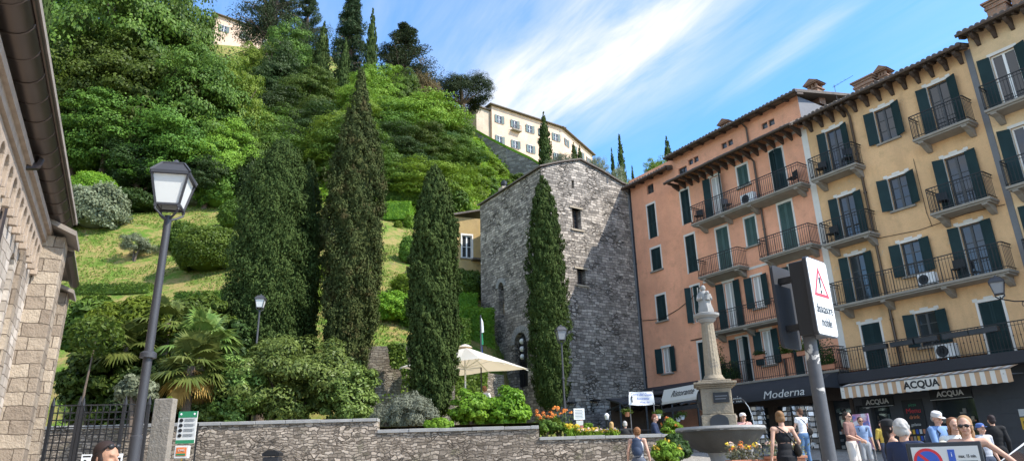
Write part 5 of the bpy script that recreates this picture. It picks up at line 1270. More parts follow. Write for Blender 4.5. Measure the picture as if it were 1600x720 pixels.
for k,(c_) in enumerate(('white','green','blue')):
    b=MB(); h0=zf-1.2-.1-k*.5; pts=[(.03,h0),(.10-.02*k,h0-.18),(.13-.02*k,h0-.6),(.04,h0-.62)]; b.prism(pts,lambda x,z,d:(x,d+.05*math.sin(z*5),z),-.01+.03*k,.01+.03*k); b.build('flag',MT[c_],fl)
# garden table under the parasol
def cafe_table(x,y,z,label,rz=0,mat='wood',s=.4):
    t_=empty('cafe_table',(x,y,z),rz,label,'table'); MB().box(-s,s,-s,s,.70,.74).build('tabletop',MT[mat],t_,bevel=.008)
    MB().tube([(0,0,.02),(0,0,.70)],.03,8).lathe([(.24,0),(.22,.03)],(0,0,0),14).build('stand',MT['iron'],t_); return t_
def cafe_chair(x,y,z,label,rz=0,mat='wood'):
    t_=empty('cafe_chair',(x,y,z),rz,label,'chair'); MB().box(-.21,.21,-.21,.21,.43,.47).build('seat',MT[mat],t_,bevel=.01)
    b=MB(); 
    for k in range(4): b.box(-.19,.19,.19,.21,.55+k*.1,.61+k*.1)
    b.bar((-.2,.2,.44),(-.2,.2,.92),.035).bar((.2,.2,.44),(.2,.2,.92),.035).build('backrest',MT[mat],t_)
    for a_ in (-1,1):
        for c_ in (-1,1): MB().bar((a_*.18,c_*.18,0),(a_*.18,c_*.18,.43),.035).build('leg',MT['iron'],t_)
    return t_
cafe_table(UX+.9,UY+.3,1.22,'wooden table under the big parasol beside the seated guest')
cafe_chair(UX+1.45,UY+.3,1.22,'wooden chair under the parasol with the guest behind the hedge',R(-90))
# ================================================================ RESTAURANT
P0_=at(984,632,27.2); P1_=at(1022,630,27.2); gb=zg(5,27)+.05
bn=empty('restaurant_banner',(P0_.x,27.2,0),R(4),'white banner lettered Torre del Gusto on two thin poles at the restaurant','banner')
W2=P1_.x-P0_.x; zb0=P0_.z; zb1=at(984,612,27.2).z
vs=[]; b=MB(); n=10
for j in range(5):
    for i in range(n+1):
        f_=i/n; b.v.append((W2*f_*(1)+(.0 if j else 0)+(-.04+.08*f_)*(1-j/4),-.03*math.sin(f_*6+j),zb0+(zb1-zb0)*j/4-.03*math.sin(math.pi*f_)*(1-j/4)))
for j in range(4):
    for i in range(n): b.f.append((j*(n+1)+i,j*(n+1)+i+1,(j+1)*(n+1)+i+1,(j+1)*(n+1)+i)); b.mi.append(0)
sh_m=b.build('cloth',MT['white'],bn,smooth=True,fix=False)
for s_,z_,w_,x_ in (('Torre del Gusto',.78,.17,.5),('Ristorante',.46,.15,.55),('Wine  bar',.18,.12,.62)): text_mesh(s_,w_,MT['blue'],sh_m,Mpl((W2*x_,-.045,zb0+(zb1-zb0)*z_),(1,0,0)),shear=.35,extrude=.001,width=.78)
MB().prism([(0,0),(.05,.0),(.04,.16),(.06,.2),(.02,.26),(-.01,.2),(0,.1)],lambda x,z,d:(x+.07,d,z+zb0+.09),-.045,-.04).build('logo_figure',MT['black'],sh_m)
MB().tube([(0,.02,gb-.4),(0,.02,zb1+.05)],.022,6).build('pole',MT['lead'],bn); MB().tube([(W2,.02,gb-.4),(W2,.02,zb1+.05)],.022,6).build('pole',MT['lead'],bn)
f=MB()
for sx,x0 in ((-1,0),(1,W2)):
    f.tube([(x0,.02,zb0-.02),(x0+sx*.22,.02,zb0-.05),(x0+sx*.34,.02,zb0+.08),(x0+sx*.26,.02,zb0+.2),(x0+sx*.16,.02,zb0+.12)],.012,5)
f.build('scroll_bracket',MT['iron'],bn)
def hang_pot(px,py,Y,label,white=True):
    P=at(px,py,Y); t_=empty('hanging_flowerpot',(P.x,P.y,P.z),0,label,'flowerpot')
    MB().lathe([(.07,-.08),(.11,.06),(.11,.08)],(0,0,0),12).build('pot',MT['white' if white else 'terracotta'],t_)
    MB().tube([(-.1,0,.07),(0,0,.5),(.1,0,.07)],.006,4).tube([(0,0,.5),(0,0,.62)],.01,4).build('hanger',MT['iron'],t_)
    N=220; p=sph(N)*[.24,.24,.14]*G.uniform(.3,1,(N,1))+[0,0,.12]; quads_obj('foliage',leaves(p,G.normal(size=(N,3))+[0,0,.5],.075,.6),MT['L_forest'],t_)
hang_pot(980,647,27.0,'green hanging plant left of the white Torre del Gusto banner',False); hang_pot(1029,650,27.0,'white hanging pot right of the white Torre del Gusto banner'); hang_pot(1066,652,29.5,'white hanging pot under the Ristorante awning'); hang_pot(1060,655,29.6,'smaller hanging pot next to the white one under the Ristorante awning')
# dark canopy against the tower
P=at(963,632,33.0); Q=at(1078,622,33.5)
cp=empty('restaurant_canopy',(P.x,33.0,0),R(3),'long dark pergola canopy over the outdoor tables by the tower','canopy')
L=Q.x-P.x; zc_=P.z
MB().add([(-.0,-.9,zc_-.05),(L,-.9,zc_-.05),(L,2.6,zc_+.45),(0,2.6,zc_+.45),(-.0,-.9,zc_+.03),(L,-.9,zc_+.03),(L,2.6,zc_+.53),(0,2.6,zc_+.53)],[(0,3,2,1),(4,5,6,7),(0,1,5,4),(1,2,6,5),(2,3,7,6),(3,0,4,7)]).build('roof_sheet',MT['awning_dark'],cp)
for k in range(4): MB().box(L*k/3-.04,L*k/3+.04,-.88,-.8,.6,zc_-.05).build('post',MT['iron'],cp)
for k in range(10): MB().box(L*k/9-.03,L*k/9+.03,-.88,2.55,zc_-.14,zc_-.055).build('beam',MT['iron'],cp)
MB().box(.2,L,2.45,2.6,.6,zc_+.4).build('rear_screen',MT['wood'],cp)
# Ristorante awning (valance) in front of the wing
P=at(1032,621,31.0); Q=at(1092,618,28.5)
ra=empty('restaurant_awning',(P.x,P.y,0),math.atan2(Q.y-P.y,Q.x-P.x),'pale awning lettered Ristorante left of the fountain column','awning'); L=math.hypot(Q.x-P.x,Q.y-P.y)+.6; z0_,z1_=at(1040,628,31).z,at(1040,612,31).z
sl_=MB().add([(0,0,z0_),(L,0,z0_),(L,.22,z1_+.10),(0,.22,z1_+.10),(0,0,z0_-.1),(L,0,z0_-.1)],[(0,1,2,3),(0,1,5,4)]).build('cloth',MT['offwhite'],ra,fix=False)
n_=Vector((0,-(z1_+.10-z0_),.22)).normalized(); upv=Vector((0,.22,z1_+.10-z0_))
text_mesh('Ristorante',.40,MT['black'],sl_,Mpl(Vector((L*.45,.11,(z0_+z1_+.10)/2))+n_*.02,(1,0,0),upv),shear=.35,extrude=.002,width=.95)
MB().prism([(0,0),(.07,0),(.05,.2),(.08,.3),(.03,.38),(-.01,.28),(0,.12)],lambda x,z,d:tuple(Vector((x+L*.82,.03,z0_+.08))+upv.normalized()*z+n_*d),.01,.02).build('logo_figure',MT['black'],sl_)
MB().box(0,L,-.02,.02,z0_-.45,z0_-.28).build('front_beam',MT['awning_dark'],ra)
for x in (.02,L-.3): MB().tube([(x,0,.3),(x,0,z0_+.1)],.03,6).build('post',MT['iron'],ra)
b=MB().lathe([(.42,0),(.45,.02),(.42,.04)],(0,0,0),28); o=b.build('oval_sign',MT['wood'],ra); o.data.transform(Matrix.Translation((L*.75,1.3,z0_-.75))@Matrix.Diagonal((1,1,.5,1))@Matrix.Rotation(R(90),4,'X')); text_mesh('bar osteria',.14,MT['lead'],o,Mpl((L*.75,1.25,z0_-.75),(1,0,0)),extrude=.002)
# menu stand and items behind the wall
P=at(905,648,26.0); ms=empty('menu_stand',(P.x,26.0,.85),R(5),'white menu board on a stand beside the tower wall','menu board')
z_=P.z-.85; mb2=MB().box(-.2,.2,-.02,.02,z_-.16,z_+.24).build('board',MT['white'],ms); f=MB()
for k in range(6): f.box(-.15,.15-.03*(k%2),-.024,-.021,z_-.1+k*.052,z_-.085+k*.052)
f.build('text_lines',MT['lead'],mb2); MB().box(-.13,.13,-.03,-.01,z_-.36,z_-.19).build('leaflet_box',MT['offwhite'],ms); MB().tube([(0,.02,0),(0,.02,z_-.1)],.02,6).build('post',MT['iron'],ms)
P=at(948,649,27.5); l_=empty('post_lantern',(P.x,27.5,.9),0,'small white globe lantern on a short black post under the canopy','lamp'); MB().tube([(0,0,0),(0,0,P.z-1.05)],.04,8).build('post',MT['iron'],l_); MB().lathe([(.06,0),(.1,.16),(.03,.24)],(0,0,P.z-1.04),12).build('globe',MT['white'],l_)
for px,py,lab in ((920,625,'black iron bracket fixed high on the tower wall'),(978,618,'second black iron bracket on the tower wall, by the canopy')):
    P=at(px,py,36); 
    d_=Vector((.8365,.5479)); q=(Vector((P.x-1.778,P.y-36.652))).dot(d_); t_=empty('wall_bracket',TP(max(.6,q),-.02,P.z),TA,lab,'bracket'); MB().box(-.25,.25,-.3,0,-.03,.03).tube([(-.2,-.28,0),(-.2,0,-.3)],.015,5).tube([(.2,-.28,0),(.2,0,-.3)],.015,5).build('arm',MT['iron'],t_)
for i,(x,y,lab) in enumerate(((5.2,30.5,'dark cafe table under the canopy, nearest the tower'),(6.6,29.5,'cafe table below the hanging white pots'),(7.6,27.6,'outermost cafe table by the end of the garden wall'))):
    cafe_table(x,y,zg(x,y),lab,.3)
    for k in range(2): cafe_chair(x+(-.75 if k else .75),y+.1,zg(x,y),['right hand','left hand'][k]+' chair of the '+['table nearest the tower','table below the hanging pots','outermost cafe table'][i],R(90 if k else -90))
# ================================================================ POSTCARD RACKS and shop clutter
def rack(px,Y,label,n=4,h=1.75,seed=1):
    x=at(px,690,Y).x; t_=empty('postcard_rack',(x,Y,zg(x,Y)),rnd.uniform(-.5,.5),label,'postcard rack'); rr=random.Random(seed)
    MB().tube([(0,0,0),(0,0,h)],.02,6).lathe([(.28,0),(.26,.03)],(0,0,0),12).build('stand',MT['iron'],t_)
    cols=['offwhite','offwhite','lead','grey_stone','pale_stone','wetstone','white','concrete']; bs={}
    for side in range(4):
        a_=side*math.pi/2
        for r_ in range(8):
            for c_ in range(2):
                b=bs.setdefault(rr.choice(cols),MB()); b.M=Matrix.Rotation(a_,4,'Z'); z=.45+r_*.16; b.obox((-.085+c_*.17,-.21,z+.06),(.135,.008,.12),(R(-15),0,0))
    for c_,b in bs.items(): tag(b.build('postcards',MT[c_],t_),kind='stuff')
    b=MB()
    for side in range(4):
        b.M=Matrix.Rotation(side*math.pi/2,4,'Z')
        for r_ in range(9): b.box(-.18,.18,-.22,-.21,.42+r_*.16,.43+r_*.16)
    b.build('wire_frame',MT['iron'],t_); return t_
rack(1244,23.5,'leftmost postcard rack outside the souvenir shop',seed=1); rack(1262,23.2,'second postcard rack outside the souvenir shop, beside the woman in jeans',seed=2); rack(1280,22.2,'third postcard rack, close to the thick grey post',seed=3); rack(1190,25.5,'postcard rack just behind the fountain bowl',seed=4)
P=at(1352,690,19.0); t_=empty('poster_stand',(P.x,19.0,zg(P.x,19)),FAN,'pink and blue poster stand leaning by the grey shopfront','poster'); zz=at(1352,646,19).z-zg(P.x,19)
t=NT('poster_print'); co=t.obj(); n=t.noise(co,6,3); MT['poster']=t.end(t.bsdf(t.ramp(n.outputs[0],[(.35,(.12,.16,.42)),(.5,(.45,.2,.3)),(.62,(.6,.6,.65))]),.5))
MB().box(-.22,.22,-.03,0,zz-.9,zz).build('poster_sheet',MT['poster'],t_); MB().bar((-.2,.02,0),(-.2,.02,zz),.03).bar((.2,.02,0),(.2,.02,zz),.03).build('frame',MT['lead'],t_)
# ================================================================ CAR (roof corner at the lower right)
P=at(1612,688,8.6); cx,cy=P.x+.9,8.6; gz=zg(cx,cy); zr_=P.z
car=empty('parked_car',(cx,cy,gz),R(-8),'grey car at the bottom right corner with curved silver roof line','car')
hh=zr_-gz
prof=[(-2.1,.35),(-2.12,.62),(-1.95,.80),(-1.2,.93),(-.55,hh-.03),(.0,hh),(.9,hh-.02),(1.55,hh-.25),(1.95,.95),(2.1,.8),(2.1,.35)]
b=MB(); rows_=[]
for yy,sc,dz_ in ((-.82,.98,-.0),(-.78,1,0),(0,1.0,.02),(.78,1,0),(.82,.98,0)):
    rows_.append([(x*sc,yy*(1 if z<.95 else .84),z+(dz_ if z>.9 else 0)) for x,z in prof])
vs=sum(rows_,[]); n=len(prof); fs=[(j*n+i,j*n+i+1,(j+1)*n+i+1,(j+1)*n+i) for j in range(4) for i in range(n-1)]+[tuple(range(n)),tuple(4*n+i for i in reversed(range(n)))]+[(j*n,(j+1)*n,(j+1)*n+n-1,j*n+n-1) for j in range(4)]
b.add(vs,fs); bo=b.build('body',MT['lead'],car,smooth=True,bevel=.02); MT['lead']
b=MB().add([(-1.17,-.62,.97),(-.6,-.60,hh-.07),(-.6,.60,hh-.07),(-1.17,.62,.97)],[(0,1,2,3)]); b.v=[(x-.02,y,z+.03) for x,y,z in b.v]; b.build('windscreen',MT['glass'],car,fix=False)
for s_ in (-1,1):
    b=MB().prism([(-1.0,.96),(-.5,hh-.09),(.85,hh-.09),(1.4,.96)],xz,s_*.70,s_*.705+.0); b.v=[(x,y+(s_*.045 if z<1 else 0),z) for x,y,z in b.v]; b.build('side_window',MT['glass'],car)
    MB().tube([(-1.22,s_*.66,.95),(-.57,s_*.65,hh-.02),(.0,s_*.65,hh+.015),(.9,s_*.65,hh-.0),(1.5,s_*.66,hh-.24)],.018,6).build('roof_rail',MT['white'],car,smooth=True)
    MB().ell((-2.02,s_*.6,.66),(.09,.15,.07),12,8).build('headlight',MT['lampglass'],car)
    for x in (-1.3,1.3):
        w_=MB().lathe([(.31,-.1),(.31,.1),(.2,.11),(.2,-.11)],(0,0,0),24).build('wheel',MT['black'],car); w_.data.transform(Matrix.Translation((x,s_*.76,.31))@Matrix.Rotation(R(90),4,'X'))
# ================================================================ PEOPLE
PM={}
def pmat(name,col,rough=.8,var=.12):
    if name not in PM: PM[name]=simple(name,col,rough,var=var,scale=9,bump=.15,spec=.25)
    return PM[name]
SK=[pmat('skin_light',(.58,.34,.24),.55),pmat('skin_tan',(.42,.23,.15),.55)]
def capsule(mb,a,b,ra,rb,seg=12):
    a=Vector(a); b=Vector(b); d=(b-a); L=d.length
    if L<1e-5: mb.ell(tuple(a),(ra,ra,ra),seg,8); return
    d/=L; pts=[]; rs=[]
    for k in range(5): t_=math.pi/2*(1-k/4); pts.append(a-d*ra*math.sin(t_)); rs.append(max(.001,ra*math.cos(t_)))
    for k in range(5): t_=math.pi/2*k/4; pts.append(b+d*rb*math.sin(t_)); rs.append(max(.001,rb*math.cos(t_)))
    mb.tube(pts,rs,seg)
def remesh(mb,name,mat,parent,vox=.012,smooth=4,sc=1.0):
    me=bpy.data.meshes.new('tmp'); me.from_pydata(mb.v,[],mb.f); me.transform(Matrix.Diagonal((sc,sc,sc,1)))
    o=bpy.data.objects.new('tmp',me); COL.objects.link(o)
    r_=o.modifiers.new('r','REMESH'); r_.mode='VOXEL'; r_.voxel_size=vox
    s_=o.modifiers.new('s','SMOOTH'); s_.factor=.5; s_.iterations=smooth
    dg=bpy.context.evaluated_depsgraph_get(); dg.update(); nm=bpy.data.meshes.new_from_object(o.evaluated_get(dg)); bpy.data.objects.remove(o)
    nm.polygons.foreach_set('use_smooth',[True]*len(nm.polygons)); return link_mesh(name,nm,mat,parent)
DJ=dict(head=(0,-.015,1.625),neck=(0,.01,1.46),chest=(0,0,1.30),waist=(0,0,1.08),pelvis=(0,.01,.93),
 shL=(.18,0,1.42),elL=(.235,.03,1.13),wrL=(.25,-.06,.88),shR=(-.18,0,1.42),elR=(-.235,.03,1.13),wrR=(-.25,-.06,.88),
 hpL=(.09,.0,.90),knL=(.10,-.03,.49),anL=(.10,.03,.08),hpR=(-.09,.0,.90),knR=(-.10,-.03,.49),anR=(-.10,.03,.08))
def person(x,y,H,rz,label,joints=None,top='shirt',topc=(.5,.5,.5),sleeve=.5,bottom='trousers',botc=(.05,.06,.09),leg=1.0,hair=(.06,.035,.02),hairstyle='short',skin=0,shoe=(.5,.5,.5),z=None,female=False,glasses=False,hat=None,bag=None,headrot=0,group=None,headtilt=0,sleevec=None,belly=0):
    J={k:Vector(v) for k,v in DJ.items()}
    for k,v in (joints or {}).items(): J[k]=Vector(v)
    root=empty('person',(x,y,zg(x,y) if z is None else z),rz,label,'person',group); sc=H/1.75
    sk=SK[skin]; b=MB(); w_=.92 if female else 1.0
    # torso
    def ellB(mb,c,r,g=0): mb.ell(tuple(c),(r[0]+g,r[1]+g,r[2]+g),18,12)
    def torso(mb,g=0):
        ellB(mb,J['chest'],(.158*w_,.105,.19),g); ellB(mb,J['waist']+Vector((0,-.02*belly,0)),(.132*w_+.03*belly,.092+.04*belly,.16),g); ellB(mb,J['pelvis'],(.158,.108,.13),g)
        ellB(mb,(J['chest']+J['waist'])/2,(.142*w_+.02*belly,.098+.03*belly,.16),g)
        capsule(mb,J['shL'],J['shR'],.056+g,.056+g); 
        if female:
            d=(J['chest']-J['waist']).normalized(); 
            for s_ in (-1,1): ellB(mb,J['chest']+Vector((s_*.07,-.075,.01)),(.06,.05,.06),g)
    torso(b); capsule(b,J['neck']-Vector((0,0,.05)),J['head']-Vector((0,-.01,.08)),.056,.05)
    # head with face
    hd=J['head']; Rh=Matrix.Rotation(headrot,3,'Z')@Matrix.Rotation(headtilt,3,'X')
    hm=MB(Matrix.Translation(hd)@Rh.to_4x4())
    hm.ell((0,.012,.025),(.076,.096,.098),20,14); hm.ell((0,-.012,-.04),(.060,.072,.075),18,12); hm.ell((0,-.05,-.085),(.032,.03,.03),12,8)
    hm.ell((0,-.096,-.018),(.013,.02,.024),10,8); hm.ell((0,-.078,.02),(.05,.016,.014),12,8)
    for s_ in (-1,1): hm.ell((s_*.077,.015,-.012),(.012,.02,.032),10,8); hm.ell((s_*.035,-.066,-.04),(.025,.022,.025),10,8)
    hm.ell((0,-.088,-.062),(.022,.010,.008),10,6)
    b.v_off=0; n0=len(b.v); b.v+=hm.v; b.f+=[tuple(i+n0 for i in f) for f in hm.f]
    for s_,S_ in ((1,'L'),(-1,'R')):
        sh,el,wr=J['sh'+S_],J['el'+S_],J['wr'+S_]; k_=.88 if female else 1
        capsule(b,sh,sh.lerp(el,.45),.050*k_,.044*k_); capsule(b,sh.lerp(el,.4),el,.045*k_,.037*k_); capsule(b,el,el.lerp(wr,.35),.038*k_,.038*k_); capsule(b,el.lerp(wr,.3),wr,.038*k_,.026*k_)
        d=(wr-el).normalized(); pal=wr+d*.055; side=Vector((0,1,0)).cross(d); side=side.normalized() if side.length>.2 else Vector((1,0,0)); nrm_=d.cross(side)
        wd=nrm_
        for q in (-1,-.33,.33,1): capsule(b,wr+d*.01+wd*q*.014,pal+wd*q*.03+d*.03,.017,.014,8)
        for q,L_ in ((-1,.052),(-.33,.068),(.33,.075),(1,.066)):
            p0=pal+wd*q*.031+d*.035; p1=p0+d*L_*.5+side*s_*-.004; p2=p1+d*L_*.42-side*s_*.016
            capsule(b,p0,p1,.0105,.0098,8); capsule(b,p1,p2,.0098,.0085,8)
        t0=wr+d*.03+wd*.03; t1=t0+wd*.028+d*.022-side*s_*.012; t2=t1+d*.032+wd*.006; capsule(b,t0,t1,.0125,.0115,8); capsule(b,t1,t2,.0115,.0095,8)
        hp,kn,an=J['hp'+S_],J['kn'+S_],J['an'+S_]
        capsule(b,hp,hp.lerp(kn,.5),.092,.074); capsule(b,hp.lerp(kn,.5),kn,.074,.054); capsule(b,kn,kn.lerp(an,.35),.052,.056); capsule(b,kn.lerp(an,.3),an,.056,.036)
        ft=an+Vector((s_*.02,-.14,-.045)); capsule(b,an+Vector((0,.02,-.035)),ft,.036,.028)
    remesh(b,'body',sk,root,.0085*sc,3,sc)
    V=.013*sc
    # top
    if top:
        c=MB(); 
        g=.014
        if top in('shirt','jacket'): torso(c,g if top=='shirt' else .026); gg=g if top=='shirt' else .024
        elif top=='vest':
            gg=.012; ellB(c,J['chest']-Vector((0,0,.02)),(.158*w_,.105,.17),gg); ellB(c,J['waist'],(.132*w_,.092,.16),gg); ellB(c,J['pelvis'],(.158,.108,.12),gg); ellB(c,(J['chest']+J['waist'])/2,(.142*w_,.098,.16),gg)
            if female:
                for s_ in (-1,1): ellB(c,J['chest']+Vector((s_*.07,-.075,.01)),(.06,.05,.06),gg)
            for s_ in (-1,1): capsule(c,J['chest']+Vector((s_*.09,-.08,.08)),J['chest']+Vector((s_*.085,0,.175)),.014,.014,8); capsule(c,J['chest']+Vector((s_*.085,0,.175)),J['chest']+Vector((s_*.08,.08,.08)),.014,.014,8)
        if top!='vest' and sleeve>0:
            for S_ in 'LR':
                sh,el,wr=J['sh'+S_],J['el'+S_],J['wr'+S_]
                e1=sh.lerp(el,min(1,sleeve*2)); capsule(c,sh,e1,.058+gg*.5,.050+gg*.5)
                if sleeve>.5: capsule(c,el,el.lerp(wr,(sleeve-.5)*2*.97),.048+gg*.4,.036+gg*.4)
        tc=pmat('cloth_%s_%.2f_%.2f_%.2f'%(top,*topc),topc); remesh(c,{'shirt':'shirt','jacket':'jacket','vest':'sleeveless_top'}[top],tc,root,V,4,sc)
    c=MB(); g=.017
    if bottom=='dress':
        ellB(c,J['chest']-Vector((0,0,.03)),(.150,.105,.15),.013); ellB(c,J['waist'],(.125,.092,.17),.016); ellB(c,J['pelvis'],(.165,.115,.15),.016)
        for s_ in (-1,1): ellB(c,J['chest']+Vector((s_*.07,-.075,.0)),(.06,.05,.06),.012)
        mid=(J['anL']+J['anR'])/2; c.lathe([(.185,0),(.18,-.25),(.175,-.5),(.18,-.72),(.17,-.74)],tuple(J['pelvis']),20,f=lambda a_,i:(.9 if i else 1)*(1+.05*math.cos(5*a_)))
        for s_ in (-1,1): capsule(c,J['chest']+Vector((s_*.10,-.07,.06)),J['chest']+Vector((s_*.10,.0,.165)),.010,.010,8); capsule(c,J['chest']+Vector((s_*.10,.0,.165)),J['chest']+Vector((s_*.09,.09,.05)),.010,.010,8)
    else:
        ellB(c,J['pelvis']+Vector((0,0,-.01)),(.160,.110,.125),.018)
        for S_ in 'LR':
            hp,kn,an=J['hp'+S_],J['kn'+S_],J['an'+S_]; lo=.012 if bottom=='trousers' else .028
            e=min(1,leg*2); capsule(c,hp,hp.lerp(kn,e),.094+g*.6,.074+lo if e>.6 else .09)
            if leg>.5: capsule(c,kn,kn.lerp(an,(leg-.5)*2*.94),.060+lo*.6,.050+lo*.5)
    remesh(c,bottom,pmat('cloth_b_%.2f_%.2f_%.2f'%botc,botc),root,V,3,sc)
    # shoes
    for s_,S_ in ((1,'L'),(-1,'R')):
        an=J['an'+S_]; c=MB(); capsule(c,an+Vector((0,.03,-.04)),an+Vector((s_*.02,-.15,-.05)),.045,.036); capsule(c,an+Vector((0,.03,-.055)),an+Vector((s_*.02,-.15,-.06)),.042,.036); remesh(c,'shoe',pmat('shoe_%.2f_%.2f_%.2f'%shoe,shoe),root,V,2,sc)
    # hair
    c=MB(Matrix.Translation(hd)@Rh.to_4x4()); hr_=random.Random(int(x*100))
    if hairstyle=='bald': c.ell((0,.05,.0),(.075,.062,.06),16,10)
    else:
        c.ell((0,.030,.048),(.085,.094,.090),20,14); c.ell((0,.06,-.01),(.080,.062,.075),16,10)
        if hairstyle in('long','bun','curly'):
            for s_ in (-1,1): c.ell((s_*.062,.02,-.01),(.026,.05,.07),10,8)
        if hairstyle=='bun': c.ell((0,.125,.085),(.042,.042,.042),12,8)
        if hairstyle=='long': c.ell((0,.07,-.09),(.085,.05,.11),14,10); c.ell((0,.075,-.19),(.07,.04,.09),14,10)
        if hairstyle=='curly':
            for k in range(34): q=sph(1,-.3)[0]; c.ell((q[0]*.078,.03+q[1]*.088,.030+q[2]*.082),(.022,.022,.022),8,6)
    hc=pmat('hair_%.2f_%.2f_%.2f'%hair,hair,.7,.35); remesh(c,'hair',hc,root,.009*sc,2,sc)
    # eyes, mouth
    def local(mb,name,mat): mb.v=[tuple(Vector(p)*sc) for p in mb.v]; return mb.build(name,mat,root,smooth=True)
    HM=Matrix.Translation(hd)@Rh.to_4x4()
    if glasses:
        g_=MB(HM)
        gt_=.085 if glasses=='top' else 0
        for s_ in (-1,1): g_.ell((s_*.034,-.094+gt_*.35,gt_),(.029,.012+gt_*.08,.022),12,8); g_.bar((s_*.06,-.085+gt_*.35,.004+gt_),(s_*.085,.01+gt_*.3,gt_*.3),.006)
        g_.bar((-.02,-.1+gt_*.35,.006+gt_),(.02,-.1+gt_*.35,.006+gt_),.008); local(g_,'sunglasses',MT['black'])
    else:
        for s_ in (-1,1): g_=MB(HM); g_.ell((s_*.032,-.086,.0),(.012,.006,.006),10,6); local(g_,'eye',MT['black'])
    g_=MB(HM); g_.ell((0,-.0955,-.061),(.022,.005,.005),10,6); local(g_,'mouth',pmat('lips',(.35,.12,.10),.5))
    if hat:
        g_=MB(HM); g_.lathe([(.094,.03),(.097,.06),(.088,.11),(.055,.135),(.01,.142)],(0,.025,0),20)
        hmn=pmat('hat_%.2f_%.2f_%.2f'%hat[:3],hat[:3]); h_=local(g_,'hat',hmn)
        g_=MB(HM); g_.prism([(-.07,-.06),(-.06,-.13),(-.03,-.165),(.03,-.165),(.06,-.13),(.07,-.06)],lambda a_,b_,d:(a_,b_,d),.042,.052); o_=local(g_,'hat_brim',PM.get('brim') or pmat('brim',(.75,.74,.72)) if len(hat)>3 else hmn)
    if bag=='backpack':
        c=MB(); ch=J['chest']; c.ell(tuple(ch+Vector((0,.20,-.08))),(.15,.10,.24),16,12); c.ell(tuple(ch+Vector((0,.24,-.16))),(.12,.10,.14),16,12); c.ell(tuple(ch+Vector((0,.2,.1))),(.11,.07,.08),14,10)
        for s_ in (-1,1): 
            capsule(c,ch+Vector((s_*.11,.13,.10)),ch+Vector((s_*.11,.0,.18)),.018,.018,8); capsule(c,ch+Vector((s_*.11,.0,.18)),ch+Vector((s_*.11,-.12,.05)),.018,.018,8); capsule(c,ch+Vector((s_*.11,-.12,.05)),ch+Vector((s_*.14,.10,-.22)),.014,.014,8)
        bp=remesh(c,'backpack',pmat('pack_navy',(.035,.05,.085),.7),root,V,2,sc)
        g_=MB(); g_.box(-.1,.1,.275,.30,1.14,1.17).box(-.09,.09,.30,.315,1.02,1.04).tube([(-.04,.19,1.46),(0,.2,1.50),(.04,.19,1.46)],.01,6); local(g_,'backpack_trim',MT['lead'])
    if bag=='shoulder':
        c=MB(); c.ell(tuple(J['pelvis']+Vector((-.2,.08,.10))),(.06,.13,.12),14,10); remesh(c,'handbag',pmat('bag_dark',(.035,.03,.025),.5),root,V,2,sc)
        g_=MB(); g_.tube([tuple(J['pelvis']+Vector((-.2,.05,.2))),tuple(J['chest']+Vector((.0,.13,.05))),tuple(J['shL']+Vector((-.05,.03,.06)))],.012,6); local(g_,'bag_strap',MT['black'])
    return root
def PX_(px,Y,py=700): return at(px,py,Y).x
def HT(px,py,Y,x): return at(px,py,Y).z-zg(x,Y)
def put(px,py,Y,rz,label,**k):
    x=PX_(px,Y,py); hs_=k.pop('hs',1.0); H=k.pop('H',None) or HT(px,py,Y,x)*hs_

    return person(x,Y,H,rz,label,**k)
# facing: rz=0 faces the camera (local -y)
put(994,667,13.2,R(165),'child with curly auburn hair, white top and dark blue backpack, seen from behind',top='vest',topc=(.62,.60,.58),botc=(.12,.13,.16),leg=.45,bottom='shorts',hair=(.20,.09,.035),hairstyle='curly',bag='backpack',headrot=R(35),joints=dict(elL=(.25,.05,1.15),wrL=(.28,-.05,.93),elR=(-.25,.05,1.15),wrR=(-.28,-.05,.93)))
put(1218,642,12.0,R(185),'woman in a long black strappy dress, hair in a bun, right of the fountain',female=True,top=None,bottom='dress',botc=(.012,.012,.014),hair=(.20,.11,.05),hairstyle='bun',bag='shoulder',headrot=R(-30),joints=dict(elL=(-.0+.25,.04,1.16),wrL=(.27,-.02,.92),elR=(-.27,.05,1.18),wrR=(-.22,-.12,1.0)))
put(1322,643,17.0,R(40),'man in a brown polo shirt and pale shorts with dark glasses standing by the shop',top='shirt',topc=(.22,.12,.10),bottom='shorts',botc=(.55,.50,.44),leg=.48,hair=(.035,.025,.02),glasses=True,sleeve=.42,joints=dict(elL=(.22,-.03,1.13),wrL=(.10,-.25,1.02),elR=(-.22,-.03,1.13),wrR=(-.06,-.27,1.0)),shoe=(.06,.05,.05))
put(1252,658,21.2,R(200),'woman in white top and blue jeans looking at the postcard racks',female=True,topc=(.70,.70,.72),sleeve=.15,botc=(.09,.17,.30),hair=(.10,.05,.03),hairstyle='short',bag='shoulder',hs=1.0,H=1.62,joints=dict(elL=(.24,-.08,1.15),wrL=(.15,-.28,1.12),elR=(-.24,-.06,1.15),wrR=(-.14,-.28,1.05),knL=(.10,-.08,.49),anL=(.09,.0,.08)))
put(1160,645,18.6,R(5),'person in a pink top and pale hat standing behind the fountain bowl',female=True,topc=(.62,.32,.28),sleeve=.6,hair=(.2,.12,.07),hairstyle='long',hat=(.72,.66,.64),hs=1.0,botc=(.3,.28,.26),joints=dict(elR=(-.2,-.14,1.18),wrR=(-.05,-.16,1.38)))
put(1147,648,18.9,R(-20),'bearded looking man in grey shirt with cap behind the fountain, left of the pink top',topc=(.36,.38,.42),hair=(.05,.035,.03),glasses=True,hat=(.30,.24,.20),sleeve=.4)
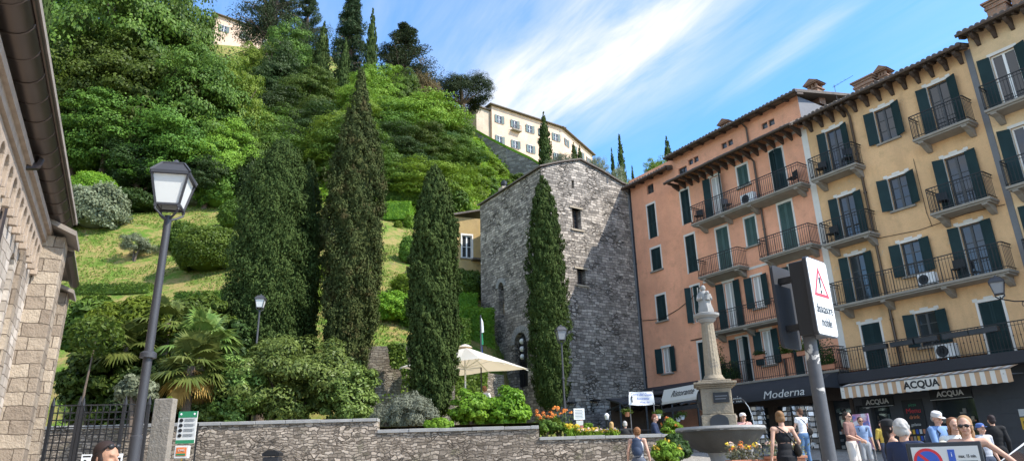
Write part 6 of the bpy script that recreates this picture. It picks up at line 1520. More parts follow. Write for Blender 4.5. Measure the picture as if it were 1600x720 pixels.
# two seated by the wall end
seatJ=dict(hpL=(.09,.02,.50),knL=(.12,-.42,.52),anL=(.13,-.46,.10),hpR=(-.09,.02,.50),knR=(-.12,-.42,.54),anR=(-.10,-.40,.12),pelvis=(0,.03,.54),waist=(0,.02,.70),chest=(0,.0,.92),neck=(0,0,1.09),head=(0,-.04,1.25),shL=(.18,0,1.04),shR=(-.18,0,1.04),elL=(.24,-.08,.78),elR=(-.24,-.08,.78),wrL=(.12,-.30,.70),wrR=(-.12,-.30,.70))
cross=dict(seatJ); cross.update(knR=(-.10,-.45,.62),anR=(.22,-.62,.48),anL=(.12,-.50,.10))
xs_=xE-.28; person(xs_,22.45,1.70,R(70),'man in dark blue jacket and jeans sitting on the end of the garden wall',z=zC-.30+.10-.41,joints=cross,top='jacket',topc=(.025,.035,.07),sleeve=1.0,botc=(.06,.11,.22),hair=(.16,.06,.04),headtilt=R(18),shoe=(.03,.03,.03))
P=at(955,657,27.0); person(P.x,27.0,1.70,R(180),'blond guest in a bright blue jacket seated behind the flower bed',z=P.z-1.37,joints=seatJ,top='jacket',topc=(.03,.10,.45),sleeve=1,hair=(.50,.32,.14),hairstyle='long'); cafe_chair(P.x,27.05,P.z-1.37,'chair of the blond guest in the blue jacket',R(180))
P=at(976,656,26.6); person(P.x,26.6,1.74,R(170),'grey haired guest in a dark jacket seated under the hanging plant',z=P.z-1.40,joints=seatJ,top='jacket',topc=(.03,.03,.03),sleeve=1,hair=(.45,.43,.40),hairstyle='short'); cafe_chair(P.x,26.65,P.z-1.40,'chair of the grey haired guest in the dark jacket',R(170))
P=at(907,654,27.4); person(P.x,27.4,1.66,R(200),'guest with reddish hair seated behind the menu stand',z=P.z-1.30,joints=seatJ,top='shirt',topc=(.30,.10,.10),sleeve=.4,hair=(.25,.07,.04),hairstyle='long'); cafe_chair(P.x,27.45,P.z-1.30,'chair of the guest with reddish hair',R(200))
P=at(757,601,26.3); person(P.x,26.3,1.68,R(150),'guest with auburn hair in white seated under the cream parasol',z=P.z-1.36,joints=seatJ,top='shirt',topc=(.7,.68,.66),sleeve=.3,hair=(.32,.13,.06),hairstyle='bun',female=True)
P=at(1045,668,28.2); person(P.x,28.2,1.7,R(250),'guest in brown seated beyond the potted shrub at the restaurant',z=zg(P.x,28.2),joints=seatJ,top='shirt',topc=(.25,.15,.1),sleeve=1,hair=(.06,.04,.03)); cafe_chair(P.x,28.2,zg(P.x,28.2),'chair of the guest in brown at the restaurant',R(250))
# close passer-by at the lower left: only the top of the head shows
x=PX_(167,5.4,700); person(x,5.4,at(165,694,5.4).z-zg(x,5.4)+.02,R(75),'dark haired person with sunglasses pushed up, passing in front of the iron gate',top='shirt',topc=(.6,.6,.6),hair=(.03,.018,.015),skin=1,hairstyle='long',glasses='top',joints=dict())
o=MB(Matrix.Translation((x,5.4,at(165,694,5.4).z-.07))@Matrix.Rotation(R(75),4,'Z')@Matrix.Rotation(R(-40),4,'X'))
# cluster at the right
put(1406,654,8.2,R(120),'white haired man in a navy t-shirt with his back half turned',topc=(.025,.035,.075),sleeve=.42,hair=(.42,.40,.37),hairstyle='curly',belly=.5,joints=dict(elL=(.26,-.06,1.14),wrL=(.16,-.30,1.06),elR=(-.26,-.02,1.12),wrR=(-.20,-.26,1.02)),botc=(.04,.045,.06))
put(1386,655,9.6,R(75),'woman in a black top wearing a black cap with a white visor',female=True,top='vest',topc=(.015,.015,.017),hair=(.02,.015,.012),hairstyle='long',hat=(.02,.02,.02,1),bottom='trousers',botc=(.55,.5,.45),joints=dict(elL=(.22,-.10,1.14),wrL=(.12,-.30,1.10)))
put(1343,651,18.4,R(-10),'man in light blue shirt with dark rucksack straps and sunglasses near the shop door',topc=(.22,.30,.45),sleeve=.45,hair=(.03,.02,.02),glasses=True,bag='backpack',skin=1,botc=(.3,.3,.3))
put(1461,643,12.2,R(15),'man in blue shirt with a grey cap looking down beside the shop window',topc=(.16,.26,.45),sleeve=.45,hair=(.3,.28,.26),hat=(.60,.58,.56),bag='backpack',headtilt=R(20),joints=dict(elR=(-.24,-.1,1.15),wrR=(-.1,-.30,1.15),elL=(.24,-.1,1.15),wrL=(.1,-.30,1.12)))
put(1503,647,8.6,R(-25),'woman with long streaked hair and sunglasses in a black top',female=True,top='vest',topc=(.018,.018,.02),hair=(.34,.20,.10),hairstyle='long',glasses=True,bottom='trousers',botc=(.03,.03,.035),joints=dict(elL=(.34,-.08,1.26),wrL=(.46,-.22,1.12),elR=(-.22,-.06,1.14),wrR=(-.18,-.26,1.02)),headrot=R(-15),hs=.99)
put(1487,652,10.0,R(-10),'woman in white behind the one with sunglasses, auburn hair',female=True,topc=(.7,.68,.62),hair=(.22,.10,.05),hairstyle='long',sleeve=.5,botc=(.5,.5,.48))
put(1533,672,13.5,R(10),'child with blue cap and grey shirt near the yellow notice',topc=(.45,.45,.48),sleeve=.45,hair=(.08,.05,.04),hat=(.08,.14,.35),H=1.35)
put(1553,672,15.0,R(160),'figure in black clothes by the dark pilaster at the right',top='jacket',topc=(.012,.012,.013),sleeve=1,botc=(.012,.012,.014),hair=(.03,.02,.02),H=1.5)
put(1470,664,9.0,R(160),'person in a pale lime and white shirt bending behind the parking panel',topc=(.72,.74,.45),sleeve=.45,hair=(.55,.53,.42),hairstyle='curly',joints=dict(head=(0,-.16,1.50),neck=(0,-.09,1.38),chest=(0,-.05,1.26)),H=1.42)
put(1376,657,19.5,R(0),'distant shopper in yellow at the shop door',topc=(.6,.42,.08),sleeve=.5,hair=(.04,.03,.02))
# ================================================================ VEGETATION
MT['L_grass']=leafmat('grass_blade',(.09,.16,.02),(.22,.27,.05),.3,.7,.8,patch=(.36,.27,.11))
# front cypresses on the terrace
def at_px(root,px,Y,label,cat,z=None,group=None,rz=None): 
    x=at(px,500,Y).x; return plant(root,px,Y,label,cat,group,z=z,x=x,rz=rz)
def front_cyp(px,pt,Y,w,n,label,leafm='L_cyp',prof=None,base=.03,seed=1,z=1.15,ragged=.10,leaf=.105):
    p=at(px,pt,Y); H=p.z-z; o=cypress('cypress_tree',H,w/FPX*Y*1.03,n,leafm,leaf,seed,prof,base,ragged)
    o.location=(at(px,450,Y).x,Y,z); return tag(o,label,'cypress')
broadp=[(0,.62),(.12,.9),(.3,1),(.5,1),(.71,.90),(.82,.70),(.93,.40),(1,.06)]
front_cyp(424,222,28.6,130,105000,'broad dark cypress standing leftmost behind the laurel shrub',prof=broadp,seed=1,base=.16)
front_cyp(470,250,30.2,62,36000,'slimmer cypress crowded against the right side of the broad leftmost one',prof=broadp,seed=5,base=.16)
front_cyp(548,112,28.6,94,105000,'tallest cypress with a thin brownish tip, second from left',leafm='L_cypb',prof=[(0,.30),(.06,.55),(.15,.78),(.3,.93),(.5,1),(.62,.92),(.71,.80),(.81,.50),(.88,.32),(.93,.20),(1,.03)],seed=2,base=.10,ragged=.16)
front_cyp(678,262,24.0,76,90000,'dense cypress rising right behind the wall, left of the cream parasol',prof=[(0,.55),(.08,.78),(.25,.95),(.5,1),(.72,.9),(.86,.66),(.95,.38),(1,.08)],seed=3,base=.05)
front_cyp(855,276,34.3,62,70000,'narrow cypress standing at the corner of the stone tower',prof=[(0,.55),(.08,.85),(.25,1),(.5,1),(.7,.88),(.85,.64),(.95,.36),(1,.08)],seed=4,base=.09,z=1.4)
# big laurel shrub mass on the left and others on the terrace
def veg(root,px,pyc,Y,label,cat='shrub',zb=None,rz=None,group=None):
    p=at(px,pyc,Y); z=(hill(p.x,Y) if zb is None else zb); root.location=(p.x,Y,z); root.rotation_euler.z=rnd.uniform(0,6.28) if rz is None else rz
    return tag(root,label,cat,group)
def mass(name,px,py_top,py_bot,Y,wpx,leafm,label,nc=60,per=130,leaf=.13,depth=1.0,cat='shrub',rz=0,aspect=.5,cr=.3,stems=5,zmin=-.92,group=None,zb=None,stemr=.05,flat=.8):
    c=at(px,(py_top+py_bot)/2,Y); rz_=(at(px,py_top,Y).z-at(px,py_bot,Y).z)/2; rx=wpx/FPX*Y/2
    z0=hill(c.x,Y) if zb is None else zb
    o=fluffy(name,(rx,rx*depth,rz_),leafm,nc,per,leaf,zc=c.z-z0,cr=cr,aspect=aspect,stems=stems,stemr=stemr,zmin=zmin,flat=flat)
    o.location=(c.x,Y,z0); o.rotation_euler.z=rz; return tag(o,label,cat,group)
mass('laurel_shrub',455,518,678,24.2,250,'L_laurel','huge rounded laurel shrub spreading over the left garden wall',150,190,.15,.75,aspect=.42,cr=.27,stems=8)
mass('laurel_shrub',372,548,680,23.2,95,'L_laurel','smaller laurel lobe hanging at the left end of the big one',60,150,.14,.8,aspect=.42,cr=.34)
mass('laurel_shrub',548,560,680,23.2,90,'L_laurel','laurel lobe at the right end of the big shrub, next to the grey lavender',60,150,.14,.8,aspect=.42,cr=.34)
mass('lavender_bush',640,615,672,22.6,95,'L_grey','silvery grey lavender bush on the wall left of the cypress',60,190,.16,.6,aspect=.14,cr=.35,flat=1.3)
mass('lavender_bush',605,628,668,22.5,55,'L_grey','smaller silvery bush beside the laurel shrub',36,150,.14,.6,aspect=.14,cr=.4,flat=1.3)
mass('trailing_shrub',686,652,676,21.75,46,'L_bright','small bright shrub spilling over the garden wall',30,130,.10,.5,aspect=.6,cr=.42)
mass('pittosporum_hedge',738,604,678,22.9,72,'L_bright','left half of the bright green hedge in front of the parasol',60,190,.12,.7,aspect=.5,cr=.34)
mass('pittosporum_hedge',793,606,678,22.9,78,'L_bright','right half of the bright green hedge, next to the orange flowers',60,190,.12,.7,aspect=.5,cr=.34)
mass('green_shrub',850,655,682,22.7,50,'L_forest','leafy plant below the orange flowers',26,120,.11,.7,aspect=.4,cr=.4,zb=.7)
mass('green_shrub',872,650,680,23.2,30,'L_lime','upright pale green plant beside the black street lamp',20,110,.11,.7,aspect=.3,cr=.4,zb=.7)
mass('green_shrub',920,660,678,23.0,24,'L_lime','low green herb below the menu board',14,90,.09,.7,aspect=.3,cr=.4,zb=.7)
mass('green_shrub',890,663,680,22.8,26,'L_forest','dark green clump among the wall flowers',14,90,.09,.7,aspect=.3,cr=.4,zb=.7)
# left thicket above the gate
mass('leafy_shrub',150,500,690,24.5,120,'L_forest','dense dark shrub behind the iron gate, next to the church',80,150,.2,.8,aspect=.55,cr=.3)
mass('leafy_shrub',215,452,600,26.0,150,'L_lime','light feathery ash-like shrub above the gate, behind the lamp post',90,130,.24,.8,aspect=.3,cr=.3)
mass('leafy_shrub',140,455,560,26.5,90,'L_forest','upper leafy shrub beside the church buttress',70,130,.24,.8,aspect=.4,cr=.3)
mass('leafy_shrub',305,462,560,27.0,140,'L_forest','leafy shrub behind the fan palms, left of the cypress',80,140,.22,.8,aspect=.4,cr=.3)
mass('leafy_shrub',352,470,670,26.6,90,'L_deep','dark shrub between the palm and the broad cypress',70,130,.2,.8,aspect=.5,cr=.3)
mass('leafy_shrub',240,560,690,24.0,130,'L_deep','dark undergrowth behind the gate pier',70,130,.18,.8,aspect=.5,cr=.32)
mass('leafy_shrub',330,585,685,23.4,80,'L_laurel','small sunlit shrub behind the green notice board',50,120,.15,.8,aspect=.45,cr=.34)
mass('variegated_creeper',215,585,632,20.6,75,'L_olive','pale variegated climber tumbling over the gate wall',40,120,.13,.5,aspect=.7,cr=.36,cat='climber',zb=1.3)
mass('variegated_creeper',262,610,668,17.0,22,'L_lime','pale shoots hanging in front of the stone pier',20,70,.10,.5,aspect=.6,cr=.45,cat='climber',zb=1.0,stemr=.01)
# thin bare trunks behind the gate
t_=empty('slim_tree',(at(133,600,22.5).x,22.5,1.2),0,'slim bare trunk rising behind the iron gate','tree'); MB().tube([(0,0,-.3),(.02,0,1.5),(.1,0,3.0)],[.045,.035,.02],7).build('trunk',MT['bark'],t_); p=sph(900)*[.8,.8,.6]+[.1,0,3.2]; quads_obj('crown',leaves(p,G.normal(size=(900,3)),.2,.5),MT['L_forest'],t_)
# fan palms
def fan_palm(px,py,Y,H,R_,label,seed,dead=True,z=1.2):
    rr=np.random.default_rng(seed); p=at(px,py,Y); root=empty('fan_palm',(p.x,Y,z),rr.uniform(0,6),label,'palm'); h=p.z-z
    b=MB().tube([(0,0,-.2),(.03,0,h*.5),(0,0,h)],[.14,.15,.13],9); b.build('trunk',MT['bark'],root)
    def fronds(n,el0,el1,mat,name,Rl):
        q=[]; st=MB()
        for k in range(n):
            a_=rr.uniform(0,6.28); el=R(rr.uniform(el0,el1)); L=Rl*rr.uniform(.75,1.1)
            d=np.array([math.cos(a_)*math.cos(el),math.sin(a_)*math.cos(el),math.sin(el)]); c=np.array([0,0,h])+d*L*.55-np.array([0,0,.08*L])
            st.tube([(0,0,h-.05),tuple(np.array([0,0,h])+d*L*.3),tuple(c)],.012,4)
            side=np.cross(d,[0,0,1]); side/=np.linalg.norm(side)+1e-6; upn=np.cross(side,d)
            for j in range(26):
                th=R(-105+210*j/25); dr=d*math.cos(th)+side*math.sin(th); l=L*.62*(1-.25*abs(th)/1.8); w=.035*R_/1.0
                m_=c+dr*l*.5+upn*.03; e=c+dr*l-np.array([0,0,1])*l*rr.uniform(.12,.45); pn=np.cross(dr,upn); pn/=np.linalg.norm(pn)+1e-6
                q.append([c,m_+pn*w,m_+upn*.012,m_-pn*w]); q.append([m_+pn*w,e,m_-pn*w,m_+upn*.012])
        st.build('frond_stalk',MT[mat],root); quads_obj(name,np.array(q),MT[mat],root)
    fronds(30,-25,80,'L_palm','fronds',R_); 
    if dead: fronds(14,-75,-35,'L_dead','dead_fronds',R_*.8)
    return root
fan_palm(300,572,22.6,3,1.35,'fan palm with drooping brown dead leaves behind the notice board',1)
fan_palm(318,535,24.2,3,1.5,'taller fan palm with bright leaves, above the brown leaved one',2,dead=False)
fan_palm(195,540,24.8,3,1.5,'fan palm left of the street lamp pole',3,dead=False)
fan_palm(262,505,25.6,3,1.3,'upper fan palm just right of the street lamp pole',4,dead=False)
# orange lilies and border flowers
def flowers(px0,px1,py,Y,n,mats,label,h=.55,stemc='L_forest',zb=.72,head=.10,group=None):
    a_,b_=at(px0,py,Y).x,at(px1,py,Y).x; root=empty('flower_clump',((a_+b_)/2,Y,zb),0,label,'flowers',group); w=(b_-a_)/2
    P=np.stack([G.uniform(-w,w,n),G.normal(size=n)*.22,h*G.uniform(.75,1.1,n)],1); N=n*14
    q=leaves(np.repeat(P,14,0)*np.stack([np.ones(N),np.ones(N),G.uniform(.1,.95,N)],1)+G.normal(size=(N,3))*.04,G.normal(size=(N,3))+[0,-.3,.3],.12,.25,up=np.array([0,0,1.0])); quads_obj('stems',q,MT[stemc],root)
    for i,mm in enumerate(mats):
        Q=P[i::len(mats)]; M_=len(Q)*16; d=sph(M_,-.2); quads_obj('blossoms',leaves(np.repeat(Q,16,0)+d*head*.7,d+[0,0,.2],head*.8,.7),MT[mm],root)
    return root
flowers(838,866,660,22.9,15,['F_orange'],'orange lilies left of the black street lamp pole',.85,head=.075); flowers(866,893,658,23.0,13,['F_orange'],'orange lilies around the black street lamp pole',.95,head=.075)
flowers(900,935,672,22.4,60,['F_yellow','F_pink'],'yellow and pale flowers along the lower garden wall, left part',.28,'L_lime',head=.06); flowers(935,965,672,22.4,50,['F_pink','F_yellow'],'pale flowers along the lower garden wall, right part',.24,'L_lime',head=.06)
flowers(884,905,670,22.6,30,['F_yellow'],'yellow flowers beside the black street lamp',.4,'L_lime',head=.07)
def trough(px,Y,L,label,mats,h=.3,z=None,rz=0,top=None):
    x=at(px,700,Y).x; z=zg(x,Y) if z is None else z; root=empty('flower_trough',(x,Y,z),rz,label,'planter'); H=.42
    MB().box(-L/2,L/2,-.2,.2,0,H).box(-L/2-.03,L/2+.03,-.23,.23,H+.001,H+.05).build('trough',MT['terracotta'],root,bevel=.01)
    n=int(60*L); P=np.stack([G.uniform(-L/2,L/2,n),G.uniform(-.18,.18,n),H+h*G.uniform(.6,1.2,n)],1); N=n*16
    q=leaves(np.repeat(P,16,0)*1.0-np.stack([np.zeros(N),np.zeros(N),G.uniform(0,1,N)*h],1)+G.normal(size=(N,3))*.05,G.normal(size=(N,3))+[0,-.3,.5],.08,.35); quads_obj('foliage',q,MT['L_olive'],root)
    for i,mm in enumerate(mats): Q=P[i::len(mats)][:int(len(P)/len(mats)*.6)]; M_=len(Q)*10; d=sph(M_,-.2); quads_obj('blossoms',leaves(np.repeat(Q,10,0)+d*.05,d,.05,.8),MT[mm],root)
    return root
trough(1163,14.0,.62,'terracotta trough of yellow and pale flowers in front of the fountain bowl',['F_yellow','F_orange','F_pink'],z=at(1160,722,14).z-.42)
trough(1225,13.6,.6,'terracotta trough of flowers half hidden by the woman in black',['F_pink','F_yellow'],z=at(1225,716,13.6).z-.42)
# shrubs in pots near the wall end
def potshrub(px,pt,pb,Y,w,mats,label,leafm='L_forest'):
    x=at(px,pb,Y).x; z=at(px,720,Y).z-.1; z=max(zg(x,Y),z-.3); root=empty('potted_shrub',(x,Y,z),0,label,'potted plant'); zt2=at(px,pt,Y).z-z; r=w/FPX*Y/2
    MB().lathe([(.2,0),(.27,.32),(.29,.34),(.29,.38)],(0,0,0),16).build('pot',MT['terracotta'],root,smooth=True)
    quads_obj('foliage',[crown((r*.85,r*.85,(zt2-.3)/2*.9),(0,0,.3+(zt2-.3)/2),50,90,r*.35,.10,.4)],MT[leafm],root)
    for mm in mats: d=sph(9,-.1); P=d*[r,r,(zt2-.3)/2]+[0,0,.3+(zt2-.3)/2]; quads_obj('blossoms',leaves(np.repeat(P,12,0)+G.normal(size=(108,3))*.03,G.normal(size=(108,3)),.06,.8),MT[mm],root)
potshrub(1056,678,716,15.0,44,[],'tall potted shrub left of the fountain bowl','L_deep'); potshrub(1042,690,720,13.8,40,['F_yellow'],'potted yellow flowers beside the child with the backpack','L_lime')
potshrub(1052,652,690,24.5,36,['F_orange'],'potted shrub with reddish tips at the end of the wall','L_lime')
# balcony plants on the pink house
def bal_plant(u,z,w,h,label,leafm='L_deep',y=-.72,n=900):
    t_=empty('balcony_plant',fpos(u,y,z),FAN,label,'potted plant'); MB().box(-w/2,w/2,-.1,.1,0,.2).build('pot',MT['terracotta'],t_); p=np.stack([G.uniform(-w/2,w/2,n),G.normal(size=n)*.1,.2+abs(G.normal(size=n))*h*.45],1); quads_obj('foliage',leaves(p,G.normal(size=(n,3))+[0,-.3,.4],.10,.5),MT[leafm],t_)
bal_plant(-6.0,3.52,1.5,.75,'dense dark hedge of plants on the lowest pink balcony, behind the column',n=2600,y=-.6); bal_plant(-6.45,3.9,.35,1.3,'thin climbing plant on the pink wall beside the column',n=350,y=-.3)
bal_plant(-2.3,4.3,.5,.45,'green plant hanging on the lowest pink balcony rail, left of the sign box','L_forest',n=500); bal_plant(-1.5,4.3,.5,.5,'green plant on the lowest pink balcony rail, behind the sign box','L_forest',n=500); bal_plant(-.35,3.55,.6,.9,'potted plant at the right end of the lowest pink balcony',n=700)
bal_plant(-3.8,4.45,.5,.2,'small dark flower box below the lowest white window','L_deep',n=250)
# ---------------- lawn bushes
def bush(px,pt,pb,Y,wpx,label,leafm='L_hedge',n=9000,leaf=.15,kind='ball',name='round_bush',lump=.05,fuzz=.05,d=1.0,core=True):
    c=at(px,(pt+pb)/2,Y); h=(at(px,pt,Y).z-at(px,pb,Y).z)/2; r=wpx/FPX*Y/2; z0=c.z-h*.92
    o=topiary(name,(r,r*d,h),leafm,n,leaf,zc=h*.92,lump=lump,fuzz=fuzz,core=core); o.location=(c.x,Y,z0); o.rotation_euler.z=0; return tag(o,label,'bush')
def fit_Y(px,pb):
    """distance at which the slope is seen at this pixel"""
    lo,hi=30,120
    for k in range(200):
        Y=30+k*.45; p=at(px,pb,Y)
        if p.z<hill(p.x,Y): return Y
    return 60
def B(px,pt,pb,w,label,**k): return bush(px,pt,pb,fit_Y(px,pb-3)+.0,w,label,**k)
B(328,358,430,102,'largest clipped round bush on the lawn, left of the broad cypress',n=26000,leaf=.15)
B(285,350,397,48,'dark bush just left of the largest round bush',leafm='L_forest',n=9000,lump=.12,fuzz=.09)
B(366,315,360,46,'dark green bush at the top of the lawn beside the cypress',leafm='L_forest',n=9000,lump=.1,fuzz=.08)
bush(143,273,330,fit_Y(151,359)+2.2,76,'bright clipped dome bush at the top left of the lawn',leafm='L_bright',n=16000)
B(151,296,362,88,'large grey green olive bush below the bright dome',leafm='L_olive',n=16000,leaf=.24,lump=.13,fuzz=.1)
B(345,268,330,70,'soft dark shrub at the foot of the wood above the lawn',leafm='L_forest',n=9000,lump=.15,fuzz=.1,leaf=.25)
B(205,305,335,90,'low dark shrub row at the upper edge of the lawn',leafm='L_deep',n=8000,lump=.15,fuzz=.1,leaf=.25)
B(300,290,325,60,'pale low shrub under the trees above the lawn',leafm='L_olive',n=6000,lump=.15,fuzz=.1,leaf=.22)
B(498,408,440,28,'bright ball bush between the two left cypresses',leafm='L_bright',n=5000); B(503,344,386,34,'grey green olive bush seen between the left cypresses',leafm='L_olive',n=6000,leaf=.2,lump=.12,fuzz=.1)
B(641,370,416,34,'dark clipped ball beside the cypress left of the tower',leafm='L_hedge',n=7000); B(622,346,360,13,'tiny bright ball bush below the clipped box hedge',leafm='L_bright',n=2500); B(641,336,360,20,'small bright ball at the right end of the box hedge',leafm='L_bright',n=3500)
B(640,430,470,50,'low bright shrub on the slope left of the dense cypress',leafm='L_bright',n=6000,lump=.15,fuzz=.1); B(612,460,505,60,'spreading green shrub above the mossy rear wall',leafm='L_bright',n=9000,lump=.16,fuzz=.1); B(650,480,515,40,'lower green shrub above the rear wall',leafm='L_forest',n=6000,lump=.16,fuzz=.1)
B(730,425,470,52,'rounded shrub under the ochre house',leafm='L_forest',n=9000,lump=.14,fuzz=.09); B(705,440,475,40,'green shrub left of the one under the ochre house',leafm='L_bright',n=6000,lump=.14,fuzz=.09)
B(478,440,500,40,'pale green undergrowth between the left cypresses',leafm='L_lime',n=5000,lump=.16,fuzz=.1)
B(390,255,330,50,'dark rounded shrub left of the broad cypress tip',leafm='L_deep',n=8000,lump=.16,fuzz=.1,leaf=.22)
def H_(px,pt,pb,L_,D_,Y,label,leafm='L_hedge',dens=230,leaf=.13,rz=0,name='clipped_hedge'):
    c=at(px,pb,Y); h=at(px,pt,Y).z-c.z; o=hedge(name,L_,D_,h,leafm,dens,leaf); o.location=(c.x,Y,c.z); o.rotation_euler.z=rz; return tag(o,label,'hedge')
Yh=fit_Y(622,346); H_(622,321,347,45/FPX*Yh,2.0,Yh,'bright boxy hedge between the tall cypresses','L_bright')
Yh=fit_Y(320,468); H_(320,458,470,88/FPX*Yh,1.0,Yh,'low clipped hedge at the lower edge of the lawn, below the big round bush','L_forest')
Yh=fit_Y(180,458); H_(180,446,460,120/FPX*Yh,1.0,Yh,'low clipped hedge at the lower edge of the lawn near the church','L_forest')
H_(735,483,560,2.6,1.2,40.0,'tall ivy covered hedge beside the tower wall','L_bright',300,.13,R(18)); H_(716,460,500,2.2,1.2,41.6,'bright hedge step above the ivy covered one','L_bright',300,.13,R(18)); H_(705,500,575,2.0,1.2,38.6,'lower hedge left of the ivy covered one','L_forest',300,.13,R(10))
Yh=fit_Y(628,330); H_(628,300,322,8,1.5,Yh+1.5,'dark hedge line behind the bright boxy hedge','L_forest',160,.2)
# small olive on the lawn
Y=fit_Y(207,410); p=at(207,410,Y); o=fluffy('olive_tree',(58/FPX*Y/2,58/FPX*Y/2,(at(207,366,Y).z-at(207,402,Y).z)/2),'L_olive',46,120,leaf=.14,zc=at(207,384,Y).z-p.z,cr=.36,aspect=.25,stems=2,stemr=.06); o.location=p; tag(o,'small silvery olive tree alone on the lawn','olive tree')
# ---------------- wooded slope
FG='broadleaf trees of the wooded slope'
L_='leafy tree '
rows=[('forest1',110,-60,66,150,'big leafy tree at the top left corner behind the church gutter'),
('forest2',215,-30,62,190,'big leafy tree whose crown fills the top left of the wood'),
('forest3',285,-25,66,130,'leafy tree reaching the top edge, left of the pinkish villa'),
('forest1',150,60,60,150,'leafy tree low behind the church, above the bright dome bush'),
('forest2',245,85,60,170,'broad leafy tree right above the tall street lamp'),
('forest3',330,85,60,140,'tall leafy tree below the pinkish villa'),
('forest2',180,160,58,140,'lowest leafy tree above the olive bush'),
('forest1',285,175,57.5,140,'lowest leafy tree above the street lantern'),
('lime1',375,110,62,95,'light green tree below the pinkish villa'),
('lime2',350,190,58,95,'soft green tree above the broad cypress'),
('forest3',395,205,60,80,'medium leafy tree behind the broad cypress tip'),
('deep1',225,225,57,120,'shaded leafy tree at the foot of the wood, left part'),
('deep1',330,240,57,90,'shaded leafy tree at the foot of the wood, right part')]
for k,px,pt,Y,w,lab in rows: T(k,px,pt,Y,w,lab,FG)
T('cyp1',86,-60,49,36,'dark cypress rising at the far left beside the church gutter')
rows=[('deep1',440,75,92,75,'dark dense tree under the top villa'),('forest1',455,45,100,70,'rounded tree right of the pinkish villa'),('lime1',400,72,92,60,'light tree under the eaves of the pinkish villa'),
('forest2',485,110,88,80,'leafy tree left of the tallest cypress tip'),('deep2',430,150,76,110,'dark tree behind the broad cypress, middle of the slope'),('deep1',500,190,74,110,'dark tree hidden behind the tallest cypress'),
('lime2',590,110,92,90,'yellow green tree top right of the tall conifers'),('lime1',560,135,84,90,'yellow green tree beside the tallest cypress tip'),('forest3',625,120,94,70,'green tree under the pine'),
('brown1',668,110,100,55,'reddish brown shrubby tree under the umbrella pine'),('lime2',650,150,82,150,'large rounded light tree in the middle of the slope'),('forest1',600,170,78,110,'leafy tree left of the large rounded light one'),
('lime1',690,180,84,90,'light tree at the right of the rounded one'),('forest2',700,215,76,100,'leafy tree above the ochre house'),('deep2',620,210,70,110,'dark tree in the hollow right of the tallest cypress'),
('forest3',560,230,68,90,'tree in shade behind the tallest cypress'),('deep1',655,250,64,80,'dark tree over the tip of the dense cypress'),('forest1',590,255,62,90,'leafy tree over the boxy hedge'),
('lime2',495,250,64,60,'light tree seen between the left cypresses'),('deep2',455,200,68,90,'dark tree directly behind the broad cypress'),('bush1',700,285,62,80,'leafy shrub above the ochre house roof'),
('forest2',665,200,72,80,'leafy tree at the centre right of the wood')]
for k,px,pt,Y,w,lab in rows: T(k,px,pt,Y,w,lab,FG)
# skyline conifers
T('cedar1',440,-75,112,130,'spreading dark cedar at the top edge left of the sky'); T('cedar1',485,-20,112,90,'second dark cedar beside the top edge'); T('cyp1',507,36,98,32,'dark cypress standing before the cedars')
T('fir1',553,-26,104,92,'tall ragged conifer at the skyline'); T('cyp1',583,15,100,26,'narrow cypress at the right flank of the tall ragged conifer'); T('cyp1',541,60,96,24,'short cypress at the foot of the tall ragged conifer')
T('pine1',633,38,108,115,'dark pine standing alone on the skyline'); 

# umbrella pine
Y=108; p=at(722,180,Y); zb=hill(p.x,Y)-1; ztp=at(722,103,Y).z; H=ztp-zb; Rw=88/FPX*Y/2
Rw*=1.25
up=empty('umbrella_pine',(p.x,Y,zb),0,'umbrella pine with a flat dark crown left of the hilltop villa','pine'); 
b=MB().tube([(0,0,0),(.3,0,H*.4),(-.2,0,H*.66)],[.5,.38,.3],9)
for k in range(8): a_=k*.785; b.tube([(-.1,0,H*.46),(math.cos(a_)*Rw*.4,math.sin(a_)*Rw*.4,H*.58),(math.cos(a_)*Rw*.72,math.sin(a_)*Rw*.72,H*.68)],[.2,.13,.06],6)
b.build('trunk',MT['bark'],up,smooth=True); quads_obj('crown',[crown((Rw*.9,Rw*.9,4.0),(0,0,H-6.6),260,150,1.1,.26,.35,zmin=-.30,flat=.6,lump=.22)],MT['L_pine'],up)
# around the villa and behind the tower
T('cyp1',849,176,104,24,'cypress standing in front of the hilltop villa'); T('thincyp1',967,206,96,14,'thin pointed cypress right of the tower roof, the taller one'); T('thincyp1',955,228,97,9,'thin short cypress right of the tower roof, the smaller one'); T('thincyp1',987,256,90,7,'tiny cypress tip over the pink roof'); 
T('cyp1',1041,214,92,20,'stubby dark cypress above the pink roof chimneys'); T('cyp1',896,223,108,14,'small cypress against the right wing of the villa'); T('cyp1',905,228,108,12,'second small cypress against the right wing of the villa')
T('olive1',880,236,98,40,'olive tree below the villa behind the tower roof'); T('olive1',933,240,92,38,'olive tree right of the tower gable'); T('olive1',960,258,84,42,'olive tree between tower gable and thin cypress'); T('olive1',862,245,98,30,'olive tree left of the tower gable, under the villa')
T('lime1',1024,250,88,50,'bright tree above the pink roof'); T('shrub1',985,280,80,40,'green shrub over the junction of tower and pink house'); T('olive1',905,250,90,40,'olive tree directly behind the tower gable')
T('shrub1',722,200,106,36,'bright shrub beside the shaded end of the villa',sink=.8)
# bright shrubs covering the right-hand slope
k=0
for (px,py) in [(705,235),(735,250),(760,265),(790,285),(720,275),(750,295),(775,300),(700,300),(730,318),(690,325),(755,240),(780,262),(805,275),(712,212),(738,225),(765,282),(742,275)]:
    Yf=fit_Y(px,py+14); T('shrub1' if k%3 else 'bush1',px+rnd.uniform(-6,6),py-4,Yf-1,rnd.uniform(34,52),'bright shrub of the thicket covering the slope above the tower','shrubs covering the slope above the tower','shrub',sink=.8); k+=1
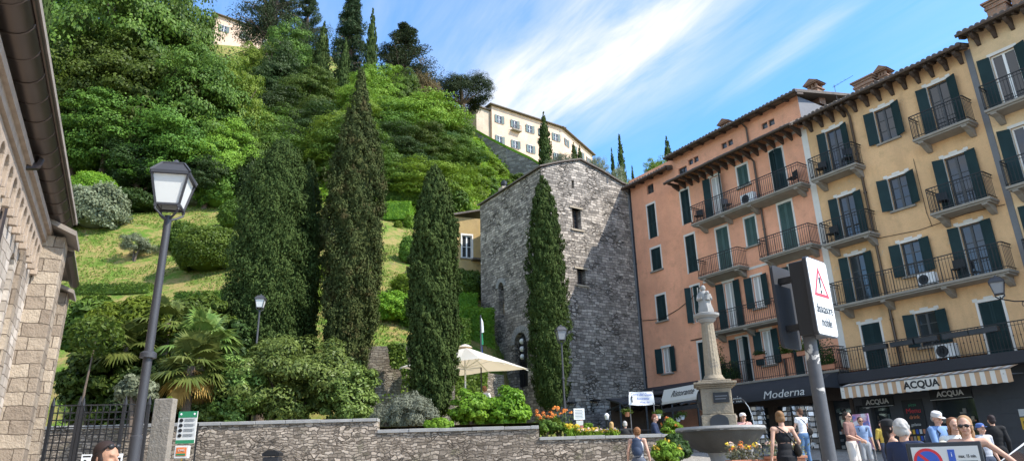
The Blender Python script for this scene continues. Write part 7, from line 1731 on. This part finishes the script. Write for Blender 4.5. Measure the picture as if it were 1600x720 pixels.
# understorey filling gaps in the wood
for i in range(70):
    px=rnd.uniform(90,700); Y=rnd.uniform(56,112) if px<380 else rnd.uniform(62,108)
    p=at(px,300,Y); zb=hill(p.x,Y); H=rnd.uniform(4.5,8); 
    o=proto(rnd.choice(['forest1','forest3','deep1','lime1','bush1','deep2'])); o.location=(p.x,Y,zb-.8); o.scale=(rnd.uniform(.8,1.1),)*2+(H/10 if o.data is None and len(o.children)>1 and o.children[0].name.startswith(('trunk','crown')) else 1.4,); o.rotation_euler.z=rnd.uniform(0,6.28)
    tag(o,'leafy understorey tree filling the wooded slope','tree','understorey trees of the wood')
# ---------------- grass and ground cover
N=60000; X=G.uniform(-46,0,N); Yv=G.uniform(34,62,N); Z=np.array([hill(a_,b_) for a_,b_ in zip(X,Yv)]); keep=np.array([vnoise(a_,b_,.5,3) for a_,b_ in zip(X,Yv)])>.35; P=np.stack([X,Yv,Z+.04],1)[keep]
g_=quads_obj('grass',leaves(P,G.normal(size=(len(P),3))*[1,1,.3]+[0,-.5,.5],.22,.35,up=np.array([0,0,1.0])),MT['L_grass']); tag(g_,'short dry and green grass on the sloping lawn','grass',kind='stuff')
N=60000; X=G.uniform(-32,6,N); Yv=G.uniform(58,112,N); Z=np.array([hill(a_,b_) for a_,b_ in zip(X,Yv)]); P=np.stack([X,Yv,Z],1)+G.normal(size=(N,3))*[.1,.1,.35]
g_=quads_obj('ground_cover',leaves(P,G.normal(size=(N,3))*.6+[0,-.4,.8],.55,.6),MT['L_bright']); tag(g_,'leafy ground cover on the upper slope','ground cover',kind='stuff')
N=16000; X=G.uniform(-8.4,-.6,N); Yv=np.where(X<-2.8,31.2,32.2+(X+2.8)*1.15)-.06; Zt=np.where(X<-2.8,5.35,4.3); Z=Zt-abs(G.normal(size=N))*.9; keep=np.array([vnoise(a_,c_,1.1,8) for a_,c_ in zip(X,Z)])>.52; P=np.stack([X,Yv-abs(G.normal(size=N))*.1,Z],1)[keep]
g_=quads_obj('ivy',leaves(P,G.normal(size=(len(P),3))*.5+[0,-1,.2],.13,.8),MT['L_hedge']); tag(g_,'ivy trailing over the rear wall','ivy',kind='stuff')
# ---------------------------------------------------------------- light and sky
SV=Vector((.70,-.284,.78)).normalized(); EL=math.asin(SV.z); AZ=math.atan2(SV.x,SV.y)
w=bpy.data.worlds.new('World'); S.world=w; w.use_nodes=True; nt=w.node_tree; nt.nodes.clear()
class WN(NT):
    def __init__(s): s.t=nt; s.out=nt.nodes.new('ShaderNodeOutputWorld')
t=WN()
sky=t.n('ShaderNodeTexSky'); sky.sky_type='NISHITA'; sky.sun_disc=False; sky.sun_elevation=EL; sky.sun_rotation=AZ; sky.altitude=300; sky.air_density=1.0; sky.dust_density=.6; sky.ozone_density=2.2
co=t.n('ShaderNodeTexCoord').outputs['Generated']
# wispy cirrus: a broad bright veil plus streaks, and unseen fill banks added behind the eye
sp=t.n('ShaderNodeSeparateXYZ',{0:co}); zz=t.math('MAXIMUM',sp.outputs[2],.06)
pl=t.n('ShaderNodeCombineXYZ',{0:t.math('DIVIDE',sp.outputs[0],zz),1:t.math('DIVIDE',sp.outputs[1],zz),2:0.0})
def rots(v,ang,sc):
    r_=t.n('ShaderNodeVectorRotate',{'Vector':v,'Angle':R(-ang)},rotation_type='Z_AXIS')
    return t.n('ShaderNodeVectorMath',{0:r_.outputs[0],1:(sc[0],sc[1],1)},operation='MULTIPLY').outputs[0]
n1=t.noise(rots(pl,CLR,(1.1,5.5)),1.3,9,.6,.5); n2=t.noise(rots(pl,CLR,(1,2)),1.6,6,.55,.6)
# veil: a soft bank centred on one part of the sky
def blob(c,r,e=1.0):
    d=t.n('ShaderNodeVectorMath',{0:pl,1:c},operation='SUBTRACT'); mm=rots(d.outputs[0],e,(1/r[0],1/r[1]))
    L=t.n('ShaderNodeVectorMath',{0:mm},operation='LENGTH').outputs['Value']
    return t.n('ShaderNodeMapRange',{0:L,1:1.0,2:0.0,3:0.0,4:1.0},interpolation_type='SMOOTHERSTEP').outputs[0]
f=.05
for c_,r_,e_,s_ in VEILS_AND_FILL: f=t.math('ADD',f,t.math('MULTIPLY',blob(c_,r_,e_),s_))
k=t.math('MULTIPLY',f,t.ramp(n1.outputs[0],[(.30,.25),(.70,1.15)]))
k=t.math('MINIMUM',t.math('MULTIPLY',k,t.math('ADD',t.math('MULTIPLY',n2.outputs[0],.8),.62)),.93)
hs_=t.n('ShaderNodeHueSaturation',{'Hue':.5,'Saturation':1.3,'Value':.82,'Color':sky})
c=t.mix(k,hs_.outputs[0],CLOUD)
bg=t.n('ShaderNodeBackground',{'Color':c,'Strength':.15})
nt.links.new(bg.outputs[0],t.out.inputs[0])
sl=bpy.data.lights.new('sun','SUN'); sl.energy=SUNE; sl.angle=R(.55); sl.color=(1,.955,.88)
so=bpy.data.objects.new('sun',sl); COL.objects.link(so); so.rotation_euler=SV.to_track_quat('Z','Y').to_euler(); so.location=(60,-20,70)
v=S.view_settings; v.view_transform='Standard'; v.look='None'; v.exposure=EXPO; v.gamma=1; v.use_curve_mapping=False
S.cycles.max_bounces=6; S.cycles.diffuse_bounces=3; S.cycles.glossy_bounces=2; S.cycles.transparent_max_bounces=8; S.cycles.use_denoising=True
